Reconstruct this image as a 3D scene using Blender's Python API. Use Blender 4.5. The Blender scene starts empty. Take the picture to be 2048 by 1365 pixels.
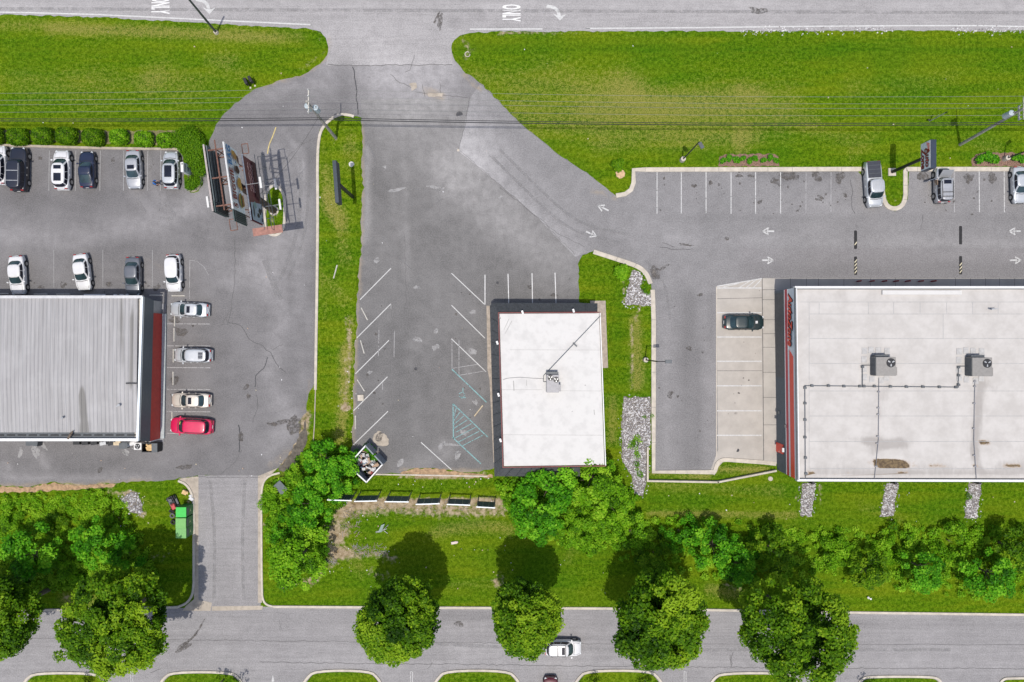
import bpy, math, random
import numpy as np
from mathutils import Vector, Matrix, geometry

# ------------------------------------------------------------------ camera, sky, sun, exposure
SC = bpy.context.scene
COL = SC.collection
CAM_H = 85.0            # drone height, looking straight down
PPM = 16.0              # photo pixels (2048 wide) per metre on the ground
cam_d = bpy.data.cameras.new('camera')
cam_d.sensor_width = 36.0
cam_d.lens = 36.0 * CAM_H / (2048.0 / PPM)
cam_d.clip_end = 3000
cam = bpy.data.objects.new('camera', cam_d)
COL.objects.link(cam)
cam.location = (0, 0, CAM_H)
SC.camera = cam

SUN_EL = math.radians(77.0)
SUN_DIR = Vector((0.11 * math.cos(SUN_EL), 0.994 * math.cos(SUN_EL), -math.sin(SUN_EL)))
world = bpy.data.worlds.new('World')
SC.world = world
world.use_nodes = True
wn = world.node_tree
wbg = wn.nodes['Background']
sky = wn.nodes.new('ShaderNodeTexSky')
sky.sky_type = 'NISHITA'
sky.sun_disc = False
sky.sun_elevation = SUN_EL
sky.sun_rotation = math.radians(185)
sky.dust_density = 2.5
wn.links.new(sky.outputs['Color'], wbg.inputs['Color'])
wbg.inputs['Strength'].default_value = 0.125
sun_d = bpy.data.lights.new('sun', 'SUN')
sun_d.energy = 3.0
sun_d.angle = math.radians(0.6)
sun_d.color = (1.0, 0.945, 0.86)
sun = bpy.data.objects.new('sun', sun_d)
COL.objects.link(sun)
sun.rotation_euler = SUN_DIR.to_track_quat('-Z', 'Y').to_euler()
sun.location = (0, -30, 90)
SC.view_settings.view_transform = 'Standard'
SC.view_settings.look = 'None'
SC.view_settings.exposure = 0.25
SC.view_settings.gamma = 1.0

R = math.radians
rng = random.Random(7)
nprng = np.random.default_rng(11)


def P(px, py, z=0.0):
    """ground position of something seen at photo pixel px,py standing z metres up"""
    s = (CAM_H - z) / CAM_H / PPM
    return Vector(((px - 1024.0) * s, (682.5 - py) * s, z))


# ------------------------------------------------------------------ object helpers
def tag(o, label=None, cat=None, group=None, kind=None):
    if label: o['label'] = label
    if cat: o['category'] = cat
    if group: o['group'] = group
    if kind: o['kind'] = kind
    return o


def thing(name, label, cat, loc, rotz=0.0, group=None):
    o = bpy.data.objects.new(name, None)
    COL.objects.link(o)
    o.location = loc
    o.rotation_euler = (0, 0, rotz)
    o.empty_display_size = 0.3
    return tag(o, label, cat, group)


def root_loc(p):
    while p.parent: p = p.parent
    return Vector(p.location)


def link_mesh(name, me, mats, parent=None, smooth=False):
    if not isinstance(mats, (list, tuple)): mats = [mats]
    for m in mats: me.materials.append(m)
    o = bpy.data.objects.new(name, me)
    COL.objects.link(o)
    if parent: o.parent = parent
    if smooth:
        me.polygons.foreach_set('use_smooth', [True] * len(me.polygons))
    return o


class MB:
    """collects shapes that become ONE mesh object"""
    def __init__(s):
        s.v, s.f, s.mi = [], [], []

    def add(s, vs, fs, mi=0):
        n = len(s.v)
        s.v += [tuple(v) for v in vs]
        s.f += [tuple(i + n for i in f) for f in fs]
        s.mi += [mi] * len(fs)
        return s

    def box(s, c, size, rz=0.0, mi=0, M=None):
        x, y, z = size[0] / 2, size[1] / 2, size[2] / 2
        pts = [Vector((a * x, b * y, d * z)) for d in (-1, 1) for a, b in ((-1, -1), (1, -1), (1, 1), (-1, 1))]
        if M is None: M = Matrix.Rotation(rz, 3, 'Z')
        c = Vector(c)
        return s.add([M @ p + c for p in pts],
                     [(3, 2, 1, 0), (4, 5, 6, 7), (0, 1, 5, 4), (1, 2, 6, 5), (2, 3, 7, 6), (3, 0, 4, 7)], mi)

    def prism(s, poly, z0, z1, mi=0, top=None):
        n = len(poly)
        t = top or poly
        vs = [(p[0], p[1], z0) for p in poly] + [(p[0], p[1], z1) for p in t]
        fs = [tuple(range(n, 2 * n)), tuple(range(n - 1, -1, -1))]
        fs += [(i, (i + 1) % n, n + (i + 1) % n, n + i) for i in range(n)]
        return s.add(vs, fs, mi)

    def cyl(s, a, b, r0, r1=None, n=10, mi=0, caps=True):
        a, b = Vector(a), Vector(b)
        r1 = r0 if r1 is None else r1
        d = (b - a).normalized()
        u = d.orthogonal().normalized()
        w = d.cross(u)
        vs = []
        for c, r in ((a, r0), (b, r1)):
            for i in range(n):
                t = 2 * math.pi * i / n
                vs.append(c + u * (r * math.cos(t)) + w * (r * math.sin(t)))
        fs = [(i, (i + 1) % n, n + (i + 1) % n, n + i) for i in range(n)]
        if caps: fs += [tuple(range(n - 1, -1, -1)), tuple(range(n, 2 * n))]
        return s.add(vs, fs, mi)

    def tube(s, pts, r, n=6, mi=0):
        rs = r if isinstance(r, (list, tuple)) else [r] * len(pts)
        for i in range(len(pts) - 1):
            s.cyl(pts[i], pts[i + 1], rs[i], rs[i + 1], n, mi)
        return s

    def quad(s, a, b, c, d, mi=0):
        return s.add([a, b, c, d], [(0, 1, 2, 3)], mi)

    def slab(s, a, b, c, d, t, mi=0):
        """quad given thickness along its normal"""
        a, b, c, d = map(Vector, (a, b, c, d))
        n = (b - a).cross(d - a).normalized() * t
        return s.add([a, b, c, d, a + n, b + n, c + n, d + n],
                     [(3, 2, 1, 0), (4, 5, 6, 7), (0, 1, 5, 4), (1, 2, 6, 5), (2, 3, 7, 6), (3, 0, 4, 7)], mi)

    def ball(s, c, r, n=8, m=5, mi=0, sc=(1, 1, 1)):
        c = Vector(c)
        vs = [c + Vector((0, 0, -r * sc[2]))]
        for j in range(1, m):
            ph = -math.pi / 2 + math.pi * j / m
            for i in range(n):
                t = 2 * math.pi * i / n
                vs.append(c + Vector((r * sc[0] * math.cos(ph) * math.cos(t), r * sc[1] * math.cos(ph) * math.sin(t), r * sc[2] * math.sin(ph))))
        vs.append(c + Vector((0, 0, r * sc[2])))
        fs = [(0, 1 + (i + 1) % n, 1 + i) for i in range(n)]
        for j in range(m - 2):
            o = 1 + j * n
            fs += [(o + i, o + (i + 1) % n, o + n + (i + 1) % n, o + n + i) for i in range(n)]
        o = 1 + (m - 2) * n
        fs += [(o + i, o + (i + 1) % n, len(vs) - 1) for i in range(n)]
        return s.add(vs, fs, mi)

    def build(s, name, mats, parent=None, world=True, smooth=False, bevel=0.0):
        me = bpy.data.meshes.new(name)
        vs = s.v
        if parent and world:
            l = root_loc(parent)
            vs = [(v[0] - l.x, v[1] - l.y, v[2] - l.z) for v in vs]
        me.from_pydata(vs, [], s.f)
        me.polygons.foreach_set('material_index', s.mi)
        me.update()
        o = link_mesh(name, me, mats, parent, smooth)
        if bevel:
            b = o.modifiers.new('bevel', 'BEVEL')
            b.width = bevel
            b.segments = 2
        return o


def copy_tree(o, parent=None):
    c = o.copy()
    COL.objects.link(c)
    if parent: c.parent = parent
    for ch in list(o.children): copy_tree(ch, c)
    return c


# ------------------------------------------------------------------ materials
def nodes_of(m):
    m.use_nodes = True
    nt = m.node_tree
    return nt, nt.nodes['Principled BSDF']


def N(nt, t, **kw):
    n = nt.nodes.new(t)
    for k, v in kw.items():
        if k in n.inputs: n.inputs[k].default_value = v
        else: setattr(n, k, v)
    return n


def math_node(nt, op, a, b=None, clamp=False):
    n = nt.nodes.new('ShaderNodeMath')
    n.operation = op
    n.use_clamp = clamp
    for i, x in enumerate((a, b)):
        if x is None: continue
        if isinstance(x, (int, float)): n.inputs[i].default_value = x
        else: nt.links.new(x, n.inputs[i])
    return n.outputs[0]


def mixc(nt, f, a, b, blend='MIX'):
    n = nt.nodes.new('ShaderNodeMix')
    n.data_type = 'RGBA'
    n.blend_type = blend
    for s, x in ((n.inputs[0], f), (n.inputs[6], a), (n.inputs[7], b)):
        if isinstance(x, (int, float)): s.default_value = x
        elif isinstance(x, (tuple, list)): s.default_value = (*x[:3], 1)
        else: nt.links.new(x, s)
    return n.outputs[2]


def noise(nt, scale, detail=4, rough=0.6, vec=None, stretch=None):
    n = N(nt, 'ShaderNodeTexNoise', Scale=scale, Detail=detail, Roughness=rough)
    tc = nt.nodes.new('ShaderNodeTexCoord') if vec is None else None
    src = vec or tc.outputs['Object']
    if stretch:
        mp = nt.nodes.new('ShaderNodeMapping')
        mp.inputs['Scale'].default_value = stretch
        nt.links.new(src, mp.inputs['Vector'])
        src = mp.outputs[0]
    nt.links.new(src, n.inputs['Vector'])
    return n.outputs['Fac']


def rampf(nt, x, lo, hi, a=0.0, b=1.0):
    n = nt.nodes.new('ShaderNodeMapRange')
    n.interpolation_type = 'SMOOTHSTEP'
    for i, v in enumerate((None, lo, hi, a, b)):
        if v is not None: n.inputs[i].default_value = v
    nt.links.new(x, n.inputs[0])
    return n.outputs[0]


def attr(nt, name):
    n = nt.nodes.new('ShaderNodeAttribute')
    n.attribute_name = name
    return n


def bump(nt, p, h, strength, dist=0.05):
    b = N(nt, 'ShaderNodeBump', Strength=strength, Distance=dist)
    nt.links.new(h, b.inputs['Height'])
    nt.links.new(b.outputs[0], p.inputs['Normal'])


_M = {}


def mat(name, col, rough=0.6, metal=0.0, var=0.12, scale=3.0, bmp=0.0, coat=0.0, grime=None, spec=None):
    if name in _M: return _M[name]
    m = bpy.data.materials.new(name)
    nt, p = nodes_of(m)
    nz = noise(nt, scale, 5, 0.65)
    lo = tuple(c * (1 - var) for c in col)
    hi = tuple(min(1, c * (1 + var)) for c in col)
    c = mixc(nt, rampf(nt, nz, 0.3, 0.7), lo, hi)
    if grime:
        g = rampf(nt, noise(nt, 0.7, 6, 0.7), 0.5, 0.75, 0, grime)
        c = mixc(nt, g, c, tuple(x * 0.45 for x in col))
    nt.links.new(c, p.inputs['Base Color'])
    p.inputs['Roughness'].default_value = rough
    p.inputs['Metallic'].default_value = metal
    if coat:
        p.inputs['Coat Weight'].default_value = coat
        p.inputs['Coat Roughness'].default_value = 0.05
    if spec is not None: p.inputs['Specular IOR Level'].default_value = spec
    if bmp: bump(nt, p, nz, bmp)
    _M[name] = m
    return m


def m_asphalt(name, col, warm=(0.30, 0.24, 0.17), patch=0.18, streak=None):
    m = bpy.data.materials.new(name)
    nt, p = nodes_of(m)
    big = noise(nt, 0.11, 5, 0.62)
    mid = noise(nt, 0.9, 6, 0.7)
    fine = noise(nt, 7.0, 3, 0.8)
    tone = attr(nt, 'tone').outputs['Fac']
    v = math_node(nt, 'ADD', rampf(nt, big, 0.25, 0.75, -patch, patch), rampf(nt, mid, 0.2, 0.8, -0.10, 0.10))
    v = math_node(nt, 'ADD', v, rampf(nt, fine, 0.36, 0.64, -0.17, 0.17))
    if streak:
        v = math_node(nt, 'ADD', v, rampf(nt, noise(nt, 1.0, 4, 0.6, stretch=streak), 0.3, 0.7, -0.07, 0.07))
    # worn tone, broken up by noise
    tn = math_node(nt, 'MULTIPLY', tone, rampf(nt, mid, 0.2, 0.75, 0.55, 1.3))
    v = math_node(nt, 'ADD', math_node(nt, 'ADD', v, tn), 1.0)
    n = nt.nodes.new('ShaderNodeVectorMath')
    n.operation = 'SCALE'
    n.inputs[0].default_value = col
    nt.links.new(v, n.inputs['Scale'])
    c = n.outputs[0]
    # small oil spots
    sp = rampf(nt, noise(nt, 1.6, 2, 0.5), 0.72, 0.80, 0, 0.5)
    c = mixc(nt, sp, c, tuple(x * 0.5 for x in col))
    gr = rampf(nt, noise(nt, 14.0, 2, 0.6), 0.58, 0.68, 0, 0.22)
    c = mixc(nt, gr, c, tuple(min(1, x * 1.7) for x in col))
    d = attr(nt, 'dirt').outputs['Fac']
    df = rampf(nt, math_node(nt, 'ADD', d, math_node(nt, 'MULTIPLY', mid, 0.7)), 0.55, 1.1, 0, 0.8)
    c = mixc(nt, df, c, warm)
    nt.links.new(c, p.inputs['Base Color'])
    p.inputs['Roughness'].default_value = 0.92
    p.inputs['Specular IOR Level'].default_value = 0.25
    bump(nt, p, fine, 0.25, 0.02)
    return m


def m_grass():
    m = bpy.data.materials.new('grass_ground')
    nt, p = nodes_of(m)
    big = noise(nt, 0.16, 5, 0.6)
    band = noise(nt, 0.5, 4, 0.6, stretch=(0.22, 1.7, 1))
    mid = noise(nt, 1.5, 6, 0.72)
    fine = noise(nt, 2.4, 8, 0.86)
    fine2 = noise(nt, 7.0, 5, 0.85)
    gd, gl = (0.028, 0.074, 0.002), (0.100, 0.192, 0.005)
    lush = mixc(nt, rampf(nt, fine, 0.42, 0.58), gd, gl)
    mow = noise(nt, 1.0, 4, 0.6, stretch=(0.05, 0.42, 1))
    lush = mixc(nt, rampf(nt, mow, 0.42, 0.60, 0, 0.60), lush, mixc(nt, rampf(nt, fine, 0.38, 0.62), (0.075, 0.120, 0.003), (0.178, 0.235, 0.009)))
    lush = mixc(nt, rampf(nt, band, 0.48, 0.68, 0, 0.45), lush, mixc(nt, rampf(nt, fine, 0.38, 0.62), (0.085, 0.120, 0.003), (0.180, 0.222, 0.010)))
    lush = mixc(nt, rampf(nt, fine2, 0.51, 0.60, 0, 0.36), lush, (0.215, 0.255, 0.018))
    lush = mixc(nt, rampf(nt, fine2, 0.48, 0.40, 0, 0.50), lush, (0.014, 0.052, 0.001))
    lush = mixc(nt, rampf(nt, noise(nt, 0.07, 3, 0.5), 0.45, 0.62, 0, 0.40), lush, mixc(nt, rampf(nt, fine, 0.40, 0.60), (0.02, 0.070, 0.003), (0.058, 0.165, 0.006)))
    dry_c = mixc(nt, rampf(nt, fine2, 0.40, 0.60), (0.13, 0.145, 0.012), (0.30, 0.26, 0.085))
    a_dry = attr(nt, 'dry').outputs['Fac']
    x = math_node(nt, 'ADD', a_dry, math_node(nt, 'MULTIPLY', mid, 0.9))
    x = math_node(nt, 'ADD', x, math_node(nt, 'MULTIPLY', big, 0.55))
    x = math_node(nt, 'ADD', x, math_node(nt, 'MULTIPLY', math_node(nt, 'SUBTRACT', fine, 0.5), 3.0))
    x = math_node(nt, 'ADD', x, math_node(nt, 'MULTIPLY', math_node(nt, 'SUBTRACT', fine2, 0.5), 2.0))
    c = mixc(nt, rampf(nt, x, 0.88, 1.75, 0, 0.82), lush, dry_c)
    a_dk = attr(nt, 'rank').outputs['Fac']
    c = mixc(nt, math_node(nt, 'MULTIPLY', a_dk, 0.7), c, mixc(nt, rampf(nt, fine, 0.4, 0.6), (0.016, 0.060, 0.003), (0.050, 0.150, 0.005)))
    dirt_c = mixc(nt, rampf(nt, mid, 0.3, 0.7), (0.20, 0.13, 0.08), (0.42, 0.34, 0.25))
    dirt_c = mixc(nt, rampf(nt, fine2, 0.62, 0.75), dirt_c, (0.55, 0.52, 0.47))
    a_dirt = attr(nt, 'dirt').outputs['Fac']
    y = math_node(nt, 'ADD', a_dirt, math_node(nt, 'MULTIPLY', math_node(nt, 'SUBTRACT', mid, 0.5), 2.0))
    y = math_node(nt, 'ADD', y, math_node(nt, 'MULTIPLY', math_node(nt, 'SUBTRACT', fine, 0.5), 0.7))
    c = mixc(nt, rampf(nt, y, 0.34, 0.95, 0, 0.9), c, dirt_c)
    nt.links.new(c, p.inputs['Base Color'])
    p.inputs['Roughness'].default_value = 0.95
    p.inputs['Specular IOR Level'].default_value = 0.0
    h = math_node(nt, 'ADD', math_node(nt, 'MULTIPLY', mid, 0.6), math_node(nt, 'ADD', fine, math_node(nt, 'MULTIPLY', fine2, 0.5)))
    bump(nt, p, h, 0.55, 0.12)
    return m


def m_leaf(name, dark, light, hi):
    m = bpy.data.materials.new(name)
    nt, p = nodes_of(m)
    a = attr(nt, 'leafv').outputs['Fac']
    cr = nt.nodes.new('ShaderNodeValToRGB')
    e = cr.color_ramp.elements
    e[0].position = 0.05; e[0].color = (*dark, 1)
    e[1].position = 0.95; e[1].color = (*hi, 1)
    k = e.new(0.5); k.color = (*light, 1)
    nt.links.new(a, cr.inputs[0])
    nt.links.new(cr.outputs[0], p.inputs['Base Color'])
    p.inputs['Roughness'].default_value = 0.55
    p.inputs['Specular IOR Level'].default_value = 0.12
    tr = nt.nodes.new('ShaderNodeBsdfTranslucent')
    nt.links.new(cr.outputs[0], tr.inputs['Color'])
    mx = nt.nodes.new('ShaderNodeMixShader')
    mx.inputs[0].default_value = 0.35
    out = nt.nodes['Material Output']
    nt.links.new(p.outputs[0], mx.inputs[1])
    nt.links.new(tr.outputs[0], mx.inputs[2])
    nt.links.new(mx.outputs[0], out.inputs['Surface'])
    return m


def m_paint(name, col, flake=0.0):
    if name in _M: return _M[name]
    m = mat(name, col, 0.32, 0.0 if not flake else 0.35, 0.05, 1.2, coat=0.6)
    return m


M_GRASS = m_grass()
A_NORTH = m_asphalt('asphalt_highway', (0.290, 0.280, 0.282), patch=0.07, streak=(0.15, 3.0, 1))
A_LOT = m_asphalt('asphalt_worn_lot', (0.158, 0.153, 0.156))
A_MID = m_asphalt('asphalt_old_lot', (0.148, 0.144, 0.143), patch=0.15)
A_EAST = m_asphalt('asphalt_pale_lot', (0.203, 0.198, 0.201), patch=0.10)
A_SOUTH = m_asphalt('asphalt_street', (0.242, 0.234, 0.237), patch=0.08, streak=(0.15, 3.0, 1))
A_PATCH = m_asphalt('asphalt_patch', (0.203, 0.196, 0.200), patch=0.08)
M_CONC = mat('concrete_kerb', (0.47, 0.425, 0.36), 0.9, var=0.14, scale=1.3, bmp=0.15, grime=0.25)
M_CONC2 = mat('concrete_pad', (0.375, 0.348, 0.315), 0.9, var=0.09, scale=0.5, grime=0.12)
M_CONC3 = mat('concrete_stained', (0.36, 0.315, 0.26), 0.92, var=0.2, scale=1.4, grime=0.4)
M_WALK = mat('sidewalk_aggregate', (0.34, 0.29, 0.24), 0.92, var=0.2, scale=2.0, grime=0.3)
M_PAINT = mat('road_paint_white', (0.52, 0.52, 0.515), 0.75, var=0.10, scale=4, grime=0.3)
M_PAINT_F = mat('road_paint_faded', (0.36, 0.355, 0.36), 0.85, var=0.15, scale=3, grime=0.3)
M_PAINT_T = mat('road_paint_teal', (0.20, 0.36, 0.37), 0.85, var=0.2, scale=3, grime=0.4)
M_PAINT_Y = mat('road_paint_yellow', (0.50, 0.40, 0.16), 0.85, var=0.2, scale=3)
M_PAINT_R = mat('road_paint_fresh', (0.48, 0.48, 0.475), 0.75, var=0.12, scale=4, grime=0.3)
M_TAR = mat('tar', (0.055, 0.055, 0.06), 0.8, var=0.3, scale=4)
M_CRACK = mat('crack_dark', (0.10, 0.098, 0.10), 0.95, var=0.3, scale=4)  # plain dark colour of cracks and slab joints
M_OIL = mat('oil_stain', (0.105, 0.095, 0.088), 0.85, var=0.35, scale=2.5)
M_DUST = mat('dry_residue', (0.32, 0.315, 0.315), 0.95, var=0.15, scale=2.0)
M_MULCH = mat('bark_mulch', (0.19, 0.115, 0.085), 0.95, var=0.5, scale=7, bmp=0.6)
M_SOIL = mat('bare_soil', (0.33, 0.22, 0.13), 0.95, var=0.35, scale=2.2, bmp=0.4)
M_ROCK = mat('riprap_stone', (0.54, 0.53, 0.535), 0.9, var=0.35, scale=1.8)
M_ROOFW = mat('white_membrane', (0.535, 0.525, 0.51), 0.75, var=0.10, scale=0.7, grime=0.30)
M_BLACK = mat('black_metal', (0.018, 0.019, 0.022), 0.5, 0.2, var=0.2)
M_CHAR = mat('charcoal_shingle', (0.060, 0.064, 0.070), 0.8, var=0.25, scale=4)
M_STEEL = mat('galvanised_steel', (0.42, 0.43, 0.44), 0.45, 0.6, var=0.15)
M_GREY = mat('grey_sheet_metal', (0.215, 0.215, 0.232), 0.5, 0.2, var=0.08)
M_DGREY = mat('dark_grey_metal', (0.085, 0.095, 0.105), 0.55, 0.2, var=0.15)
M_RED = mat('dark_red_paint', (0.50, 0.045, 0.03), 0.55, var=0.1, scale=2, grime=0.15)
M_REDT = mat('maroon_trim', (0.15, 0.032, 0.03), 0.6, var=0.2)
M_WHITE = mat('white_paint', (0.62, 0.62, 0.62), 0.5, var=0.05)
M_BROWNP = mat('weathered_pole', (0.33, 0.31, 0.28), 0.9, var=0.3, scale=3)
M_RUST = mat('rusty_steel', (0.17, 0.085, 0.062), 0.8, var=0.3, scale=4)
M_TYRE = mat('tyre_rubber', (0.02, 0.02, 0.022), 0.85, var=0.2)
M_RIM = mat('alloy_rim', (0.38, 0.39, 0.40), 0.35, 0.7, var=0.1)
M_GLASS = mat('tinted_glass', (0.020, 0.040, 0.046), 0.06, var=0.4, scale=0.9, spec=0.8)
M_GLASSD = mat('dark_glass', (0.010, 0.012, 0.022), 0.06, var=0.3, scale=0.9)
M_LAMPW = mat('headlamp_lens', (0.55, 0.58, 0.6), 0.2, var=0.1)
M_LAMPR = mat('tail_lamp_lens', (0.28, 0.012, 0.012), 0.25, var=0.1)
M_WOOD = mat('pale_timber', (0.52, 0.43, 0.30), 0.85, var=0.2, scale=2)
M_CARD = mat('cardboard', (0.55, 0.38, 0.19), 0.9, var=0.15, scale=2)
M_BARK = mat('bark', (0.13, 0.10, 0.075), 0.95, var=0.3, scale=4)
L_STREET = m_leaf('leaf_street_tree', (0.014, 0.052, 0.001), (0.085, 0.205, 0.003), (0.27, 0.42, 0.016))
L_BRIGHT = m_leaf('leaf_bright', (0.016, 0.09, 0.002), (0.08, 0.31, 0.007), (0.26, 0.56, 0.025))
L_WEED = m_leaf('leaf_weed', (0.038, 0.115, 0.002), (0.14, 0.35, 0.006), (0.33, 0.55, 0.028))
L_HEDGE = m_leaf('leaf_hedge', (0.02, 0.07, 0.001), (0.092, 0.225, 0.003), (0.24, 0.4, 0.012))

# ------------------------------------------------------------------ painted attributes of the ground (wear, dryness, bare earth)
def strokes_value(px, py, strokes):
    out = np.zeros_like(px)
    for pts, rad, amt in strokes:
        pts = np.array(pts, float).reshape(-1, 2)
        best = np.full_like(px, 1e9)
        if len(pts) == 1:
            best = np.hypot(px - pts[0, 0], py - pts[0, 1])
        for (ax, ay), (bx, by) in zip(pts[:-1], pts[1:]):
            dx, dy = bx - ax, by - ay
            t = np.clip(((px - ax) * dx + (py - ay) * dy) / max(1e-6, dx * dx + dy * dy), 0, 1)
            best = np.minimum(best, np.hypot(px - ax - t * dx, py - ay - t * dy))
        w = np.clip(1 - best / rad, 0, 1)
        out += amt * w * w * (3 - 2 * w)
    return out


TONE = [
    # left lot: pale sweeps of the turning lane and darker stall rows
    ([(10, 400), (200, 400), (330, 420)], 40, -0.135), ([(0, 470), (150, 480), (330, 440), (430, 380)], 34, 0.297),
    ([(330, 410), (430, 440), (440, 520)], 40, 0.162), ([(460, 560), (560, 480), (520, 560)], 40, 0.270),
    ([(500, 520), (545, 560), (560, 640), (540, 760)], 30, 0.216), ([(605, 330), (600, 480), (598, 620)], 16, 0.297),
    ([(560, 250), (600, 300), (618, 400), (620, 600), (608, 760)], 9, 0.216), ([(470, 500), (470, 700), (470, 930)], 8, 0.162),
    ([(620, 300), (622, 700)], 8, -0.162), ([(440, 620), (440, 900)], 30, -0.068), ([(560, 800), (590, 840), (540, 900)], 40, 0.338),
    ([(400, 870), (400, 960)], 40, -0.081), ([(20, 960), (150, 955), (300, 955)], 14, 0.297), ([(80, 910), (90, 935)], 14, 0.338),
    ([(10, 940)], 26, 0.405), ([(0, 925), (250, 925)], 16, -0.068), ([(355, 640), (355, 700)], 14, -0.243), ([(352, 760)], 20, -0.243),
    ([(110, 360), (110, 370)], 40, 0.068), ([(290, 330), (300, 360), (320, 400)], 22, 0.216), ([(270, 390), (300, 420)], 22, 0.270),
    ([(440, 340), (430, 300), (470, 240)], 20, -0.068), ([(500, 200), (560, 175), (630, 170)], 24, 0.162),
    ([(690, 180), (690, 140)], 34, -0.297), ([(560, 290), (540, 300)], 26, 0.135), ([(590, 300), (560, 380)], 24, 0.162),
    ([(300, 540), (300, 580)], 14, 0.162), ([(110, 560)], 20, 0.135), ([(215, 540)], 20, 0.068),
    # centre lot
    ([(735, 300), (735, 430), (728, 480)], 14, 0.472), ([(760, 260), (780, 360), (800, 470)], 12, 0.189), ([(812, 330), (812, 470), (808, 560)], 10, 0.216),
    ([(880, 330), (960, 430), (1060, 500)], 46, 0.162), ([(820, 230), (880, 160)], 60, 0.189), ([(760, 520), (900, 480)], 60, 0.068),
    ([(830, 690)], 26, 0.243), ([(820, 720), (830, 860)], 26, 0.108), ([(800, 600), (820, 900)], 60, -0.068), ([(740, 640), (735, 860)], 30, -0.108),
    ([(935, 700), (940, 760)], 16, 0.203), ([(1050, 580), (1000, 580)], 40, -0.135), ([(880, 880), (900, 920)], 18, 0.203), ([(800, 940), (900, 900)], 22, 0.189),
    ([(870, 60), (900, 45), (960, 30)], 12, -0.189), ([(750, 90), (760, 160)], 40, 0.108), ([(900, 380), (870, 440)], 24, 0.162), ([(770, 480), (860, 430)], 16, 0.135),
    # east lot
    ([(1000, 330), (1130, 470), (1260, 500)], 22, -0.081), ([(980, 260), (1100, 380), (1300, 500)], 20, 0.081), ([(1330, 480), (2048, 486)], 14, 0.162),
    ([(1330, 440), (2048, 440)], 12, -0.108), ([(1310, 545)], 18, -0.405), ([(1380, 600), (1375, 750), (1380, 930)], 30, -0.216), ([(1400, 700), (1400, 930)], 16, -0.162),
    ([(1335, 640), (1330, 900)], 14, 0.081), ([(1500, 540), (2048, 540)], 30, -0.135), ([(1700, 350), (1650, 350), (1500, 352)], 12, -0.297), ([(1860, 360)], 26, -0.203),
    ([(1935, 360)], 20, -0.203), ([(1985, 362)], 20, -0.203), ([(1560, 360)], 26, -0.270), ([(1420, 590), (1425, 700)], 10, -0.135), ([(1630, 400), (1700, 430)], 30, 0.108),
    # highway and street
    ([(0, 8), (2048, 14)], 12, 0.068), ([(660, 60), (900, 60)], 40, 0.081), ([(400, 1010), (420, 1190)], 14, 0.081), ([(480, 1000), (480, 1190)], 12, 0.081),
    ([(0, 1275), (2048, 1285)], 12, -0.081), ([(500, 1330), (2048, 1335)], 14, 0.108), ([(900, 1300), (1010, 1300)], 20, 0.135),
    ([(560, 1240), (720, 1240)], 16, -0.135), ([(880, 1230), (1000, 1232)], 10, -0.243), ([(1700, 1250), (2048, 1255)], 12, -0.162), ([(340, 1240), (480, 1240)], 12, -0.068),
    ([(620, 190), (700, 180)], 40, 0.10), ([(800, 190), (900, 230), (930, 300)], 120, 0.42), ([(940, 340), (1120, 510)], 95, 0.36), ([(760, 260), (860, 330), (980, 440)], 90, 0.16), ([(1040, 580), (1140, 570)], 40, 0.06), ([(560, 180), (640, 160)], 50, 0.15), ([(560, 300), (580, 420), (560, 560), (550, 700)], 80, 0.12),
]
A_DIRT = [
    ([(724, 250), (724, 420), (718, 560), (710, 700), (704, 900)], 10, 0.55), ([(575, 900), (540, 935)], 22, 0.4),
    ([(0, 972), (150, 968), (300, 962)], 14, 0.5), ([(800, 940), (960, 945)], 12, 0.6), ([(1308, 545)], 18, 0.55),
    ([(855, 183), (880, 192)], 22, 0.6), ([(916, 300)], 4, 0.3), ([(1180, 380), (1230, 396)], 14, 0.45), ([(930, 150), (960, 178)], 12, 0.6),
    ([(905, 90), (905, 125)], 8, 0.4), ([(657, 80), (650, 120), (600, 152), (530, 172)], 12, 0.5), ([(835, 880)], 8, 0.3), ([(350, 560), (300, 520)], 24, 0.3),
    ([(620, 760), (600, 850)], 14, 0.35), ([(750, 930)], 14, 0.4), ([(1105, 590), (1150, 520)], 12, 0.15), ([(340, 296), (60, 294)], 8, 0.4),
    ([(1570, 345), (1650, 352)], 14, 0.35), ([(1860, 355), (1850, 385)], 14, 0.35), ([(1935, 355)], 12, 0.4), ([(1985, 360)], 12, 0.4), ([(840, 680)], 14, 0.2),
]
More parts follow.
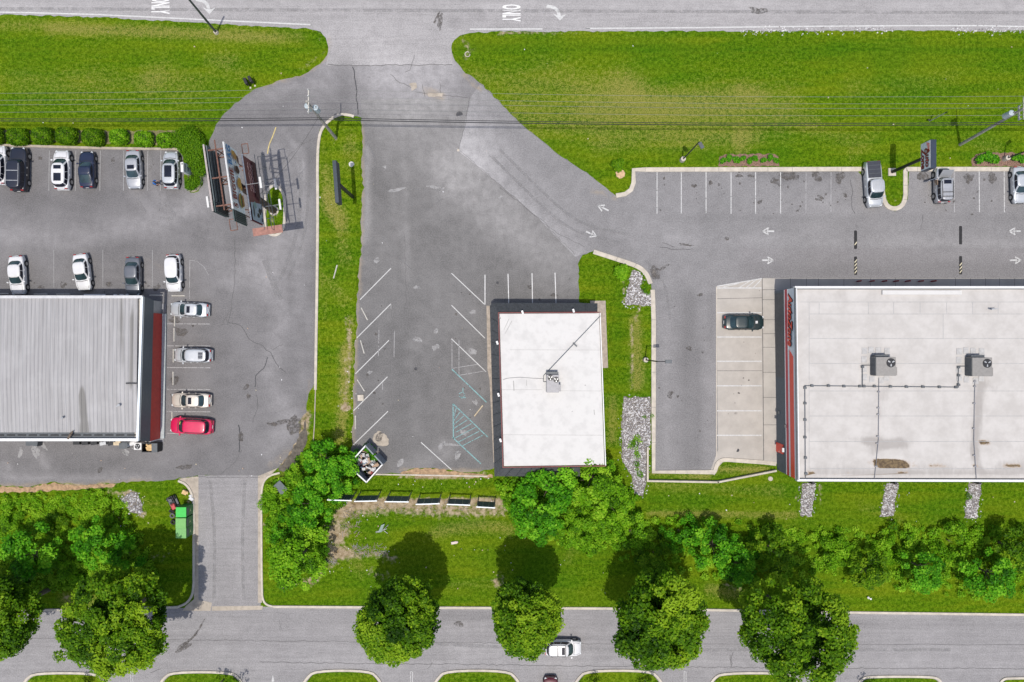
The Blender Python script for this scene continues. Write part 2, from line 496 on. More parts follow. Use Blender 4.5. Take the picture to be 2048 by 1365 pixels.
DRY = [
    ([(655, 340), (660, 420)], 30, .5), ([(700, 270), (690, 300)], 22, .4), ([(680, 440), (690, 520)], 26, .45), ([(655, 560), (690, 600)], 24, .35), ([(60, 200), (400, 190)], 50, .25), ([(100, 60), (560, 80)], 22, .3), ([(1700, 180), (1900, 160)], 40, .25),
    ([(950, 160), (1100, 150), (1250, 175)], 55, 0.35), ([(1050, 230), (1300, 225), (1560, 225)], 95, 0.52), ([(1180, 215), (1300, 225)], 60, .2), ([(1480, 175), (1520, 190)], 34, .3), ([(1350, 205), (1480, 200)], 55, 0.25),
    ([(1200, 290), (1500, 280)], 40, 0.3), ([(1620, 250), (1700, 280)], 40, 0.35), ([(1480, 330), (1480, 270)], 24, 0.35), ([(0, 160), (480, 150)], 40, 0.30),
    ([(0, 50), (300, 60), (600, 75)], 24, 0.5), ([(330, 120), (300, 160)], 50, 0.25), ([(420, 115), (460, 120)], 30, 0.4),
    ([(660, 400), (680, 440)], 34, 0.55), ([(700, 330), (710, 300)], 30, 0.35), ([(650, 300)], 26, 0.3), ([(690, 700), (690, 800), (680, 880)], 22, 0.9),
    ([(700, 640), (700, 720)], 16, 0.7), ([(1270, 640), (1275, 770)], 26, 0.75), ([(1225, 800), (1225, 880)], 20, 0.6), ([(1310, 970), (1560, 985)], 26, 0.35),
    ([(1300, 1028), (1590, 1030)], 12, 0.75), ([(870, 1065), (960, 1050), (1020, 1060)], 28, 0.6), ([(560, 960), (620, 930)], 30, 0.6),
    ([(700, 1100), (720, 1140)], 30, 0.5), ([(980, 1170), (900, 1170)], 20, 0.3), ([(130, 1200), (180, 1200)], 28, 0.7), ([(820, 950), (950, 955)], 14, 0.4),
    ([(1390, 940), (1530, 940)], 16, 0.8), ([(1300, 945), (1420, 955)], 7, 0.9), ([(1140, 1120), (1150, 1080)], 22, 0.35), ([(1720, 1010), (1800, 1040)], 24, 0.3),
    ([(1420, 1180), (1480, 1190)], 26, 0.6), ([(1750, 270), (1700, 320)], 30, 0.25), ([(250, 1000), (330, 1010)], 14, 0.3), ([(1250, 160), (1290, 190)], 60, 0.25),
    ([(1990, 300), (1940, 280)], 30, 0.25), ([(0, 275), (400, 270)], 10, 0.4), ([(640, 500), (650, 640)], 10, 0.3),
]
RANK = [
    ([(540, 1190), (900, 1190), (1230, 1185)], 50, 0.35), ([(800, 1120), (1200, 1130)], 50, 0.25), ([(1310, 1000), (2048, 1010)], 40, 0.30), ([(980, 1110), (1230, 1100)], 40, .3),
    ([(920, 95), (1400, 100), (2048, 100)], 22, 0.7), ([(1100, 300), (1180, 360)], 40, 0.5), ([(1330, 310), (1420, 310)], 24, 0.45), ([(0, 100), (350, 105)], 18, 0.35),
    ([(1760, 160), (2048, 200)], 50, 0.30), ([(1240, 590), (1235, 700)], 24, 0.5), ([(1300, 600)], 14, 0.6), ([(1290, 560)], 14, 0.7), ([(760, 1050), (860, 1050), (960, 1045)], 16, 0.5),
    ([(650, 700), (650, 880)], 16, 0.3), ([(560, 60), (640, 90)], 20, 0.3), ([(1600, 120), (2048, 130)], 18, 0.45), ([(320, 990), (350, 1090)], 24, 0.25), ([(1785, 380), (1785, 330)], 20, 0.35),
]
DIRT = [
    ([(690, 1020), (770, 1012), (870, 1018), (1000, 1018)], 34, 0.80), ([(675, 1040), (664, 1085), (680, 1110)], 38, 0.62), ([(620, 1165), (660, 1130)], 24, .4), ([(640, 1050), (670, 1070)], 24, .5), ([(660, 1105), (760, 1110), (790, 1120)], 16, 0.7),
    ([(700, 1010), (720, 1005), (1000, 1000)], 10, 0.9), ([(680, 1080), (700, 1055)], 14, 0.6), ([(560, 925), (600, 890), (612, 830)], 22, 1.0), ([(590, 890), (580, 930)], 18, 0.9),
    ([(696, 640), (700, 700), (690, 790), (690, 820)], 14, 0.65), ([(684, 815), (704, 815)], 8, 0.8), ([(0, 976), (110, 974), (230, 966)], 9, 0.95), ([(260, 985), (272, 1010), (285, 1030)], 14, 0.95),
    ([(220, 985), (250, 990)], 14, 0.6), ([(130, 1195), (160, 1205)], 18, 0.6), ([(740, 1145), (810, 1165)], 26, 0.45), ([(560, 1160), (620, 1165), (640, 1150)], 12, 0.6),
    ([(990, 1165)], 16, 0.75), ([(1000, 1180), (1000, 1150)], 22, 0.4), ([(1285, 605), (1262, 660), (1262, 780)], 7, 0.75), ([(650, 105), (600, 140)], 10, 0.5), ([(640, 70)], 12, 0.5),
    ([(925, 80), (945, 100), (930, 115)], 14, 0.6), ([(660, 270), (672, 280)], 8, 0.5), ([(550, 420), (545, 440)], 12, 0.7), ([(555, 455)], 8, 0.5), ([(830, 955), (960, 958)], 6, 0.8),
    ([(800, 952), (980, 950)], 9, 0.75), ([(370, 997), (378, 1010)], 9, 0.7), ([(372, 1085)], 7, 0.5), ([(1240, 352)], 8, 0.5), ([(1790, 403)], 7, 0.6), ([(1000, 66), (1400, 62), (1700, 62), (2048, 63)], 4, 0.8),
    ([(1440, 63), (1700, 60)], 7, 0.6), ([(1850, 60), (2048, 62)], 7, 0.6), ([(0, 29), (300, 37), (620, 58)], 4, 0.5), ([(1250, 610), (1246, 560)], 7, 0.6), ([(330, 1110), (300, 1120)], 22, 0.4), ([(1300, 1029), (1580, 1031)], 4, 0.6),
    ([(1480, 1180), (1450, 1170)], 18, 0.5), ([(520, 1045), (545, 1060)], 12, 0.6), ([(1640, 970), (1640, 1010)], 5, 0.6), ([(1605, 1030), (1640, 1040)], 6, 0.4), ([(1598, 970), (1592, 1000)], 5, 0.5), ([(713, 655)], 7, 0.7),
]


def inside_grid(poly, cell):
    p = np.array([(q[0], q[1]) for q in poly])
    x0, y0 = p.min(0); x1, y1 = p.max(0)
    gx, gy = np.meshgrid(np.arange(x0 + cell * .5, x1, cell), np.arange(y0 + cell * .5, y1, cell))
    gx = gx.ravel(); gy = gy.ravel()
    ins = np.zeros(len(gx), bool)
    dmin = np.full(len(gx), 1e9)
    n = len(p)
    for i in range(n):
        ax, ay = p[i]; bx, by = p[(i + 1) % n]
        c = ((ay > gy) != (by > gy))
        with np.errstate(divide='ignore', invalid='ignore'):
            xi = (bx - ax) * (gy - ay) / (by - ay) + ax
        ins ^= c & (gx < xi)
        dx, dy = bx - ax, by - ay
        t = np.clip(((gx - ax) * dx + (gy - ay) * dy) / max(1e-9, dx * dx + dy * dy), 0, 1)
        dmin = np.minimum(dmin, np.hypot(gx - ax - t * dx, gy - ay - t * dy))
    k = ins & (dmin > cell * 0.3)
    return np.stack([gx[k], gy[k]], 1)


def ragged(pts, amp, step=0.5, closed=True, seed=1):
    """resample an outline and give it a worn, uneven edge"""
    r = random.Random(seed)
    out = []
    n = len(pts)
    for i in range(n if closed else n - 1):
        a, b = Vector(pts[i][:2]), Vector(pts[(i + 1) % n][:2])
        L = (b - a).length
        k = max(1, int(L / step))
        if L > 45: k = max(1, int(L / 4.0))
        nrm = Vector((-(b - a).y, (b - a).x)).normalized() if L > 0 else Vector((0, 0))
        for j in range(k):
            q = a.lerp(b, j / k)
            if amp: q = q + nrm * r.uniform(-amp, amp)
            out.append((q.x, q.y))
    if not closed: out.append(tuple(pts[-1][:2]))
    return out


def smooth_path(pts, it=2, closed=False):
    for _ in range(it):
        q = []
        n = len(pts)
        rngn = range(n) if closed else range(n - 1)
        if not closed: q.append(pts[0])
        for i in rngn:
            a, b = pts[i], pts[(i + 1) % n]
            q.append((a[0] * .75 + b[0] * .25, a[1] * .75 + b[1] * .25))
            q.append((a[0] * .25 + b[0] * .75, a[1] * .25 + b[1] * .75))
        if not closed: q.append(pts[-1])
        pts = q
    return pts


def set_attr(me, name, vals):
    a = me.attributes.new(name, 'FLOAT', 'POINT')
    a.data.foreach_set('value', np.asarray(vals, np.float32))


def sheet(name, px_poly, z, material, amp=0.06, cell=1.0, kind='structure', step=0.5, seed=1, world=False, grass=False, extra=()):
    poly = [tuple(P(*q)[:2]) for q in px_poly] if not world else px_poly
    poly = ragged(poly, amp, step, seed=seed)
    inner = inside_grid(poly, cell) if cell else np.zeros((0, 2))
    vs = [Vector(p) for p in poly] + [Vector(p) for p in inner]
    n = len(poly)
    res = geometry.delaunay_2d_cdt(vs, [], [list(range(n))], 1, 1e-5)
    v2, faces = res[0], res[2]
    me = bpy.data.meshes.new(name)
    fl = []
    for f in faces:
        if len(f) < 3: continue
        a, b, c = v2[f[0]], v2[f[1]], v2[f[2]]
        fl.append(f if (b - a).cross(c - a) > 0 else f[::-1])
    me.from_pydata([(v.x, v.y, z) for v in v2], [], fl)
    xy = np.array([(v.x, v.y) for v in v2])
    px = xy[:, 0] * PPM + 1024; py = 682.5 - xy[:, 1] * PPM
    if grass:
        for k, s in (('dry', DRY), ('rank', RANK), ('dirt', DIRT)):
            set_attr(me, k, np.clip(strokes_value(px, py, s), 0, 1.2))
    else:
        set_attr(me, 'tone', np.clip(strokes_value(px, py, TONE + list(extra)), -0.45, 0.85))
        set_attr(me, 'dirt', np.clip(strokes_value(px, py, A_DIRT), 0, 1))
    o = link_mesh(name, me, material)
    tag(o, kind=kind)
    return o


def flat(name, px_poly, z, material, kind='structure', amp=0.0, seed=1, step=0.3):
    poly = [tuple(P(*q)[:2]) for q in px_poly]
    if amp: poly = ragged(poly, amp, step, seed=seed)
    tess = geometry.tessellate_polygon([[Vector((*p, 0)) for p in poly]])
    fl = []
    for f in tess:
        a, b, c = (Vector(poly[i]) for i in f)
        fl.append(f if (b - a).cross(c - a) > 0 else f[::-1])
    me = bpy.data.meshes.new(name)
    me.from_pydata([(p[0], p[1], z) for p in poly], [], fl)
    o = link_mesh(name, me, material)
    return tag(o, kind=kind)


# ------------------------------------------------------------------ ground
def build_ground():
    cell = 0.5
    xs = np.arange(-70, 70 + .1, cell); ys = np.arange(-50, 50 + .1, cell)
    nx, ny = len(xs), len(ys)
    gx, gy = np.meshgrid(xs, ys)
    v = np.stack([gx.ravel(), gy.ravel(), np.zeros(nx * ny)], 1)
    idx = np.arange(nx * ny).reshape(ny, nx)
    f = np.stack([idx[:-1, :-1].ravel(), idx[:-1, 1:].ravel(), idx[1:, 1:].ravel(), idx[1:, :-1].ravel()], 1)
    px = v[:, 0] * PPM + 1024; py = 682.5 - v[:, 1] * PPM
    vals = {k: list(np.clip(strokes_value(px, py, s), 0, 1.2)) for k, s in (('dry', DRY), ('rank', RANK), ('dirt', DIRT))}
    verts = v.tolist(); faces = f.tolist()
    b = len(verts)
    E = 1500
    outer = [(-E, -E), (70, -E), (E, -E), (E, 50), (E, E), (-70, E), (-E, E), (-E, -50)]
    verts += [(*q, 0.0) for q in outer]
    c = [idx[0, 0], idx[0, -1], idx[-1, -1], idx[-1, 0]]
    faces += [[b + 0, b + 1, int(c[1]), int(c[0])], [b + 1, b + 2, b + 3, int(c[2]), int(c[1])], [b + 3, b + 4, b + 5, int(c[3]), int(c[2])], [b + 5, b + 6, b + 7, int(c[0]), int(c[3])], [b + 7, b + 0, int(c[0])]]
    me = bpy.data.meshes.new('ground')
    me.from_pydata(verts, [], faces)
    for k in vals: set_attr(me, k, vals[k] + [0.0] * len(outer))
    tag(link_mesh('ground', me, M_GRASS), kind='structure')


build_ground()

# ------------------------------------------------------------------ roads and lots
north_edge_l = [(-900, 8), (0, 30), (100, 32), (200, 35), (430, 48), (560, 55), (620, 58), (641, 64), (652, 76), (657, 94), (655, 112)]
north_edge_r = [(903, 115), (902, 95), (908, 80), (920, 71), (940, 66), (1000, 64), (1300, 63), (1600, 62), (2048, 62), (3000, 66)]
sheet('road', [(-900, -320)] + north_edge_l + [(652, 131), (907, 131)] + north_edge_r + [(3000, -320)], 0.012, A_NORTH, amp=0.10, cell=1.0, seed=3)
lot = [(657, 110), (655, 112), (640, 130), (600, 152), (560, 162), (520, 174), (490, 191), (450, 226), (428, 258), (416, 290), (410, 330), (405, 370), (397, 385),
       (380, 386), (370, 372), (366, 312), (352, 299), (200, 296), (0, 291), (-500, 285), (-500, 975), (0, 972), (60, 973), (110, 964), (150, 970), (230, 966), (310, 962), (350, 958), (385, 955), (395, 952),
       (525, 952), (556, 936), (580, 905), (600, 870), (597, 845), (612, 825), (618, 790), (633, 760), (636, 520), (634, 300), (640, 262), (655, 241), (678, 230), (704, 232), (722, 236), (726, 300), (723, 335), (727, 375), (722, 420), (723, 500), (716, 545), (718, 570),
       (714, 600), (714, 650), (709, 700), (707, 800), (705, 890), (696, 930), (748, 950), (800, 946), (830, 936), (870, 936), (905, 942), (950, 946), (978, 940), (1000, 930), (1190, 900), (1190, 610), (1157, 606),
       (1157, 560), (1155, 528), (1165, 510), (1190, 500), (1260, 480), (1230, 397), (1180, 351), (1120, 311), (1050, 256), (1000, 206), (960, 166), (925, 141), (906, 115), (900, 100)]
sheet('parking_lot', lot, 0.004, A_LOT, amp=0.12, cell=0.8, seed=4, extra=[([(690, 118), (780, 122), (890, 118)], 95, 0.62)])
sheet('parking_lot', [(722, 200), (940, 196), (919, 302), (1000, 370), (1080, 440), (1152, 512), (1157, 545), (1158, 606), (1190, 612), (1190, 900), (1000, 930), (978, 938), (950, 943), (905, 939), (870, 932), (830, 932), (800, 942), (748, 946), (703, 925), (706, 890),
       (709, 800), (711, 700), (716, 650), (716, 600), (720, 570), (718, 545), (725, 500), (724, 420), (729, 375), (725, 335), (728, 300), (724, 240)], 0.008, A_MID, amp=0.08, cell=0.8, seed=5, extra=[([(720, 150), (940, 150)], 110, 0.35)])
east = [(942, 195), (960, 168), (1000, 207), (1050, 257), (1120, 312), (1180, 352), (1232, 392), (1262, 384), (1270, 343), (1716, 343), (1765, 400), (1790, 424), (1815, 400), (1818, 341), (2700, 341), (2700, 558), (1530, 558), (1436, 575), (1436, 915), (1425, 940), (1308, 942),
        (1306, 600), (1300, 552), (1280, 535), (1240, 521), (1187, 502), (1163, 510), (1150, 514), (1080, 440), (1000, 370), (917, 302)]
sheet('parking_lot', east, 0.012, A_EAST, amp=0.04, cell=0.8, seed=6)
sheet('parking_lot', [(1481, 497), (2700, 497), (2700, 557), (1530, 557), (1480, 566)], 0.016, A_PATCH, amp=0.03, cell=0.8, seed=7)
sheet('driveway', [(396, 951), (521, 951), (522, 1205), (520, 1224), (396, 1224), (396, 1180)], 0.010, A_SOUTH, amp=0.03, cell=0.8, seed=8)
sheet('road', [(-900, 1221), (0, 1221), (150, 1219), (390, 1216), (520, 1214), (1230, 1219), (1700, 1226), (2048, 1231), (2900, 1240), (2900, 1800), (-900, 1800)], 0.006, A_SOUTH, amp=0.02, cell=1.0, seed=9)
# concrete flats
flat('sidewalk', [(1433, 573), (1525, 557), (2600, 557), (2600, 600), (1600, 600), (1600, 930), (1524, 924), (1450, 920), (1436, 935), (1420, 944), (1436, 900)], 0.02, M_CONC2)
flat('sidewalk', [(1524, 557), (1550, 557), (1556, 928), (1527, 924)], 0.10, M_CONC2)
flat('sidewalk', [(1550, 557), (2600, 557), (2600, 600), (1551, 600)], 0.104, M_CONC2)
flat('sidewalk', [(973, 612), (990, 612), (1001, 925), (987, 925), (979, 760), (975, 740)], 0.05, M_WALK)
flat('sidewalk', [(1180, 602), (1211, 602), (1213, 660), (1216, 736), (1195, 737)], 0.05, M_WALK)
flat('sidewalk', [(282, 606), (333, 608), (328, 884), (282, 884)], 0.09, M_GREY)
flat('sidewalk', [(357, 958), (397, 953), (397, 1010), (390, 1010), (385, 985), (372, 968)], 0.014, M_CONC3)
flat('sidewalk', [(516, 953), (556, 936), (540, 952), (528, 966), (524, 985), (516, 985)], 0.014, M_CONC3)
flat('sidewalk', [(388, 1010), (397, 1010), (397, 1200), (388, 1200)], 0.014, M_CONC3)
flat('sidewalk', [(516, 985), (523, 985), (524, 1206), (516, 1206)], 0.014, M_CONC3)
flat('sidewalk', [(372, 1212), (389, 1198), (424, 1206), (421, 1222), (365, 1222)], 0.016, M_CONC3)
flat('sidewalk', [(424, 1213), (526, 1212), (524, 1220), (424, 1222)], 0.016, M_CONC3)

# joints, cracks and stains that lie in the surface
def line(name, pts, w, z, material, px=True, jit=0.0, seed=1):
    p = [P(*q)[:2] if px else q for q in pts]
    if jit: p = ragged(p, jit, 0.45, closed=False, seed=seed)
    p = [Vector(q) for q in p]
    L, Rr = [], []
    for i, q in enumerate(p):
        d = (p[min(i + 1, len(p) - 1)] - p[max(i - 1, 0)])
        d = d.normalized() if d.length else Vector((1, 0))
        n = Vector((-d.y, d.x)) * (w / 2)
        L.append(q + n); Rr.append(q - n)
    vs = [(*q, z) for q in L] + [(*q, z) for q in Rr]
    n = len(p)
    fs = [(n + i, n + i + 1, i + 1, i) for i in range(n - 1)]
    me = bpy.data.meshes.new(name)
    me.from_pydata(vs, [], fs)
    return tag(link_mesh(name, me, material), kind='structure')


CR = 'crack'
for i, (pts, w) in enumerate([
    ([(655, 130), (720, 132), (800, 131), (905, 130)], .07), ([(706, 134), (712, 170), (716, 230)], .12), ([(780, 150), (800, 165), (830, 180)], .05), ([(830, 110), (820, 140), (810, 145)], .05),
    ([(940, 196), (930, 250), (918, 300)], .045), ([(919, 302), (1000, 370), (1080, 440), (1150, 510)], .035), ([(830, 185), (935, 196)], .05), ([(845, 170), (850, 195)], .05), ([(880, 165), (882, 196)], .05),
    ([(470, 480), (470, 560), (462, 620), (455, 650)], .05), ([(455, 645), (480, 650), (500, 680), (520, 690), (540, 705), (558, 735), (572, 745)], .08), ([(545, 700), (565, 690)], .04), ([(535, 715), (528, 738), (512, 752), (510, 775)], .10), ([(514, 790), (515, 820), (505, 845)], .06),
    ([(478, 850), (480, 880), (478, 905)], .14), ([(440, 655), (462, 620)], .04), ([(484, 900), (470, 925), (440, 950)], .05), ([(1320, 495), (1350, 500), (1385, 498)], .08), ([(1325, 485), (1350, 495)], .06), ([(0, 1276), (400, 1280), (700, 1284), (1200, 1288), (2048, 1290)], .04),
    ([(520, 1325), (1000, 1330), (1400, 1335), (2048, 1338)], .05), ([(560, 1240), (560, 1260)], .04), ([(1465, 1305), (1462, 1335)], .07), ([(395, 955), (520, 955)], .05), ([(680, 255), (600, 290), (560, 330), (500, 420)], .035), ([(865, 1325), (855, 1338)], .05),
    ([(1700, 360), (1706, 380), (1702, 410), (1710, 428)], .08), ([(1845, 430), (1842, 460)], .05), ([(300, 1345), (322, 1338)], .05), ([(1460, 1310), (1462, 1330)], .06), ([(1170, 495), (1120, 470), (1000, 375)], .03), ([(810, 470), (812, 600), (808, 640)], .03),
]):
    line(CR, pts, w, 0.0195, M_CRACK if i not in (1, 12, 14, 30) else M_TAR, jit=0.09, seed=i)
for i, y in enumerate([626, 674, 723, 772, 822, 871]):
    pass
for x0, y0, x1, y1 in [(1524, 600, 1552, 600), (1524, 640, 1552, 640), (1525, 668, 1552, 668), (1525, 695, 1553, 695), (1525, 745, 1553, 745), (1526, 795, 1554, 795), (1526, 850, 1554, 850), (1524, 580, 1551, 580), (1524, 557, 1527, 924),
                       (1433, 742, 1524, 742), (1433, 598, 1524, 596), (1580, 557, 1580, 585), (1612, 557, 1612, 585), (1636, 557, 1636, 585), (1687, 557, 1687, 585), (1740, 557, 1740, 585), (1790, 557, 1790, 585), (1910, 557, 1910, 585), (1940, 557, 1940, 585), (1970, 557, 1970, 585), (1998, 557, 1998, 585), (2028, 557, 2028, 585)]:
    line('joint', [(x0, y0), (x1, y1)], 0.05, 0.109 if x0 > 1520 else 0.024, M_CRACK)


def blob(px, py, rx, ry, rot=0, seed=1, n=26, irr=0.3):
    r = random.Random(seed * 7 + 1)
    hs = [(k, irr * r.uniform(.2, 1) / k ** .6, r.uniform(0, 6.28)) for k in (1, 2, 3, 5)]
    out = []
    for i in range(n):
        t = 2 * math.pi * i / n
        k = max(.3, 1 + sum(a * math.cos(f * t + p) for f, a, p in hs) * .8 + r.uniform(-.06, .06))
        x, y = rx * k * math.cos(t), ry * k * math.sin(t)
        out.append((px + x * math.cos(rot) - y * math.sin(rot), py + x * math.sin(rot) + y * math.cos(rot)))
    return out


def patchy(m, lo, hi, sc, mx):
    """worn film: the surface below shows through in places"""
    nt = m.node_tree
    p = nt.nodes['Principled BSDF']
    f = rampf(nt, noise(nt, sc, 6, .75), lo, hi, 0, mx)
    nt.links.new(f, p.inputs['Alpha'])


M_TRACK = mat('tyre_polish', (0.255, 0.25, 0.25), 0.95, var=0.15, scale=2.0)
patchy(M_TRACK, .34, .62, 1.1, .38)
patchy(M_OIL, .36, .62, 1.9, .85); patchy(M_DUST, .30, .52, 1.6, .8)
for m_ in (M_PAINT, M_PAINT_F, M_PAINT_T): patchy(m_, .31, .50, 2.6, .90)
for i, (x, y, rx, ry, rot) in enumerate([
    (1575, 352, 16, 8, .2), (1590, 356, 8, 5, -.4), (1548, 362, 9, 7, .5), (1630, 352, 12, 8, .9), (1680, 358, 9, 11, .1), (1500, 352, 6, 3, 0), (1478, 352, 8, 3, 0), (1845, 355, 12, 9, .5), (1938, 356, 10, 9, .2), (1985, 355, 8, 12, .1), (1520, 404, 5, 3, -.6), (1640, 395, 7, 3, .3), (1596, 421, 4, 2, -.5), (1637, 400, 8, 2, .2), (1438, 370, 3, 3, 0), (1420, 366, 4, 4, 0), (1388, 372, 5, 4, 0), (1690, 392, 4, 4, 0),
    (1560, 372, 3, 2, 0), (1480, 345, 4, 3, 0), (1338, 788, 4, 6, .4), (1345, 785, 3, 3, 0), (1342, 795, 3, 3, 0), (1318, 776, 2, 2, 0), (1356, 793, 2, 3, 0), (1378, 697, 5, 5, .3), (1310, 545, 9, 14, -.4), (1328, 535, 10, 3, -.5), (560, 846, 22, 4, -.15), (545, 849, 12, 4, .1), (482, 872, 5, 10, .1), (492, 775, 5, 6, .4), (497, 795, 4, 6, .1), (370, 935, 16, 5, -.1), (200, 940, 4, 7, .5),
    (1525, 22, 14, 6, -.1), (1510, 19, 10, 3, .1), (365, 1295, 20, 6, -.6), (380, 1280, 20, 3, -.7), (400, 1255, 22, 2, -1.0), (918, 1249, 9, 6, .2), (880, 48, 5, 16, .15), (872, 40, 3, 12, .4), (1455, 478, 5, 3, .3), (80, 317, 4, 4, 0), (226, 320, 4, 5, .2), (350, 640, 10, 7, .3), (352, 760, 9, 8, .4), (362, 663, 12, 9, .2), (82, 575, 6, 4, 0), (128, 570, 6, 6, .4), (218, 570, 7, 5, .2), (312, 575, 6, 7, .5), (1400, 590, 5, 3, 0), (1372, 490, 14, 2, .1), (1110, 590, 8, 3, .3), (1060, 575, 5, 4, 0)]):
    flat('stain', blob(x, y, rx, ry, rot, seed=i, irr=0.45), 0.0222 + i * 0.00006, M_OIL, amp=0.05, seed=i)
for i, (x, y, rx, ry, rot) in enumerate([(835, 680, 9, 5, .2), (868, 698, 5, 4, .6), (872, 664, 4, 5, .2), (876, 694, 6, 4, .4), (940, 575, 0.5, .5, 0), (833, 575, 7, 3, .1), (754, 520, 5, 6, .2), (885, 890, 5, 9, .6), (915, 910, 5, 11, .3), (950, 805, 5, 5, .4), (930, 865, 8, 5, .3), (945, 705, 9, 6, .3), (800, 925, 6, 8, .3), (945, 625, 6, 4, 0), (740, 745, 5, 3, -.6), (42, 903, 5, 9, .1), (72, 905, 8, 14, -.1), (88, 893, 4, 9, -.6), (250, 905, 9, 5, .5), (770, 335, 4, 3, 0), (1050, 590, 0.5, .5, 0), (870, 375, 18, 3, .1), (760, 880, 0.4, .4, 0), (795, 380, 20, 3, -.2), (745, 295, 0.4, .4, 0), (1000, 395, 8, 2, -.7), (905, 890, 14, 3, .1)]):
    if rx > 1: flat('residue', blob(x, y, rx, ry, rot, seed=40 + i, irr=0.4), 0.0260 + i * 0.00006, M_DUST, amp=0.05, seed=i)
# oil drips in the bays and faint tyre sweeps
dr = random.Random(44)
n_ = 0
for bx0, by0, bx1, by1, cnt in ((1300, 350, 1700, 430, 46), (1840, 350, 2040, 430, 18), (60, 560, 330, 585, 14), (60, 305, 330, 340, 14), (340, 640, 400, 850, 16), (725, 560, 770, 860, 18), (910, 560, 965, 900, 14), (1440, 580, 1520, 900, 12), (990, 555, 1140, 600, 8), (1320, 600, 1420, 900, 12)):
    for k in range(cnt):
        r_ = dr.choice((.8, 1.0, 1.3, 1.8, 2.6))
        flat('stain', blob(dr.uniform(bx0, bx1), dr.uniform(by0, by1), r_, r_ * dr.uniform(.6, 1.2), dr.uniform(0, 3), seed=100 + n_, n=9), .0315 + n_ * .00002 if bx0 != 1440 else .0335, M_OIL)
        n_ += 1
for i, (pts, w) in enumerate([([(272, 385), (276, 405), (290, 425)], .5), ([(318, 384), (322, 400), (318, 425)], .14), ([(300, 330), (312, 350), (320, 380)], .14), ([(296, 300), (305, 325), (300, 345)], .3), ([(330, 410), (352, 428), (346, 440), (320, 436)], .35), ([(560, 560), (596, 470), (604, 360), (600, 320)], .5), ([(575, 560), (612, 470), (618, 360)], .35), ([(530, 520), (548, 570), (560, 600)], .8), ([(740, 295), (752, 320), (744, 345)], .25), ([(762, 470), (790, 510), (830, 545)], .12), ([(780, 380), (870, 378), (884, 384)], .12), ([(870, 372), (884, 374), (880, 382), (868, 381), (870, 372)], .1), ([(855, 420), (880, 400), (900, 395)], .1), ([(1290, 520), (1330, 560), (1340, 640)], .3), ([(1000, 300), (1090, 390), (1160, 450), (1260, 470)], .35), ([(980, 310), (1070, 400), (1140, 462), (1240, 486)], .35), ([(150, 910), (162, 930), (160, 945)], .3), ([(420, 960), (430, 1060), (428, 1200)], .4), ([(490, 960), (484, 1080), (488, 1200)], .4), ([(760, 1280), (1000, 1296), (1300, 1300), (1900, 1300)], .4), ([(0, 18), (1000, 22), (2048, 26)], .4)]):
    line('tyre_mark', smooth_path(pts, 3), w, .0262 + .0001 * i, M_TRACK)
# broken pavement and the sinkhole by the enclosure
flat('pavement_break', blob(760, 878, 15, 15, .3, 5, irr=.25), 0.0290, M_CONC3, amp=.05)
flat('pavement_break', blob(759, 874, 7, 10, .5, 6, irr=.12), 0.0300, M_OIL)
flat('pavement_break', [(855, 188), (886, 187), (884, 194), (858, 194)], 0.0290, M_CONC3, amp=.06)
flat('pavement_break', [(818, 168), (833, 166), (834, 176), (824, 182)], 0.0290, M_CONC3, amp=.08)
flat('pavement_break', blob(590, 850, 14, 20, .4, 9, irr=.25), 0.0290, M_OIL, amp=.08)
flat('soil', [(556, 940), (582, 905), (602, 866), (612, 840), (616, 880), (600, 920), (575, 945)], 0.0312, mat('wet_soil', (0.10, 0.088, 0.072), .95, var=.35, scale=2, bmp=.4), amp=.12)
flat('soil', [(800, 946), (830, 937), (870, 937), (905, 943), (960, 948), (985, 950), (985, 956), (900, 953), (840, 953)], 0.0312, M_SOIL, amp=.10)
flat('soil', [(0, 974), (60, 975), (105, 966), (150, 971), (230, 968), (228, 974), (150, 980), (60, 984), (0, 985)], 0.0312, M_SOIL, amp=.12)

# ------------------------------------------------------------------ painted markings
def mark(pts, w, m=M_PAINT, name='parking_line', z=0.0275):
    return line(name, pts, w, z, m)


for x in (1314, 1362.5, 1412, 1462, 1511, 1561): mark([(x, 345), (x, 428)], 0.11)
for x in (1612, 1662): mark([(x, 345), (x - 0.5, 426)], 0.08, M_PAINT_F)
for x in (1908, 1958, 2008): mark([(x, 343), (x + 0.5, 425)], 0.11, M_PAINT if x > 1910 else M_PAINT_F)
for y in (576.5, 626, 674.5, 723, 772, 822, 871): mark([(1433, y), (1523, y)], 0.14, M_PAINT_R, z=0.0300)
mark([(1433, 574), (1433, 915)], 0.10, M_CONC, z=0.031)
mark([(1434, 573), (1524, 557.5)], 0.12, M_PAINT_R, z=0.031)
for a, b in (((1478, 576), (1500, 562)), ((1492, 576), (1512, 560)), ((1506, 576), (1522, 560)), ((1445, 575), (1478, 567))): mark([a, b], 0.10, M_PAINT_R, z=0.0325)
for a, b in (((720, 600), (782, 537)), ((714, 676), (782, 608)), ((711, 748), (778, 681)), ((707, 822), (775, 754)), ((707, 890), (776, 823)), ((903, 547), (970, 610)), ((903, 611), (970, 677)), ((903, 678), (972, 744)), ((842, 885), (903, 940))):
    mark([a, b], 0.105, M_PAINT_R)
for a, b in (((970, 550), (970, 610)), ((1016, 548), (1017.5, 608)), ((1064, 547), (1065, 608)), ((1110, 546), (1112, 608))): mark([a, b], 0.11, mat('road_paint_worn', (0.56, 0.56, 0.56), .8, var=.15, grime=.3))
for a, b in (((904, 739), (973, 805)), ((906, 808), (976, 875)), ((905, 875), (962, 928)), ((906, 808), (907, 878))): mark([a, b], 0.14, M_PAINT_T)
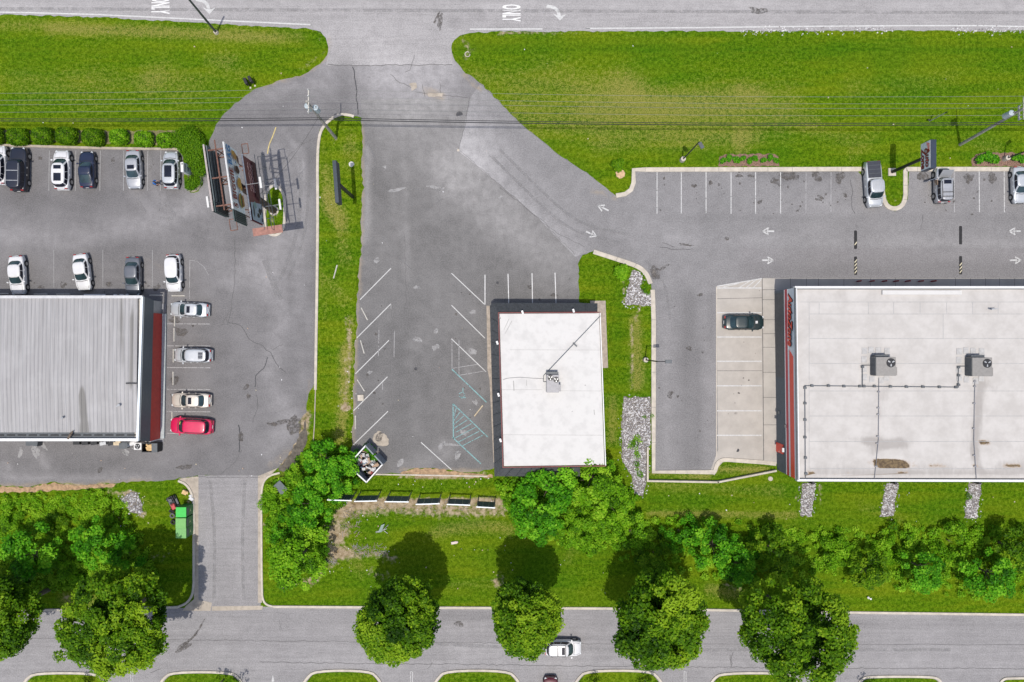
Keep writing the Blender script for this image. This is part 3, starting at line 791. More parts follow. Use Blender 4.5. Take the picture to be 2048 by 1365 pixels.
for k in range(8):
    t = 0.10 + k * 0.115
    a = (906 + 66 * t, 808 + 67 * t + 2); b = (max(907, 906 + 66 * t - 32 - 10 * (k > 4)), 808 + 67 * t + 20 + 4 * (k > 4))
    mark([a, b], 0.09, M_PAINT_T)
for pts in ([(918, 788), (926, 784), (930, 791), (924, 797), (918, 792)], [(926, 784), (926, 776)], [(921, 795), (932, 796)]): mark(pts, 0.10, M_PAINT_T)
for pts in ([(904, 680), (904, 738)], [(918, 680), (918, 752)], [(906, 737), (955, 729)], [(918, 751), (972, 742)], [(758, 660), (757, 712)], [(789, 660), (788, 715)], [(765, 766), (765, 780)], [(782, 608), (782, 618)]): mark(pts, 0.07, M_PAINT_F)
for x in (62, 99, 152, 201, 248, 296, 322): mark([(x, 302), (x - 1, 382)], 0.10, mat('road_paint_ghost', (0.27, 0.268, 0.272), .9, var=.15))
for y, m in ((648, M_PAINT_F), (692, M_PAINT_F), (735.5, M_PAINT_F), (779, M_PAINT_F), (823.5, M_PAINT_F), (867, M_PAINT_F)): mark([(334, y), (421, y + .5)], 0.10, m)
mark([(380, 521), (379, 598)], 0.07, M_PAINT_F); mark([(380, 521), (394, 523), (408, 534), (417, 550)], 0.05, M_PAINT_F)
for x in (108, 206, 305): mark([(x, 500), (x, 575)], 0.08, _M['road_paint_ghost'])
mark(smooth_path([(552, 255), (545, 275), (538, 290), (535, 308)]), 0.12, M_PAINT_Y)
mark([(-300, 20), (0, 25), (60, 26), (200, 30), (430, 41), (621, 50)], 0.17, M_PAINT_R, name='road_edge_line'); mark([(940, 59), (1085, 58.5)], 0.17, M_PAINT_R, name='road_edge_line'); mark([(1115, 58.3), (1180, 57.5)], 0.08, M_PAINT_F, name='road_edge_line')
mark([(1172, 57.5), (1400, 56), (1600, 53.5), (1800, 52), (1960, 52), (2048, 54), (2500, 60)], 0.17, M_PAINT_R, name='road_edge_line')
for x, y in ((264, 1352), (823, 1352), (1370, 1352)):
    mark([(x - 2, y - 9), (x - 2, y + 25)], 0.07, name='road_arrow'); mark([(x + 2, y - 9), (x + 2, y + 25)], 0.07, name='road_arrow'); mark([(x - 2, y - 9), (x + 2, y - 9)], 0.07, name='road_arrow')
flat('road_arrow', [(546, 1350), (549, 1364), (547, 1362), (547, 1390), (545, 1390), (545, 1362), (543, 1364)], 0.0275, M_PAINT)


def small_arrow(x, y, ang, s=1.0):
    """arrow with an open barbed head, pointing along ang in the picture"""
    c, q = math.cos(ang), math.sin(ang)
    T = lambda u, v: (x + s * (u * c - v * q), y + s * (u * q + v * c))
    for pts, w in (([T(-11, 0), T(2, 0)], 0.20), ([T(12, 0), T(0, -7)], 0.14), ([T(12, 0), T(0, 7)], 0.14), ([T(12, 0), T(1, 0)], 0.07), ([T(0, -7), T(3, 0), T(0, 7)], 0.08)):
        line('road_arrow', pts, w, 0.0278 + 0.0002 * len(pts), M_PAINT)


small_arrow(1207, 417, R(205)); small_arrow(1182, 468, R(25)); small_arrow(1537, 463, R(180)); small_arrow(1535, 521, 0)
small_arrow(2030, 463, R(180)); small_arrow(2030, 521, 0)


def turn_arrow(x, y):
    pts = smooth_path([(x - 22, y - 11), (x - 8, y - 9), (x + 1, y - 2), (x + 4, y + 10)], 2)
    line('road_arrow', pts, 0.40, 0.0278, M_PAINT_R)
    flat('road_arrow', [(x - 9, y + 4), (x + 5, y + 18), (x + 17, y + 5), (x + 5, y + 9)], 0.0284, M_PAINT_R)


turn_arrow(1115, 24); turn_arrow(414, 11)


def text(name, s, origin, right, up, size, material, parent=None, depth=0.012, bold=0.0, shear=0.0, xs=1.0, kind=None, sp=1.0):
    cu = bpy.data.curves.new(name, 'FONT')
    cu.body = s
    cu.align_x = 'CENTER'; cu.align_y = 'CENTER'
    cu.size = 1.0; cu.extrude = 0.0; cu.offset = bold; cu.shear = shear; cu.space_character = sp
    cu.resolution_u = 3
    tmp = bpy.data.objects.new(name, cu)
    COL.objects.link(tmp)
    dg = bpy.context.evaluated_depsgraph_get()
    me = bpy.data.meshes.new_from_object(tmp.evaluated_get(dg))
    bpy.data.objects.remove(tmp); bpy.data.curves.remove(cu)
    rt, upv = Vector(right).normalized(), Vector(up).normalized()
    nr = rt.cross(upv)
    o = Vector(origin)
    l = root_loc(parent) if parent else Vector()
    for v in me.vertices:
        v.co = o + rt * (v.co.x * size * xs) + upv * (v.co.y * size) + nr * depth - l
    me.materials.clear()
    ob = link_mesh(name, me, material, parent)
    if kind: tag(ob, kind=kind)
    return ob


text('road_lettering', 'ONLY', P(1021, 26, 0.028), (0, -1, 0), (1, 0, 0), 3.1, mat('road_lettering_white', (0.66, 0.66, 0.655), .75, var=.08), xs=0.25, bold=.025, kind='structure', depth=0.0)
text('road_lettering', 'ONLY', P(319, 11, 0.028), (0, -1, 0), (1, 0, 0), 3.1, mat('road_lettering_white', (0.66, 0.66, 0.655), .75, var=.08), xs=0.25, bold=.025, kind='structure', depth=0.0)


# ------------------------------------------------------------------ kerbs and islands
def kerb(pts, w=0.3, h=0.13, smooth=0, closed=False, material=None, name='kerb'):
    if smooth: pts = smooth_path(pts, smooth, closed)
    p = [Vector(P(*q)[:2]) for q in pts]
    n = len(p)
    L, Rr = [], []
    for i in range(n):
        if closed: d = p[(i + 1) % n] - p[i - 1]
        else: d = p[min(i + 1, n - 1)] - p[max(i - 1, 0)]
        d.normalize()
        q = Vector((-d.y, d.x)) * (w / 2)
        L.append(p[i] + q); Rr.append(p[i] - q)
    mb = MB()
    c = 0.02
    rows = []
    for i in range(n):
        d = (L[i] - Rr[i]).normalized() * c
        rows.append([(*L[i], 0), (*L[i], h - c), (*(L[i] - d), h), (*(Rr[i] + d), h), (*Rr[i], h - c), (*Rr[i], 0)])
    vs = [v for r in rows for v in r]
    fs = []
    for i in range(n if closed else n - 1):
        a, b = i * 6, ((i + 1) % n) * 6
        for k in range(5): fs.append((a + k, a + k + 1, b + k + 1, b + k))
    if not closed:
        fs.append(tuple(range(6))); fs.append(tuple(range((n - 1) * 6 + 5, (n - 1) * 6 - 1, -1)))
    mb.add(vs, fs)
    o = mb.build(name, material or M_CONC)
    return tag(o, kind='structure')


strip_l = [(625, 905), (629, 850), (631, 780), (634, 600), (636, 420), (635, 320), (638, 276), (645, 256), (660, 240), (680, 229), (700, 231), (708, 234)]
kerb(strip_l[2:], 0.34, 0.14, 1, material=M_CONC)
kerb(strip_l[:3], 0.12, 0.06, 0, material=M_CONC3)
sheet('lawn', [(634, 905), (633, 700), (637, 420), (637, 320), (641, 278), (650, 258), (664, 244), (682, 234), (700, 236), (719, 238), (722, 300), (719, 340), (723, 380), (718, 430), (719, 500), (713, 545), (713, 580), (709, 620), (709, 660), (704, 710), (702, 890), (690, 930), (640, 935)], 0.05, M_GRASS, amp=0.12, cell=0.5, seed=21, grass=True)
kerb([(1232, 392), (1250, 389), (1262, 380), (1267, 366), (1267, 340.5), (1290, 340), (1722, 339)], 0.55, 0.13, 0)
kerb(smooth_path([(1764, 378), (1766, 398), (1774, 414), (1789, 419), (1803, 413), (1810, 398), (1810, 370), (1810, 342)], 1) + [(1812, 339), (2048, 339), (2600, 339)], 0.55, 0.13, 0)
sheet('lawn', [(1722, 333), (1768, 333), (1816, 333), (1808, 345), (1807, 396), (1800, 408), (1789, 414), (1778, 408), (1768, 396), (1764, 380), (1762, 348), (1722, 345)], 0.05, M_GRASS, amp=0.02, cell=0.5, seed=22, grass=True)
kerb(smooth_path([(1187, 504), (1240, 521), (1278, 534), (1293, 548), (1301, 568)], 2), 0.55, 0.13)
kerb([(1305, 580), (1307, 640), (1307, 800), (1307, 944), (1427, 944.5)], 0.55, 0.13)
kerb(smooth_path([(1425, 948), (1431, 940), (1434, 926), (1446, 919), (1470, 921)], 2) + [(1527, 925), (1552, 928)], 0.5, 0.125)
kerb([(-300, 286), (0, 291), (100, 294), (200, 297), (352, 299), (364, 302)], 0.3, 0.13, material=M_CONC3)
kerb([(401, 350), (402, 366), (396, 379), (386, 383), (376, 379)], 0.3, 0.13, 2, material=M_CONC3)
flat('soil', [(-300, 280), (0, 283), (352, 291), (368, 295), (374, 330), (376, 376), (386, 380), (398, 374), (402, 345), (408, 310), (412, 288), (380, 262), (0, 262), (-300, 262)], 0.016, mat('hedge_bed', (0.15, 0.14, 0.06), .95, var=.4, scale=2.5, bmp=.4), amp=.12)
oval = [(549, 371), (558, 375), (566, 385), (570, 400), (570, 440), (567, 458), (560, 468), (549, 472), (538, 468), (531, 458), (530, 440), (531, 400), (534, 384), (541, 375)]
kerb(oval, 0.34, 0.14, 2, closed=True)
sheet('lawn', [(549 + (x - 549) * .86, 421 + (y - 421) * .94) for x, y in smooth_path(oval, 1, True)], 0.09, M_GRASS, amp=0.0, cell=0.5, seed=23, grass=True)
kerb(smooth_path([(357, 962), (372, 968), (382, 982), (387, 1000), (388, 1030)], 1) + [(388, 1150)] + smooth_path([(388, 1165), (386, 1190), (374, 1207), (356, 1214)], 2), 0.28, 0.13, material=M_CONC)
kerb([(356, 1214.5), (280, 1216), (150, 1219), (0, 1222), (-400, 1224)], 0.28, 0.13)
kerb([(560, 946), (540, 951), (528, 962), (524, 978), (523, 1000), (524, 1186), (527, 1202), (534, 1210), (546, 1213)], 0.24, 0.13, 1)
kerb([(546, 1213.4), (800, 1215), (1230, 1217), (1480, 1221), (1700, 1225), (2048, 1229.5), (2600, 1237)], 0.30, 0.13)
for x0, x1, y0 in ((45, 214, 1346), (318, 488, 1344), (604, 766, 1341), (866, 1042, 1341), (1147, 1327, 1341), (1418, 1602, 1346), (1714, 1886, 1353), (1996, 2180, 1356)):
    q = [(x0, 1460), (x0, 1375), (x0 + 8, 1358), (x0 + 26, y0), (x1 - 26, y0), (x1 - 8, 1358), (x1, 1375), (x1, 1460)]
    kerb(q, 0.3, 0.13, 2)
    sheet('lawn', [(x, y) for x, y in smooth_path([(x0 + 4, 1460), (x0 + 4, 1377), (x0 + 11, 1361), (x0 + 28, y0 + 3), (x1 - 28, y0 + 3), (x1 - 11, 1361), (x1 - 4, 1377), (x1 - 4, 1460)], 1)], 0.09, M_GRASS, amp=0.0, cell=0.6, seed=24 + x0, grass=True)
kerb([(752, 949), (975, 953)], 0.18, 0.08, material=M_CONC)
for x in list(range(1290, 1722, 49)) + list(range(1834, 2048, 49)): line('joint', [(x, 335.5), (x, 344)], .03, .1335, M_CRACK)
for y in (640, 695, 745, 815, 885): line('joint', [(1303, y), (1311, y)], .03, .1335, M_CRACK)
for x, y, x2, y2 in ((1231, 523, 1236, 514), (1268, 535, 1273, 527), (1806, 400, 1814, 400), (1806, 372, 1814, 372), (1350, 940, 1350, 949)): line('joint', [(x, y), (x2, y2)], .03, .1335, M_CRACK)
# retaining wall
mb = MB()
pts = [P(*q) for q in ((1294, 895), (1294, 961), (1434, 963.5), (1549, 941))]
for a, b in zip(pts[:-1], pts[1:]):
    d = (b - a); mb.box(((a + b) / 2) + Vector((0, 0, 0.25)), (d.length + 0.2, 0.22, 0.5 + 0.004 * abs(d.x > 5)), math.atan2(d.y, d.x))
tag(mb.build('retaining_wall', M_CONC, bevel=0.02), 'low pale concrete retaining wall bending round the corner of the parts store lot', 'wall')


# ------------------------------------------------------------------ buildings
def wallbox(mb, corners, z0, z1, mi=0):
    mb.prism([tuple(c[:2]) for c in corners], z0, z1, mi)


def inset(poly, d):
    """pull a convex polygon's corners towards its centre by about d"""
    c = sum((Vector(p[:2]) for p in poly), Vector((0, 0))) / len(poly)
    out = []
    n = len(poly)
    for i in range(n):
        a, b, e = Vector(poly[i - 1][:2]), Vector(poly[i][:2]), Vector(poly[(i + 1) % n][:2])
        u, w = (a - b).normalized(), (e - b).normalized()
        out.append(b + (u + w) * d)
    return out


def fan(name, c, r, parent, z, blades=3):
    """condenser fan: dark well, ring and blades"""
    mb = MB().cyl((c[0], c[1], z - 0.02), (c[0], c[1], z + 0.03), r, n=20)
    o = mb.build(name, M_BLACK, parent)
    b = MB()
    for k in range(blades):
        t = 2 * math.pi * k / blades + 0.5
        u = Vector((math.cos(t), math.sin(t), 0)); w = Vector((-u.y, u.x, 0))
        c0 = Vector((c[0], c[1], z + 0.06))
        b.slab(c0 + u * r * .22 - w * r * .10, c0 + u * r * .8 - w * r * .16, c0 + u * r * .75 + w * r * .16, c0 + u * r * .25 + w * r * .10, 0.01)
    b.build('fan_blades', M_STEEL, o)
    return o


# --- the middle building: flat white roof, dark mansard skirt, red trim
ZR = 4.5
rf = [P(997, 626, ZR), P(1200, 625, ZR), P(1211, 932, ZR), P(1006, 935, ZR)]   # NW NE SE SW
bm = thing('shop_building', 'vacant single storey shop with flat white roof, dark shingled skirt and red trim', 'building', sum(rf, Vector()) / 4 * 1.0)
bm.location.z = 0
body = inset(rf, 0.35)
MB().prism([tuple(p) for p in body], 0, 4.2).build('wall', mat('painted_brick', (0.30, 0.20, 0.16), .85, var=.15, scale=5), bm)
MB().prism([tuple(p[:2]) for p in inset(rf, 0.12)], 4.2, ZR - 0.03).build('roof', M_ROOFW, bm)
mb = MB()
for i, (a, b) in enumerate(((0, 1), (1, 2), (2, 3), (3, 0))):
    A, B = rf[a], rf[b]
    d = (B - A); ang = math.atan2(d.y, d.x)
    nrm = Vector((d.y, -d.x, 0)).normalized()
    mb.box((A + B) / 2 - Vector((0, 0, 0.06 + i * 0.003)), (d.length + 0.12 - 0.24 * (i % 2), 0.11, 0.34), ang, mi=1 if i == 1 else 0)
mb.build('parapet_trim', [M_REDT, M_WHITE], bm)
ev = [P(978, 603, 3.0), P(1196, 606, 3.0), P(1212, 955, 3.0), P(987, 954, 3.0)]
ev = [Vector(P(980, 612, 3.0)), Vector(P(1195, 607, 3.0)), None, Vector(P(989, 953, 3.0))]
up = [P(996, 624, 4.3), P(1195, 623.5, 4.3), None, P(1006, 937, 4.3)]
se_e, se_u = P(1160, 953, 3.0), P(1160, 936, 4.3)
mb = MB()
cn = P(986, 606, 3.0)          # clipped north-west corner
cw = P(979.5, 612, 3.0)
mb.slab(cn, up[0], up[1], ev[1], -0.12)
mb.slab(ev[3], up[3], up[0], cw, -0.12)
mb.add([cw, up[0], cn], [(0, 1, 2)])
mb.slab(se_e, se_u, up[3], ev[3], -0.12)
sk = mb.build('mansard_roof', M_CHAR, bm)
mb = MB()
for a0, a1, n in (((cn, up[0]), (ev[1], up[1]), 9), ((ev[3], up[3]), (cw, up[0]), 14), ((se_e, se_u), (ev[3], up[3]), 8)):
    for k in range(1, n):
        t = k / n
        lo = a0[0].lerp(a1[0], t) + Vector((0, 0, .14)); hi = a0[1].lerp(a1[1], t) + Vector((0, 0, .13))
        mb.cyl(lo, hi, 0.03, n=4)
mb.build('roof_rib', M_DGREY, bm)
for q in ((1045, 625), (1147, 622), (994.5, 686), (997, 790), (1001, 881)):
    c = P(*q, 4.75)
    f = MB().box(c, (0.22, 0.42, 0.18), 0.3).build('floodlight', M_WHITE, bm)
    MB().cyl(c - Vector((0, 0, .3)), c, 0.04, n=6).build('bracket', M_STEEL, f)
# rooftop unit
zt = ZR
u0, u1 = P(1092, 743.5, zt + 1.2), P(1119, 787, zt + 1.2)
uc = (u0 + u1) / 2; w, h = abs(u1.x - u0.x), abs(u1.y - u0.y)
ru = MB().box((uc.x, uc.y - .15, zt + 0.58), (w * .92, h * .82, 1.16)).box((uc.x + w * .12, uc.y - h * .26, zt + .5), (w * .98, h * .32, 0.95)).build('rooftop_unit', M_GREY, bm, bevel=0.02)
MB().box((uc.x - .05, uc.y + h * .40, zt + .45), (w * .86, h * .16, 0.9)).build('intake_hood', M_DGREY, ru)
fan('condenser_fan', P(1101, 756, zt + 1.2), 0.34, ru, zt + 1.19); fan('condenser_fan', P(1112.5, 760, zt + 1.2), 0.34, ru, zt + 1.19)
a, b, c = P(1201, 632, ZR + .12), P(1095, 744, ZR + .25), P(1087, 752, ZR + .1)
MB().tube([a, b, c, P(1087, 764, ZR + .08), P(1092, 764, ZR + .08)], 0.035).box(P(1150, 690, ZR + .12), (0.16, 0.62, .1), R(48)).build('gas_pipe', M_DGREY, bm)
MB().tube([P(*q, ZR + .01) for q in ((1006, 760), (1014, 757), (1040, 755), (1065, 757), (1087, 758))], 0.025).build('drain_line', M_GREY, bm)
sc_ = MB()
for (x0_, y0_, x1_, y1_, w_) in ((1027, 762, 1028, 782, .09), (1053, 760, 1053, 772, .06), (1008, 660, 1018, 638, .05), (1010, 668, 1024, 642, .05), (998, 634, 1001, 638, .18), (1190, 642, 1194, 640, .1), (1144, 823, 1145, 824, .16), (1188, 820, 1189, 830, .08), (1170, 770, 1171, 772, .12), (1100, 770, 1100, 771, .1), (1204, 700, 1206, 780, .05), (1207, 800, 1210, 900, .05), (1020, 700, 1200, 700.6, .03), (1004, 870, 1208, 871, .03), (1000, 780, 1085, 780, .03), (1120, 782, 1205, 782.5, .03)):
    a, b = P(x0_, y0_, ZR), P(x1_, y1_, ZR); d = b - a
    sc_.box(Vector(((a.x + b.x) / 2, (a.y + b.y) / 2, ZR - .024)), (d.length, w_, .008), math.atan2(d.y, d.x))
tag(sc_.build('roof_scuff', mat('roof_grime', (.30, .295, .285), .9, var=.2), bm), kind='stuff')
o = MB()
for k, q in enumerate(((1028, 765, 1.2, 8), (1005, 636, 3, 3), (1015, 650, 2.5, 20), (1053, 765, 1, 6), (1144, 823, 2, 2), (1190, 642, 3, 2))):
    pass
pw = MB()
for k in range(5):
    c = Vector(body[0]).lerp(Vector(body[1]), (k + .5) / 5)
    MB().box((c.x, c.y + 0.02, 1.35), (1.9, 0.12, 1.9), R(0)).build('window', M_GLASS, bm)
c = Vector(body[3]).lerp(Vector(body[0]), .45)
MB().box((c.x - .02, c.y, 1.05), (0.12, 1.0, 2.1), R(1.8)).build('door', M_DGREY, bm)

# --- the parts store on the east side
ZS = 6.4
nw, sw = P(1592, 575, ZS), P(1597, 961, ZS)
ne, se = P(2700, 575, ZS), P(2700, 964, ZS)
az = thing('store_building', 'large auto parts store with pale stained flat roof and red striped west wall', 'building', (nw + sw) / 2)
az.location.z = 0
MB().prism([tuple(p[:2]) for p in (sw, se, ne, nw)], 0, ZS - 0.6).build('wall', mat('grey_split_block', (0.125, 0.145, 0.158), .85, var=.1, scale=3), az)
roofm = bpy.data.materials.new('stained_membrane')
nt, p_ = nodes_of(roofm)
nz = noise(nt, 0.5, 6, 0.65); nf = noise(nt, 3.0, 4, 0.7)
c = mixc(nt, rampf(nt, nz, .3, .7), (0.405, 0.385, 0.365), (0.485, 0.465, 0.445))
st = attr(nt, 'stain').outputs['Fac']; rs = attr(nt, 'rust').outputs['Fac']
c = mixc(nt, rampf(nt, math_node(nt, 'ADD', st, math_node(nt, 'MULTIPLY', math_node(nt, 'SUBTRACT', noise(nt, 1.2, 5, .7, stretch=(2.5, .6, 1)), .5), .9)), .15, .9, 0, .62), c, (0.25, 0.23, 0.215))
y = math_node(nt, 'ADD', rs, math_node(nt, 'MULTIPLY', math_node(nt, 'SUBTRACT', nf, .5), .8))
c = mixc(nt, rampf(nt, y, .18, .45, 0, .5), c, (0.36, 0.28, 0.21))
c = mixc(nt, rampf(nt, y, .42, .62), c, mixc(nt, rampf(nt, nf, .35, .65), (0.07, 0.045, 0.025), (0.17, 0.12, 0.06)))
nt.links.new(c, p_.inputs['Base Color']); p_.inputs['Roughness'].default_value = .8
STAIN = [([(1620, 950), (1800, 948), (2048, 950)], 9, .45), ([(1620, 936), (2048, 938)], 8, .25), ([(1640, 780), (1640, 930)], 20, .12), ([(1880, 700), (1900, 880)], 40, .10), ([(1960, 770), (1955, 840), (1948, 905)], 18, .75), ([(1775, 770), (1755, 830)], 22, .32), ([(1735, 885), (1810, 890)], 18, .65), ([(1745, 905), (1800, 880)], 14, .5), ([(1690, 925), (1660, 900)], 30, .2), ([(1610, 940), (2048, 945)], 14, .25), ([(1950, 905), (1960, 950)], 14, .6), ([(1700, 880), (1760, 882)], 8, .5), ([(1730, 770), (1720, 830)], 14, .3), ([(2000, 930), (2048, 930)], 16, .4), ([(1840, 930), (1900, 930)], 14, .3), ([(1640, 600), (1690, 590)], 14, .2), ([(1990, 780), (1970, 760)], 20, .35), ([(1760, 945), (1840, 950)], 12, .3)]
RUST = [([(1755, 927), (1810, 930)], 9, 1.2), ([(1762, 928), (1800, 928)], 12, .6), ([(1860, 929), (1890, 929)], 6, .7), ([(1950, 933)], 7, .9), ([(1960, 883), (1975, 883)], 6, 1.1), ([(2010, 932), (2040, 931)], 6, .55), ([(1620, 946), (1630, 946)], 6, .7), ([(1800, 949), (1812, 949)], 6, .8), ([(1740, 882), (1950, 882)], 3.5, .34), ([(1685, 949), (1700, 949)], 5, .35), ([(1740, 925), (1830, 930)], 13, .28), ([(2034, 946)], 5, .4)]
zs_roof = ZS - 0.35
rin = [tuple(p) for p in inset([sw, se, ne, nw], 0.22)]
xs = np.array([q[0] for q in rin]); ys = np.array([q[1] for q in rin])
ig = inside_grid(rin, 0.45)
vs = [Vector(q[:2]) for q in rin] + [Vector(q) for q in ig if q[0] < 72]
res = geometry.delaunay_2d_cdt(vs, [], [[0, 1, 2, 3]], 1, 1e-5)
me = bpy.data.meshes.new('roof')
loc = root_loc(az)
me.from_pydata([(v.x - loc.x, v.y - loc.y, zs_roof) for v in res[0]], [], [f if (res[0][f[1]] - res[0][f[0]]).cross(res[0][f[2]] - res[0][f[0]]) > 0 else f[::-1] for f in res[2]])
k = CAM_H / (CAM_H - zs_roof) * PPM
xy = np.array([(v.x, v.y) for v in res[0]])
ppx = xy[:, 0] * k + 1024; ppy = 682.5 - xy[:, 1] * k
set_attr(me, 'stain', 1.25 * strokes_value(ppx, ppy, STAIN)); set_attr(me, 'rust', 1.3 * strokes_value(ppx, ppy, RUST))
roof = link_mesh('roof', me, roofm, az)
mb = MB()
for i, (A, B) in enumerate(((nw, ne), (sw, nw), (se, sw))):
    d = B - A
    mb.box((A + B) / 2 - Vector((0, 0, .305 + .003 * i)), (d.length + (0.26 if i != 1 else -0.28), 0.26, 0.61), math.atan2(d.y, d.x))
mb.build('parapet', M_WHITE, az)
mb = MB()
for y in (604, 628, 677, 727, 782, 832, 883, 937):
    a, b = P(1619 if y != 604 else 1600, y, zs_roof), P(2600, y + 1, zs_roof)
    mb.box((a + b) / 2 + Vector((0, 0, .006)), ((b - a).length, 0.055, .012))
for x, y0, y1 in ((1618, 604, 937), (1638, 604, 628), (1737, 604, 628), (1787, 604, 628), (1840, 604, 628), (1893, 604, 628), (1945, 604, 628), (1996, 604, 628), (1886, 628, 679)):
    a, b = P(x, y0, zs_roof), P(x + .5, y1, zs_roof)
    mb.box((a + b) / 2 + Vector((0, 0, .005)), (0.05, (b - a).length, .010))
mb.build('roof_seam', mat('seam_dirt', (0.33, 0.33, 0.33), .9, var=.15), az)
mb = MB()
a, b = P(1766, 577.5, ZS), P(1925, 582, ZS)
mb.box(((a.x + b.x) / 2, a.y - .45, ZS - .35), (b.x - a.x, .5, .5)).build('entrance_parapet', M_ROOFW, az)


def wall_strip(mb, y0, y1, z0, z1, off, mi=0, slant=0.0):
    """strip on the store's west wall between two photo rows, heights z0 to z1"""
    t0, t1 = (y0 - 575) / 386, (y1 - 575) / 386
    A, B = nw.lerp(sw, t0), nw.lerp(sw, t1)
    o = Vector((-off, 0, 0))
    f = lambda p, z: Vector((p.x, p.y, z)) + o
    A2 = nw.lerp(sw, (y0 + slant - 575) / 386)
    a, b, c, d = f(A, z0), f(B, z0), f(B, z1), f(A2, z1)
    i = Vector((off - 0.004, 0, 0)) if off else Vector()
    mb.add([a, b, c, d, a + i, b + i, c + i, d + i], [(3, 2, 1, 0), (0, 1, 5, 4), (1, 2, 6, 5), (2, 3, 7, 6), (3, 0, 4, 7)], mi)


M_SIGNGR = mat('pale_fascia', (0.70, 0.75, 0.78), .5, var=.05)
M_SRED = mat('sign_red', (0.85, 0.065, 0.035), .45, var=.06)
M_MAR = mat('stripe_maroon', (0.55, 0.03, 0.055), .5, var=.06)
fa = MB(); wall_strip(fa, 576, 960, 4.30, ZS - .02, 0.14); fa = fa.build('fascia', M_SIGNGR, az)
st = MB(); wall_strip(st, 576, 960, 3.45, 4.17, 0.146); st.build('stripe', M_MAR, az)
st = MB(); wall_strip(st, 576, 960, 4.17, 4.34, 0.15); wall_strip(st, 576, 960, 3.25, 3.45, 0.15); st.build('stripe', mat('bright_white', (.85, .85, .85), .5, var=.03), az)
st = MB(); wall_strip(st, 700, 960, 4.62, 5.72, 0.16, slant=14); st.build('stripe', M_SRED, az)
st = MB(); wall_strip(st, 576, 960, ZS - .16, ZS + .03, 0.17); st.build('coping', M_DGREY, az)
st = MB(); wall_strip(st, 581, 760, 0.0, 3.2, 0.05); st.build('storefront', M_DGREY, az)
tm = nw.lerp(sw, (639 - 575) / 386) + Vector((-0.18, 0, 0)); tm.z = 5.08
for nm, m, bo, dp in (('letter_outline', M_BLACK, 0.075, 0.02), ('lettering', M_SRED, 0.030, 0.08)):  # bolder black outline set behind the red letters
    text(nm, 'AutoZone', tm, (0, -1, 0), (0, 0, 1), 1.65, m, az, depth=dp, bold=bo, shear=0.35, xs=0.86)
dA = nw.lerp(sw, (911 - 575) / 386)
d = MB().box((dA.x - .06, dA.y, 1.1), (0.12, 1.15, 2.2)).build('door', M_SRED, az)
MB().box((dA.x - .13, dA.y - .4, 1.05), (0.06, .06, .2)).build('handle', M_STEEL, d)
MB().box((dA.x - .2, dA.y, 2.6), (0.3, .5, .18)).build('wall_lamp', M_WHITE, az)
MB().box((dA.x - .22, dA.y + 3.0, 3.35), (0.35, .35, .3)).build('wall_lamp', M_DGREY, az)
MB().box((dA.x - .12, dA.y + 4.4, 1.0), (0.22, .3, .5)).build('meter_box', M_DGREY, az)
for q, t in (((1743, 711), 0), ((1934, 712), 0)):
    zt = zs_roof
    a, b = P(q[0], q[1], zt), P(q[0] + 45, q[1] + 43, zt + 1.3)
    c0 = P(q[0] + 23.5, q[1] + 22, zt + .7)
    ru = MB().box((c0.x, c0.y, zt + .65), (2.25, 2.15, 1.3)).box((c0.x + .28, c0.y - .55, zt + .55), (2.2, .95, 1.1)).build('rooftop_unit', mat('warm_grey_casing', (.235, .225, .212), .5, .15, var=.08), az, bevel=.02)
    MB().box((c0.x - 1.14, c0.y, zt + .62), (0.06, 2.0, 1.1)).build('service_panel', M_DGREY, ru)
    MB().box((c0.x - .25, c0.y + 1.18, zt + .5), (1.5, .3, .8)).build('intake_hood', M_DGREY, ru)
    fan('condenser_fan', (c0.x + .55, c0.y + .42), .52, ru, zt + 1.3)
    for i, (dx, dy) in enumerate(((-1.8, 1.75), (-1.05, 1.85), (-.2, 1.8), (.8, 1.75), (-1.85, .75), (-1.85, -.35), (-1.8, -1.3), (-.95, -1.5), (.1, -1.65), (.75, -1.35))):
        MB().box((c0.x + dx, c0.y + dy, zt + .03), (0.62, 0.72, 0.05), 0).build('roof_paver', mat('roof_paver', (0.40, 0.395, 0.39), .9, var=.12), ru)
z = zs_roof + .16
mb = MB()
runs = [[(1611, 956), (1610, 772)], [(1610, 772), (1918, 775)], [(1725, 771.5), (1725, 731), (1742, 731)], [(1917, 775), (1917, 733), (1934, 733)]]
for r in runs: mb.tube([P(*q, z) for q in r], .036)
for x, y in [(1624, 772), (1657, 772), (1688, 773), (1720, 773), (1728, 773), (1749, 773), (1781, 773.5), (1813, 774), (1846, 774), (1879, 774.5), (1912, 775), (1610, 776), (1610, 807), (1610, 840), (1610, 875), (1611, 916), (1612, 948), (1725, 734), (1917, 735), (1917, 751), (1917, 770)]:
    mb.box(P(x, y, z - .04), (.32, .26, .18))
mb.build('gas_pipe', M_DGREY, az)
for r, brackets in (([(1758, 757), (1757, 880), (1749, 959)], [(1757, 784), (1756, 816), (1756, 829), (1755, 873), (1754, 887), (1752, 933)]), ([(1950, 760), (1948, 880), (1953, 960)], [(1949, 763), (1949, 773), (1948, 807), (1947, 857), (1948, 911), (1950, 933)])):
    mb = MB().tube([P(*q, z - .05) for q in r], .03)
    for x, y in brackets: mb.box(P(x, y, z - .1), (.3, .16, .16))
    mb.build('drain_line', M_GREY, az)
mb = MB().cyl(P(1985, 619, zs_roof), P(1985, 619, zs_roof + .7), .1, n=8).box(P(1990, 618, zs_roof + .5), (.6, .08, .1)).build('roof_vent', M_STEEL, az)
for x in (1623, 1787, 1953): MB().box(P(x, 964, 0.9) - Vector((0, .05, .2)), (.3, .3, 1.6)).build('downspout', M_BLACK, az)
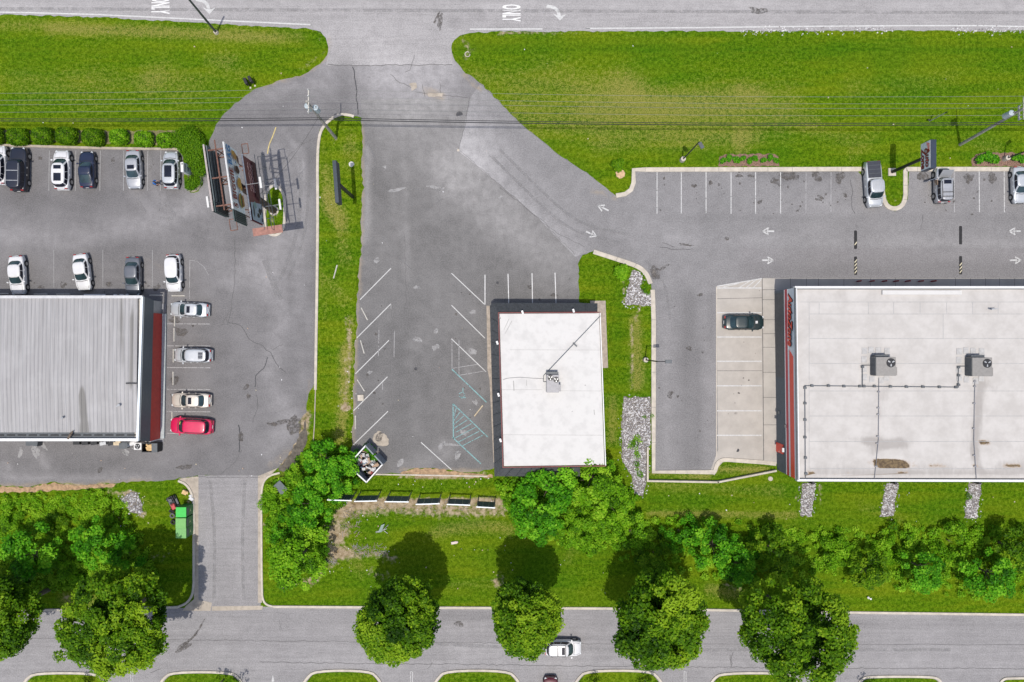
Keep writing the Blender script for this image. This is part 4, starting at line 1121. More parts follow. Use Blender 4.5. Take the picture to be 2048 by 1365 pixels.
wd = MB()
for x0 in (1600, 1660, 1720, 1860, 1920, 1980):
    a = P(x0, 583, 0); MB().box((a.x + 1.3, nw.y + .05, 1.7), (2.8, .12, 2.2)).build('window', M_GLASS, az)
MB().box((P(1800, 583).x, nw.y + .06, 1.25), (2.4, .14, 2.5)).build('entrance_door', M_GLASSD, az)

# --- the restaurant on the west side: ribbed metal roof, grey fascia, dark red wall
ZL = 5.1
lne, lse = P(285, 594, ZL), P(276, 882, ZL)
lb = thing('restaurant_building', 'restaurant with long pale ribbed metal roof and dark red east wall', 'building', (lne + lse) / 2)
lb.location.z = 0
X0 = -86.0
lnw, lsw = Vector((X0, lne.y + .3, ZL)), Vector((X0, lse.y - .3, ZL))
bod = [Vector((X0, lse.y + .25, 0)), lse + Vector((-.35, .25, 0)), lne + Vector((-.35, -.25, 0)), Vector((X0, lne.y - .25, 0))]
MB().prism([tuple(p[:2]) for p in bod], 0, ZL - .45).build('wall', mat('cream_render', (0.42, 0.40, 0.37), .85, var=.1), lb)
ribm = bpy.data.materials.new('weathered_ribbed_metal')
nt, p_ = nodes_of(ribm)
w1 = noise(nt, 1.0, 5, .7, stretch=(3.2, .10, 1)); w2 = noise(nt, .35, 5, .6)
c = mixc(nt, rampf(nt, w1, .3, .7), (0.255, 0.25, 0.252), (0.350, 0.345, 0.35))
c = mixc(nt, rampf(nt, w2, .45, .7, 0, .35), c, (0.40, 0.395, 0.40))
st = attr(nt, 'stain').outputs['Fac']
c = mixc(nt, rampf(nt, math_node(nt, 'ADD', st, math_node(nt, 'MULTIPLY', math_node(nt, 'SUBTRACT', w1, .5), 1.2)), .2, .8, 0, .75), c, (0.13, 0.125, 0.115))
nt.links.new(c, p_.inputs['Base Color']); p_.inputs['Roughness'].default_value = .6; p_.inputs['Metallic'].default_value = .15
vs, fs = [], []
loc = root_loc(lb)
xr0, xr1 = X0, min(lne.x, lse.x) - .15
pitch = 0.46
ridge_y = lne.y + (lse.y - lne.y) * .60
rowsy = [lne.y - .12, lne.y * .75 + ridge_y * .25, (lne.y + ridge_y) / 2, lne.y * .25 + ridge_y * .75, ridge_y] + [ridge_y + (lse.y + .95 - ridge_y) * t for t in (.25, .5, .75, 1)]
zz = [ZL - .22, ZL - .165, ZL - .11, ZL - .055, ZL] + [ZL - .22 * t for t in (.25, .5, .75, 1)]
xcol = []
x = xr0
while x < xr1 - .1:
    xcol += [(x, 0), (x + pitch * .60, 0), (x + pitch * .68, .05), (x + pitch * .86, .05)]
    x += pitch
xcol.append((xr1, 0))
for i, (x, dz) in enumerate(xcol):
    for y, z0 in zip(rowsy, zz): vs.append((x - loc.x, y - loc.y, z0 + dz))
nr = len(rowsy)
for i in range(len(xcol) - 1):
    for j in range(nr - 1): fs.append((i * nr + j, i * nr + j + 1, (i + 1) * nr + j + 1, (i + 1) * nr + j))
fs = [f[::-1] for f in fs]
me = bpy.data.meshes.new('roof'); me.from_pydata(vs, [], fs)
k = CAM_H / (CAM_H - ZL) * PPM
ax = np.array([(v[0] + loc.x) * k + 1024 for v in vs]); ay = np.array([682.5 - (v[1] + loc.y) * k for v in vs])
set_attr(me, 'stain', strokes_value(ax, ay, [([(163, 775), (168, 868)], 11, 1.5), ([(160, 860), (172, 872)], 16, .5), ([(240, 600), (245, 720)], 10, .7), ([(262, 610), (262, 780)], 9, .8), ([(20, 600), (20, 860)], 8, .35), ([(80, 600), (90, 860)], 12, .3), ([(120, 790), (140, 800)], 14, .2), ([(150, 800), (150, 860)], 10, .3), ([(40, 870), (270, 872)], 10, .2)]))
link_mesh('roof', me, ribm, lb)
yg = lse.y + .62
MB().box(((X0 + lse.x) / 2 - .3, yg, ZL - .42), (lse.x - X0 - .7, .62, .12)).build('gutter', M_DGREY, lb)
mb = MB()
for i in range(34): mb.box((lse.x - 1.0 - i * 1.29, yg, ZL - .34), (0.95, .16, .06))
mb.build('gutter_guard', M_BLACK, lb)
MB().box(((X0 + lse.x) / 2, lse.y + .12, ZL - .22), (lse.x - X0, .34, .5)).build('fascia_board', M_WHITE, lb, bevel=.015)
MB().box(((X0 + lne.x) / 2, lne.y - .02, ZL - .12), (lne.x - X0, .34, .34)).build('ridge_cap', mat('pale_trim_metal', (0.5, 0.5, 0.51), .5, .2), lb)
d = lse - lne
MB().box((lne + lse) / 2 - Vector((.02, 0, .1)), (d.length, .26, .42), math.atan2(d.y, d.x)).build('roof_edge', M_SIGNGR, lb)
# grey corrugated fascia on the east front, leaning out from the roof
fz0 = 2.55
ftn, fts, fbn, fbs = lne + Vector((.14, 0, 0)), lse + Vector((.14, 0.05, 0)), P(306, 600.5, fz0), P(298.5, 884, fz0)
MB().slab(fbn, fbs, fts, ftn, -.1).build('front_fascia', mat('blue_grey_fascia', (0.115, 0.135, 0.15), .6, .2, var=.08), lb)
mb = MB()
for i in range(1, 46):
    t = i / 46
    mb.cyl(fbn.lerp(fbs, t) + Vector((.02, 0, .0)), ftn.lerp(fts, t) + Vector((.02, 0, 0)), .028, n=4)
mb.build('fascia_rib', M_DGREY, lb)
rn, rs = P(325.5, 628, .1), P(321.5, 877, .1)
MB().prism([(rn.x, rn.y), (rn.x - .5, rn.y), (rs.x - .5, rs.y), (rs.x, rs.y)], .09, fz0).build('front_wall', M_RED, lb)
MB().box((rs.x - .1, rs.y - .06, 1.3), (.2, .1, 2.45)).build('corner_trim', M_WHITE, lb)
sl = MB().prism([(rn.x + .02, rn.y), (rs.x + .02, rs.y), (rs.x + .5, rs.y), (rn.x + .5, rn.y)], .094, .26).build('planter_ledge', mat('pale_blue_ledge', (0.36, 0.40, 0.41), .8, var=.12), lb)
MB().box(P(299, 765, 2.7), (.28, .32, .3)).build('wall_lamp', M_WHITE, lb)
c = P(265, 767, ZL); MB().box((c.x, c.y, ZL + .06), (1.45, .18, .12)).build('roof_vent', M_TAR, lb)
for q, r in (((237, 811), .16), ((124, 836), .12), ((233, 813), .1)): MB().cyl(P(*q, ZL - .1), P(*q, ZL + .35), r, n=8).build('vent_pipe', M_STEEL, lb)
MB().tube([P(136, 878, ZL), P(142, 868, ZL + .1), P(146, 862, ZL + .05)], [.12, .16, .05]).build('fallen_branch', M_BARK, lb)
for i in range(9): MB().box((lne.x - 2.6 - i * 2.4, bod[2].y + .03, 1.5), (1.5, .12, 1.3)).build('window', M_GLASS, lb)

# ------------------------------------------------------------------ vehicles
def superell(t, hx, w, n=4.0):
    c, s = math.cos(t), math.sin(t)
    return hx * math.copysign(abs(c) ** (2 / n), c), w * math.copysign(abs(s) ** (2 / n), s)


def interp(x, pts):
    for (a, va), (b, vb) in zip(pts[:-1], pts[1:]):
        if x <= b: 
            t = (x - a) / (b - a) if b > a else 0
            t = max(0, min(1, t))
            return va + (vb - va) * (t * t * (3 - 2 * t))
    return pts[-1][1]


STYLE = {  # fractions of length: windshield base, roof front, roof rear, rear glass base; deck heights
    'sedan': dict(A=.235, B=.06, C=-.25, D=-.375, H=1.45, deck=[(-.5, .72), (-.47, .94), (-.34, 1.0), (.2, .98), (.36, .90), (.46, .78), (.5, .60)]),
    'coupe': dict(A=.20, B=.05, C=-.16, D=-.42, H=1.40, deck=[(-.5, .74), (-.47, .96), (-.36, 1.0), (.2, .97), (.36, .88), (.46, .76), (.5, .58)]),
    'suv': dict(A=.28, B=.13, C=-.395, D=-.468, H=1.68, deck=[(-.5, .80), (-.48, 1.02), (-.4, 1.06), (.22, 1.06), (.38, 1.0), (.46, .88), (.5, .66)]),
    'boxy': dict(A=.215, B=.155, C=-.455, D=-.485, H=1.80, deck=[(-.5, .9), (-.485, 1.1), (-.4, 1.12), (.2, 1.12), (.40, 1.08), (.485, 1.0), (.5, .7)]),
    'wagon': dict(A=.27, B=.14, C=-.41, D=-.47, H=1.60, deck=[(-.5, .76), (-.48, 1.0), (-.4, 1.03), (.24, 1.02), (.38, .93), (.46, .8), (.5, .6)]),
    'pickup': dict(A=.325, B=.205, C=-.075, D=-.105, H=1.85, deck=[(-.5, 1.02), (-.49, 1.20), (-.12, 1.22), (.2, 1.16), (.40, 1.10), (.47, .98), (.5, .7)]),
}


def make_car(name, label, cat, px, py, heading, L, W, style, paint, sunroof=None, rails=False, roof_glass=None, mirrors=True, grille=True, rack=None, hood_open=False, bed=False, scoop=False, group=None, zbase=0.02, H=None, ground_pt=False, hood_cut=False, dash=False, roof_ribs=False):
    s = STYLE[style]
    H = H or s['H']
    if group is None: group = None
    c = P(px, py, 0.0 if ground_pt else 0.6)
    root = thing(name, label, cat, (c.x, c.y, zbase), R(heading), group)
    bodyx = lambda f: f * L
    dk = lambda f: interp(f, s['deck'])

    def halfw(f):
        e = max(0.0, (abs(f) - .30) / .20)
        return W / 2 * (1 - (.30 if f > 0 else .22) * e ** 2.4)
    # lower body: one lofted surface
    st = [-.5, -.492, -.47, -.43, -.38, -.33, -.27, -.2, -.1, 0, .1, .18, .23, .28, .33, .38, .43, .47, .49, .5]
    prof = [(.86, .22, 0), (.97, .30, 0), (1.0, .50, 0), (1.0, .72, 1), (.985, .12, 2), (.94, .03, 2), (.78, 0, 2), (.40, -.03, 2), (0, -.04, 2)]
    sec = []
    for f in st:
        w, d = halfw(f), dk(f)
        if f in (-.5, .5): w *= .93
        row = []
        for k, z, t in prof:
            zz_ = z if t == 0 else (min(z, d - .14) if t == 1 else d - z)
            xoff = 0
            row.append((bodyx(f) + xoff, w * k, zz_))
        row = row + [(x_, -y_, z_) for x_, y_, z_ in row[-2::-1]]
        sec.append(row)
    mb = MB()
    m = len(sec[0])
    vs = [v for r_ in sec for v in r_]
    fs = []
    for i in range(len(sec) - 1):
        for j in range(m - 1):
            fs.append((i * m + j, (i + 1) * m + j, (i + 1) * m + j + 1, i * m + j + 1))
    fs.append(tuple(range(m - 1, -1, -1))[::-1]); fs.append(tuple((len(sec) - 1) * m + j for j in range(m))[::-1])
    fs.append(None)
    fs = [f[::-1] for f in fs if f]
    mb.add(vs, fs)
    # cabin: stacked rounded loops
    xA, xB, xC, xD = (bodyx(s[q]) for q in 'ABCD')
    wb, wt = W / 2 * .93, W / 2 * .79
    if style in ('suv', 'wagon'): wt = W / 2 * .82
    if style in ('boxy', 'pickup'): wt = W / 2 * .85
    z0 = dk(0) - .03
    Zt = H - .05

    def lvl(v):
        fx, rx = xA + (xB - xA) * v, xD + (xC - xD) * v
        bulge = .04 * math.sin(math.pi * v)
        return (fx + rx) / 2, (fx - rx) / 2 + bulge * .6, wb + (wt - wb) * v + bulge, z0 + (Zt - z0) * v
    NS = 28
    levels = [lvl(v) for v in (0, .2, .4, .6, .8, 1.0)]
    cx, hx, w, z_ = levels[-1]
    levels += [(cx, hx * .965, w * .95, z_ + .03), (cx, hx * .88, w * .80, z_ + .052), (cx, hx * .5, w * .45, z_ + .065)]
    vs, fs = [], []
    for cx, hx, w, z_ in levels:
        for i in range(NS):
            x_, y_ = superell(2 * math.pi * (i + .5) / NS, hx, w)
            vs.append((cx + x_, y_, z_))
    for l in range(len(levels) - 1):
        for i in range(NS):
            a, b = l * NS + i, l * NS + (i + 1) % NS
            fs.append((a, b, b + NS, a + NS))
    fs.append(tuple((len(levels) - 1) * NS + i for i in range(NS)))
    mb.add(vs, fs)
    mb.build('body', paint, root, world=False, smooth=True)

    def patch(nm, grid, m_, par=root, flip=False):
        r_, c_ = len(grid), len(grid[0])
        vs = [v for row in grid for v in row]
        fs = [(i * c_ + j, i * c_ + j + 1, (i + 1) * c_ + j + 1, (i + 1) * c_ + j) for i in range(r_ - 1) for j in range(c_ - 1)]
        if flip: fs = [f[::-1] for f in fs]
        return MB().add(vs, fs).build(nm, m_, par, world=False, smooth=True)

    def front_grid(v0, v1, rear=False, k=.80, off=.015):
        g = []
        for i in range(6):
            v = v0 + (v1 - v0) * i / 5
            cx, hx, w, z_ = lvl(v)
            row = []
            for j in range(9):
                y_ = (-1 + 2 * j / 8) * w * k
                xx = hx * max(0, 1 - abs(y_ / w) ** 4) ** .25
                row.append((cx + (-(xx + off) if rear else xx + off), y_, z_ + off))
            g.append(row)
        return g
    ws = patch('windshield', front_grid(.08, .95), M_GLASS)
    if dash:
        g = front_grid(.3, .5, off=.03); patch('sunshade', [r_[1:4] for r_ in g], mat('yellow_green_card', (.5, .6, .12), .8), ws)
    patch('rear_window', front_grid(.12 if style not in ('boxy', 'suv', 'wagon') else .25, .94, rear=True), M_GLASS if style in ('sedan', 'coupe') else M_GLASSD, flip=True)
    spans = [(-.74, -.10), (-.04, .72)] if style not in ('pickup',) else [(-.80, -.05), (.02, .74)]
    if style in ('suv', 'boxy', 'wagon'): spans = [(-.82, -.50), (-.45, .10), (.15, .76)]
    for sd in (1, -1):
        for a, b in spans:
            g = []
            for i in range(4):
                v = .10 + .78 * i / 3
                cx, hx, w, z_ = lvl(v)
                row = []
                for j in range(6):
                    q = a + (b - a) * j / 5
                    row.append((cx + q * hx, sd * (w * max(0, 1 - abs(q) ** 4) ** .25 + .015), z_))
                g.append(row)
            patch('side_window', g, M_GLASSD, flip=(sd < 0))
    # sunroof, rails, racks
    zr = Zt + .075
    rc = (xB + xC) / 2

    def roofbox(nm, x0, x1, y0, y1, m_, th=.015, zz_=None, par=root):
        return MB().box(((x0 + x1) / 2, (y0 + y1) / 2, (zz_ or zr)), (x1 - x0, y1 - y0, th)).build(nm, m_, par, world=False)
    if sunroof:
        for a, b in sunroof: roofbox('sunroof', xC + (xB - xC) * a, xC + (xB - xC) * b, -wt * .58, wt * .58, M_GLASSD)
    if rails:
        for sd in (1, -1):
            roofbox('roof_rail', xC + .15, xB - .35, sd * wt * .86 - .025, sd * wt * .86 + .025, M_STEEL if rails == 1 else M_BLACK, .05, Zt + .09)
    if rack:
        for t in rack: roofbox('roof_rack', xC + (xB - xC) * t - .04, xC + (xB - xC) * t + .04, -wt * .85, wt * .85, M_STEEL if rails == 1 else M_BLACK, .04, Zt + .12)
    if roof_ribs:
        for k_ in range(-3, 4): roofbox('roof_rib', xC + .15, xB - (.15 if style == 'pickup' else 1.2), k_ * wt * .24 - .02, k_ * wt * .24 + .02, paint, .03, Zt + .075)
    # lamps, bumpers, grille
    for sd in (1, -1):
        yf = halfw(.46) * .76
        MB().box((bodyx(.462), sd * yf, dk(.47) - .06), (L * .045, .30, .11), R(-24 * sd)).build('headlight', M_LAMPW, root, world=False)
        MB().box((bodyx(-.485), sd * halfw(-.48) * .78, dk(-.475) - .10), (L * .022, .30, .20)).build('tail_light', M_LAMPR, root, world=False)
    if grille: MB().box((bodyx(.497), 0, .55), (.06, W * .5, .2)).build('grille', M_BLACK, root, world=False)
    MB().box((bodyx(-.5), 0, .42), (.08, W * .78, .22)).build('rear_bumper', M_BLACK if style in ('boxy',) else paint, root, world=False, bevel=.03)
    MB().box((bodyx(-.503), 0, .66), (.03, .42, .14)).build('number_plate', M_WHITE, root, world=False)
    # panel gaps of hood and trunk, wiper cowl
    g = MB()
    for sd in (1, -1):
        p0, p1 = s['A'] + .01, .45
        n_ = 6
        pts = []
        for i in range(n_ + 1):
            f = p0 + (p1 - p0) * i / n_
            pts.append((bodyx(f), sd * halfw(f) * .74, dk(f) + .008))
        if not hood_open: g.tube(pts, .012, n=4)
    g.tube([(xA + .03, -wb * .8, dk(s['A']) + .03), (xA + .12, 0, dk(s['A']) + .045), (xA + .03, wb * .8, dk(s['A']) + .03)], .035, n=4)
    if style in ('sedan', 'coupe'):
        g.tube([(bodyx(-.47), -W * .33, dk(-.47) + .035), (bodyx(-.475), 0, dk(-.475) + .045), (bodyx(-.47), W * .33, dk(-.47) + .035)], .014, n=4)
    g.build('panel_gap', M_BLACK, root, world=False)
    for sd in (1, -1):
        for f in (.04, -.13): MB().box((bodyx(f), sd * (W / 2 + .015), .80), (.2, .04, .035)).build('door_handle', M_STEEL if rails == 1 else paint, root, world=False)
    if mirrors:
        for sd in (1, -1):
            MB().box((xA - .22, sd * (W / 2 + .09), dk(.2) + .03), (.16, .24, .16), R(12 * sd)).build('mirror', paint, root, world=False, bevel=.03)
    # wheels
    rw = .335 if style in ('sedan', 'coupe', 'wagon') else .385
    for f in (.315, -.295):
        for sd in (1, -1):
            yo = sd * (W / 2 + .012)
            ar = MB().cyl((bodyx(f), sd * (W / 2 - .05), rw + .02), (bodyx(f), sd * (W / 2 + .004), rw + .02), rw + .075, n=18)
            wa = ar.build('wheel_arch', M_BLACK, root, world=False)
            wh = MB().cyl((bodyx(f), sd * (W / 2 - .22), rw - .02), (bodyx(f), yo, rw - .02), rw, n=18).build('wheel', M_TYRE, root, world=False)
            rim = MB().cyl((bodyx(f), yo, rw - .02), (bodyx(f), yo + sd * .012, rw - .02), rw * .62, n=14)
            rim.build('rim', M_RIM, wh, world=False)
    if bed:
        zt_ = 1.26
        x0, x1 = bodyx(-.488), bodyx(-.13)
        tn = MB().box(((x0 + x1) / 2, 0, zt_), (x1 - x0, W * .80, .05)).build('bed_cover', mat('black_vinyl', (.028, .032, .045), .5, var=.1), root, world=False, bevel=.015)
        g = MB()
        for t in (.25, .5, .75): g.box((x0 + (x1 - x0) * t, 0, zt_ + .03), (.05, W * .78, .02))
        g.build('cover_seam', M_DGREY, tn, world=False)
    if scoop:
        MB().box((bodyx(.30), 0, dk(.30) + .06), (.30, .34, .05)).build('hood_scoop', M_STEEL, root, world=False, bevel=.02)
    if hood_open:
        MB().box((bodyx(.36), 0, dk(.36) + .035), (L * .20, W * .70, .03)).build('engine_bay', M_BLACK, root, world=False)
        M_ = Matrix.Rotation(R(-52), 3, 'Y')
        hp = Vector((xA + .02, 0, dk(.22) + .06))
        cc = hp + Matrix.Rotation(R(-52), 3, 'Y') @ Vector((.55, 0, 0))
        MB().box(cc, (1.1, W * .78, .05), M=M_).build('hood', paint, root, world=False, bevel=.02)
        dr = MB().box((xA - .25, W / 2 + .50, .80), (.10, 1.05, .75), R(18)).build('door', paint, root, world=False, bevel=.03)
        MB().box((xA - .33, W / 2 + .48, 1.32), (.05, .85, .34), R(18)).build('door_glass', M_GLASSD, dr, world=False)
        MB().box((xA - .55, W / 2 - .02, .95), (.75, .05, .6)).build('door_opening', mat('tan_interior', (.30, .22, .16), .8), root, world=False)
    return root


PW = m_paint('paint_white', (.60, .60, .61)); PS = m_paint('paint_silver', (.40, .41, .43), 1); PSB = m_paint('paint_pale_silver', (.50, .52, .54), 1)
PK = m_paint('paint_black', (.012, .014, .024)); PN = m_paint('paint_navy', (.012, .018, .045)); PG = m_paint('paint_graphite', (.14, .15, .17), 1)
PB = m_paint('paint_beige', (.62, .565, .49), 1); PR = m_paint('paint_red', (.54, .012, .075)); PDG = m_paint('paint_dark_green', (.012, .026, .028)); PM = m_paint('paint_maroon', (.09, .012, .018))

NRT = 'cars parked along the hedge row'
make_car('parked_car', 'white hatchback cut by the photo edge beside the black sport utility', 'car', 0, 331, 90, 4.75, 1.86, 'suv', PW, group=NRT)
make_car('parked_car', 'large black sport utility with silver roof rack, nose to the hedge', 'car', 40, 340, 89, 5.4, 2.05, 'boxy', PK, rails=1, rack=(.25, .62), group=NRT, H=1.9)
make_car('parked_car', 'white sport utility with two dark glass roof panels facing the hedge', 'car', 126, 341, 90, 4.85, 1.92, 'suv', PW, sunroof=((.72, .90), (.14, .52)), group=NRT)
make_car('parked_car', 'dark navy fastback car parked right of the white glass roofed sport utility', 'car', 175.5, 340, 91, 4.5, 1.82, 'coupe', PN, group=NRT)
make_car('parked_car', 'silver sedan backed in to the hedge row with a small sunroof', 'car', 269, 340, -88, 4.75, 1.84, 'sedan', PS, sunroof=((.55, .88),), group=NRT)
make_car('parked_car', 'silver hatchback with large panoramic sunroof beside the white menu sign', 'car', 344, 341, 90, 4.55, 1.86, 'suv', PSB, sunroof=((.30, .90),), H=1.6, group=NRT)
FR = 'cars parked nose in to the restaurant'
make_car('parked_car', 'white sedan with paper on its dashboard, nose in shade of the restaurant', 'car', 36.5, 551, -87, 4.8, 1.86, 'sedan', PW, group=FR)
make_car('parked_car', 'white sedan with deep blue rear window, parked slightly askew', 'car', 166, 545, -83, 4.55, 1.82, 'sedan', PW, group=FR)
make_car('parked_car', 'graphite grey sedan with its nose in the restaurant shade', 'car', 267.5, 553, -90, 4.75, 1.86, 'sedan', PG, group=FR)
make_car('parked_car', 'white compact sport utility at the restaurant corner, last in the row', 'car', 349, 547, -88, 4.6, 1.84, 'suv', PW, H=1.62, group=FR)
SR = 'cars parked facing the red wall'
make_car('parked_car', 'silver sedan with dark sunroof, topmost car facing the red wall', 'car', 380, 620, 178, 4.75, 1.80, 'sedan', PSB, sunroof=((.55, .82),), group=SR)
make_car('parked_car', 'silver wagon with ribbed roof facing the middle of the red wall', 'car', 387, 711, 179, 4.65, 1.80, 'wagon', PSB, sunroof=((.12, .34),), roof_ribs=True, group=SR)
make_car('parked_car', 'beige sedan with sunroof parked next to the bright red sport utility', 'car', 383, 801, 179, 4.85, 1.80, 'sedan', PB, sunroof=((.55, .82),), group=SR)
make_car('parked_car', 'bright red sport utility with a yellow card on the dashboard', 'car', 384, 852, 177, 5.2, 1.98, 'suv', PR, rails=2, dash=True, group=SR)
make_car('pickup_truck', 'silver crew cab pickup with black bed cover beside the grass island', 'pickup truck', 1745, 370, -86, 5.65, 1.98, 'pickup', PSB, bed=True, roof_ribs=True)
make_car('parked_car', 'silver boxy four wheel drive with open hood and open driver door', 'car', 1883, 372, 91, 4.3, 1.82, 'boxy', PS, sunroof=((.74, .92),), rack=(.15, .35), rails=2, hood_open=True, roof_ribs=True)
make_car('parked_car', 'pale silver sedan cut by the right edge of the photo', 'car', 2038, 371, -88, 4.55, 1.84, 'sedan', PSB)
make_car('parked_car', 'dark green black sedan with hood scoop on the concrete stalls', 'car', 1487, 645, 0, 4.95, 1.9, 'sedan', PDG, scoop=True)
make_car('moving_car', 'white sport utility with black roof bars driving past the round street tree', 'car', 1126, 1295, 0, 4.5, 1.9, 'suv', PW, sunroof=((.66, .82),), rack=(.45, .86), rails=2)
make_car('parked_car', 'dark maroon car nosing in at the bottom edge of the photo', 'car', 1101, 1391, 90, 4.6, 1.84, 'sedan', PM)


# ------------------------------------------------------------------ signs, poles and wires
def strut(mb, a, b, w, mi=0): mb.cyl(a, b, w, n=5, mi=mi)


# two-deck billboard on a single steel column beside the oval island
bb = thing('billboard', 'double deck billboard on one brown steel column over the small oval grass island', 'billboard', P(548, 422, 0))
base = P(548, 422, 0)
along = (P(466, 418, 15.3) - P(447, 284, 15.3)); along.z = 0; along.normalize()      # towards the south end
east = Vector((-along.y, along.x, 0))
if east.x < 0: east = -east
ctr = P(456.5, 351, 15.3); ctr.z = 0
MB().cyl(base, Vector((ctr.x - .6, ctr.y, 12.5)), .42, .38, 14).build('column', mat('brown_steel', (.085, .058, .045), .6, .2), bb)
MB().cyl(base, base + Vector((0, 0, .12)), .62, n=16).build('footing', M_CONC, bb)


def board(c, z0, z1, half, nm, face, back, fx=east):
    A, B = c - along * half, c + along * half
    f = lambda p, z: Vector((p.x, p.y, z))
    o = MB().slab(f(A, z0), f(B, z0), f(B, z1), f(A, z1), .12).build(nm, face, bb)
    return o, A, B, f


HW = 3.45
M_BBW = mat('billboard_white', (.82, .83, .84), .5, var=.04)
fo, A, B, f = board(ctr, 12.0, 15.3, HW, 'sign_face', M_BBW, None)
mb = MB(); strut(mb, f(A, 15.36), f(B, 15.36), .09); mb.build('top_rail', M_WHITE, fo)


def on_board(c, u, z, off=.16):
    """point on a face: u metres along it (positive to the south), z up"""
    p = c + along * u + east * off
    return Vector((p.x, p.y, z))


text('lettering', '5 BIGGIE', on_board(ctr, 1.15, 14.62, .0), -along, (0, 0, 1), 1.30, mat('print_dark_red', (.20, .012, .02), .5), fo, depth=.17, bold=.045, xs=.78, sp=1.08)
text('lettering', 'BAG', on_board(ctr, -2.3, 14.62, .0), -along, (0, 0, 1), 1.30, mat('print_blue', (.02, .16, .40), .5), fo, depth=.17, bold=.045, xs=.78, sp=1.08)


def print_blob(u, z, ru, rz, m, par, off=.165, c=None, seed=1, irr=.15):
    r = random.Random(seed)
    c = c or ctr
    pts = []
    for i in range(12):
        t = 2 * math.pi * i / 12
        k = 1 + r.uniform(-irr, irr)
        pts.append(on_board(c, u + .88 * ru * k * math.cos(t), z - .08 + .78 * rz * k * math.sin(t), off))
    return MB().add(pts, [tuple(range(12))]).build('print', m, par)


PB1 = mat('print_bun', (.40, .20, .06), .6, var=.2, scale=5); PB2 = mat('print_meat', (.10, .035, .02), .6, var=.3, scale=5)
PB3 = mat('print_gold', (.52, .28, .05), .6, var=.3, scale=7); PB4 = mat('print_green', (.10, .22, .04), .6, var=.2); PB5 = mat('print_cola', (.05, .014, .012), .6, var=.3, scale=5)
for q, (u, z, ru, rz, m) in enumerate([(2.15, 13.1, .85, .9, PB1), (2.2, 13.0, .8, .28, PB2), (2.2, 13.25, .86, .14, PB4), (2.1, 12.6, .8, .3, PB1), (.45, 13.25, .55, .55, PB3), (.15, 12.9, .6, .45, PB3), (.7, 12.8, .4, .4, PB3), (-1.1, 13.15, .55, .75, PB5), (-1.1, 13.9, .5, .12, PB2), (-2.55, 13.4, .5, .75, PB1), (-2.3, 12.7, .5, .35, PB2), (-2.75, 13.9, .35, .35, PB3)]):
    print_blob(u, z, ru, rz, m, fo, .165 + q * .004, seed=q)
for u in (1.25, -.35, -1.85): print_blob(u, 13.3, .12, .14, _M['print_blue'], fo, .17, irr=.3)
# back to back rear face: only its ribbed back shows
c2 = ctr - east * 2.05
ro, A2, B2, f2 = board(c2, 12.0, 15.3, HW, 'rear_face', mat('panel_back', (.060, .080, .090), .6, .2, var=.2), None)
mb = MB(); strut(mb, f2(A2, 15.36), f2(B2, 15.36), .09); mb.build('top_rail', mat('pink_grey_rail', (.46, .40, .38), .6), ro)
mb = MB()
for k in range(5):
    z = 12.35 + k * .68
    p0, p1 = c2 - along * (HW - .05) + east * .19, c2 + along * (HW - .05) + east * .19
    d = p1 - p0
    mb.box(((p0.x + p1.x) / 2, (p0.y + p1.y) / 2, z), (d.length, .10, .22), math.atan2(d.y, d.x))
mb.build('panel_rib', mat('panel_rib_steel', (.10, .125, .135), .6, .2), ro)
# ribbed extension panels at the south ends
for cc, nm in ((ctr, 'extension_panel'), (c2 + east * .25, 'extension_panel')):
    a_, b_ = cc + along * (HW + .04), cc + along * (HW + 1.25)
    if cc is not ctr: a_, b_ = cc + along * (HW - 1.1), cc + along * (HW + .05)
    o = MB().slab(f(a_, 12.0), f(b_, 12.0), f(b_, 15.25), f(a_, 15.25), .1).build(nm, mat('extension_green', (.055, .085, .085), .6, .2), bb)
    mb = MB()
    for k in range(6):
        p = a_.lerp(b_, (k + .5) / 6) + east * .12
        mb.box((p.x, p.y, 13.6), (.06, .05, 3.1), math.atan2(along.y, along.x))
    mb.build('slat', M_DGREY, o)
# lower deck, maroon face with a pale picture at its south end
c3 = base + Vector((1024 - 1024, 0, 0)); c3 = P(493.5, 375, 11.1); c3.z = 0
lo, A3, B3, f3 = board(c3, 7.7, 11.1, 3.6, 'sign_face', mat('print_maroon', (.17, .045, .05), .6, var=.12), None)
mb = MB(); strut(mb, f3(A3, 11.16), f3(B3, 11.16), .08); mb.build('top_rail', M_WHITE, lo)
pq = lambda u, z, o_=.165: on_board(c3, u, z, o_)
MB().add([pq(1.2, 7.75), pq(3.55, 7.75), pq(3.55, 11.0), pq(1.6, 11.0)], [(0, 1, 2, 3)]).build('print', mat('print_pale_blue', (.36, .42, .48), .6, var=.2, scale=2), lo)
MB().add([pq(-3.5, 7.75, .16), pq(.9, 7.75, .16), pq(.6, 8.9, .16), pq(-3.5, 8.8, .16)], [(0, 1, 2, 3)]).build('print', mat('print_deep_red', (.07, .012, .02), .6), lo)
for q, (u, z, ru, rz, m) in enumerate([(2.2, 8.6, .35, .5, M_BLACK), (2.8, 9.2, .3, .55, M_BLACK), (1.7, 9.9, .45, .6, mat('print_grey_green', (.20, .30, .28), .6)), (2.4, 10.4, .7, .35, M_DGREY), (2.0, 8.1, .3, .2, M_BLACK), (3.1, 8.2, .25, .2, M_BLACK)]):
    print_blob(u, z, ru, rz, m, lo, .17 + q * .004, c=c3, seed=20 + q, irr=.3)
mb = MB()
r = random.Random(5)
for row, z in ((0, 10.3), (1, 9.7), (2, 9.25)):
    pts = []
    for k in range(22): pts.append(pq(-2.9 + k * .15, z + r.uniform(-.14, .14), .19))
    mb.tube(pts, .022, n=4)
mb.build('script_line', mat('print_pink', (.42, .30, .30), .7), lo)
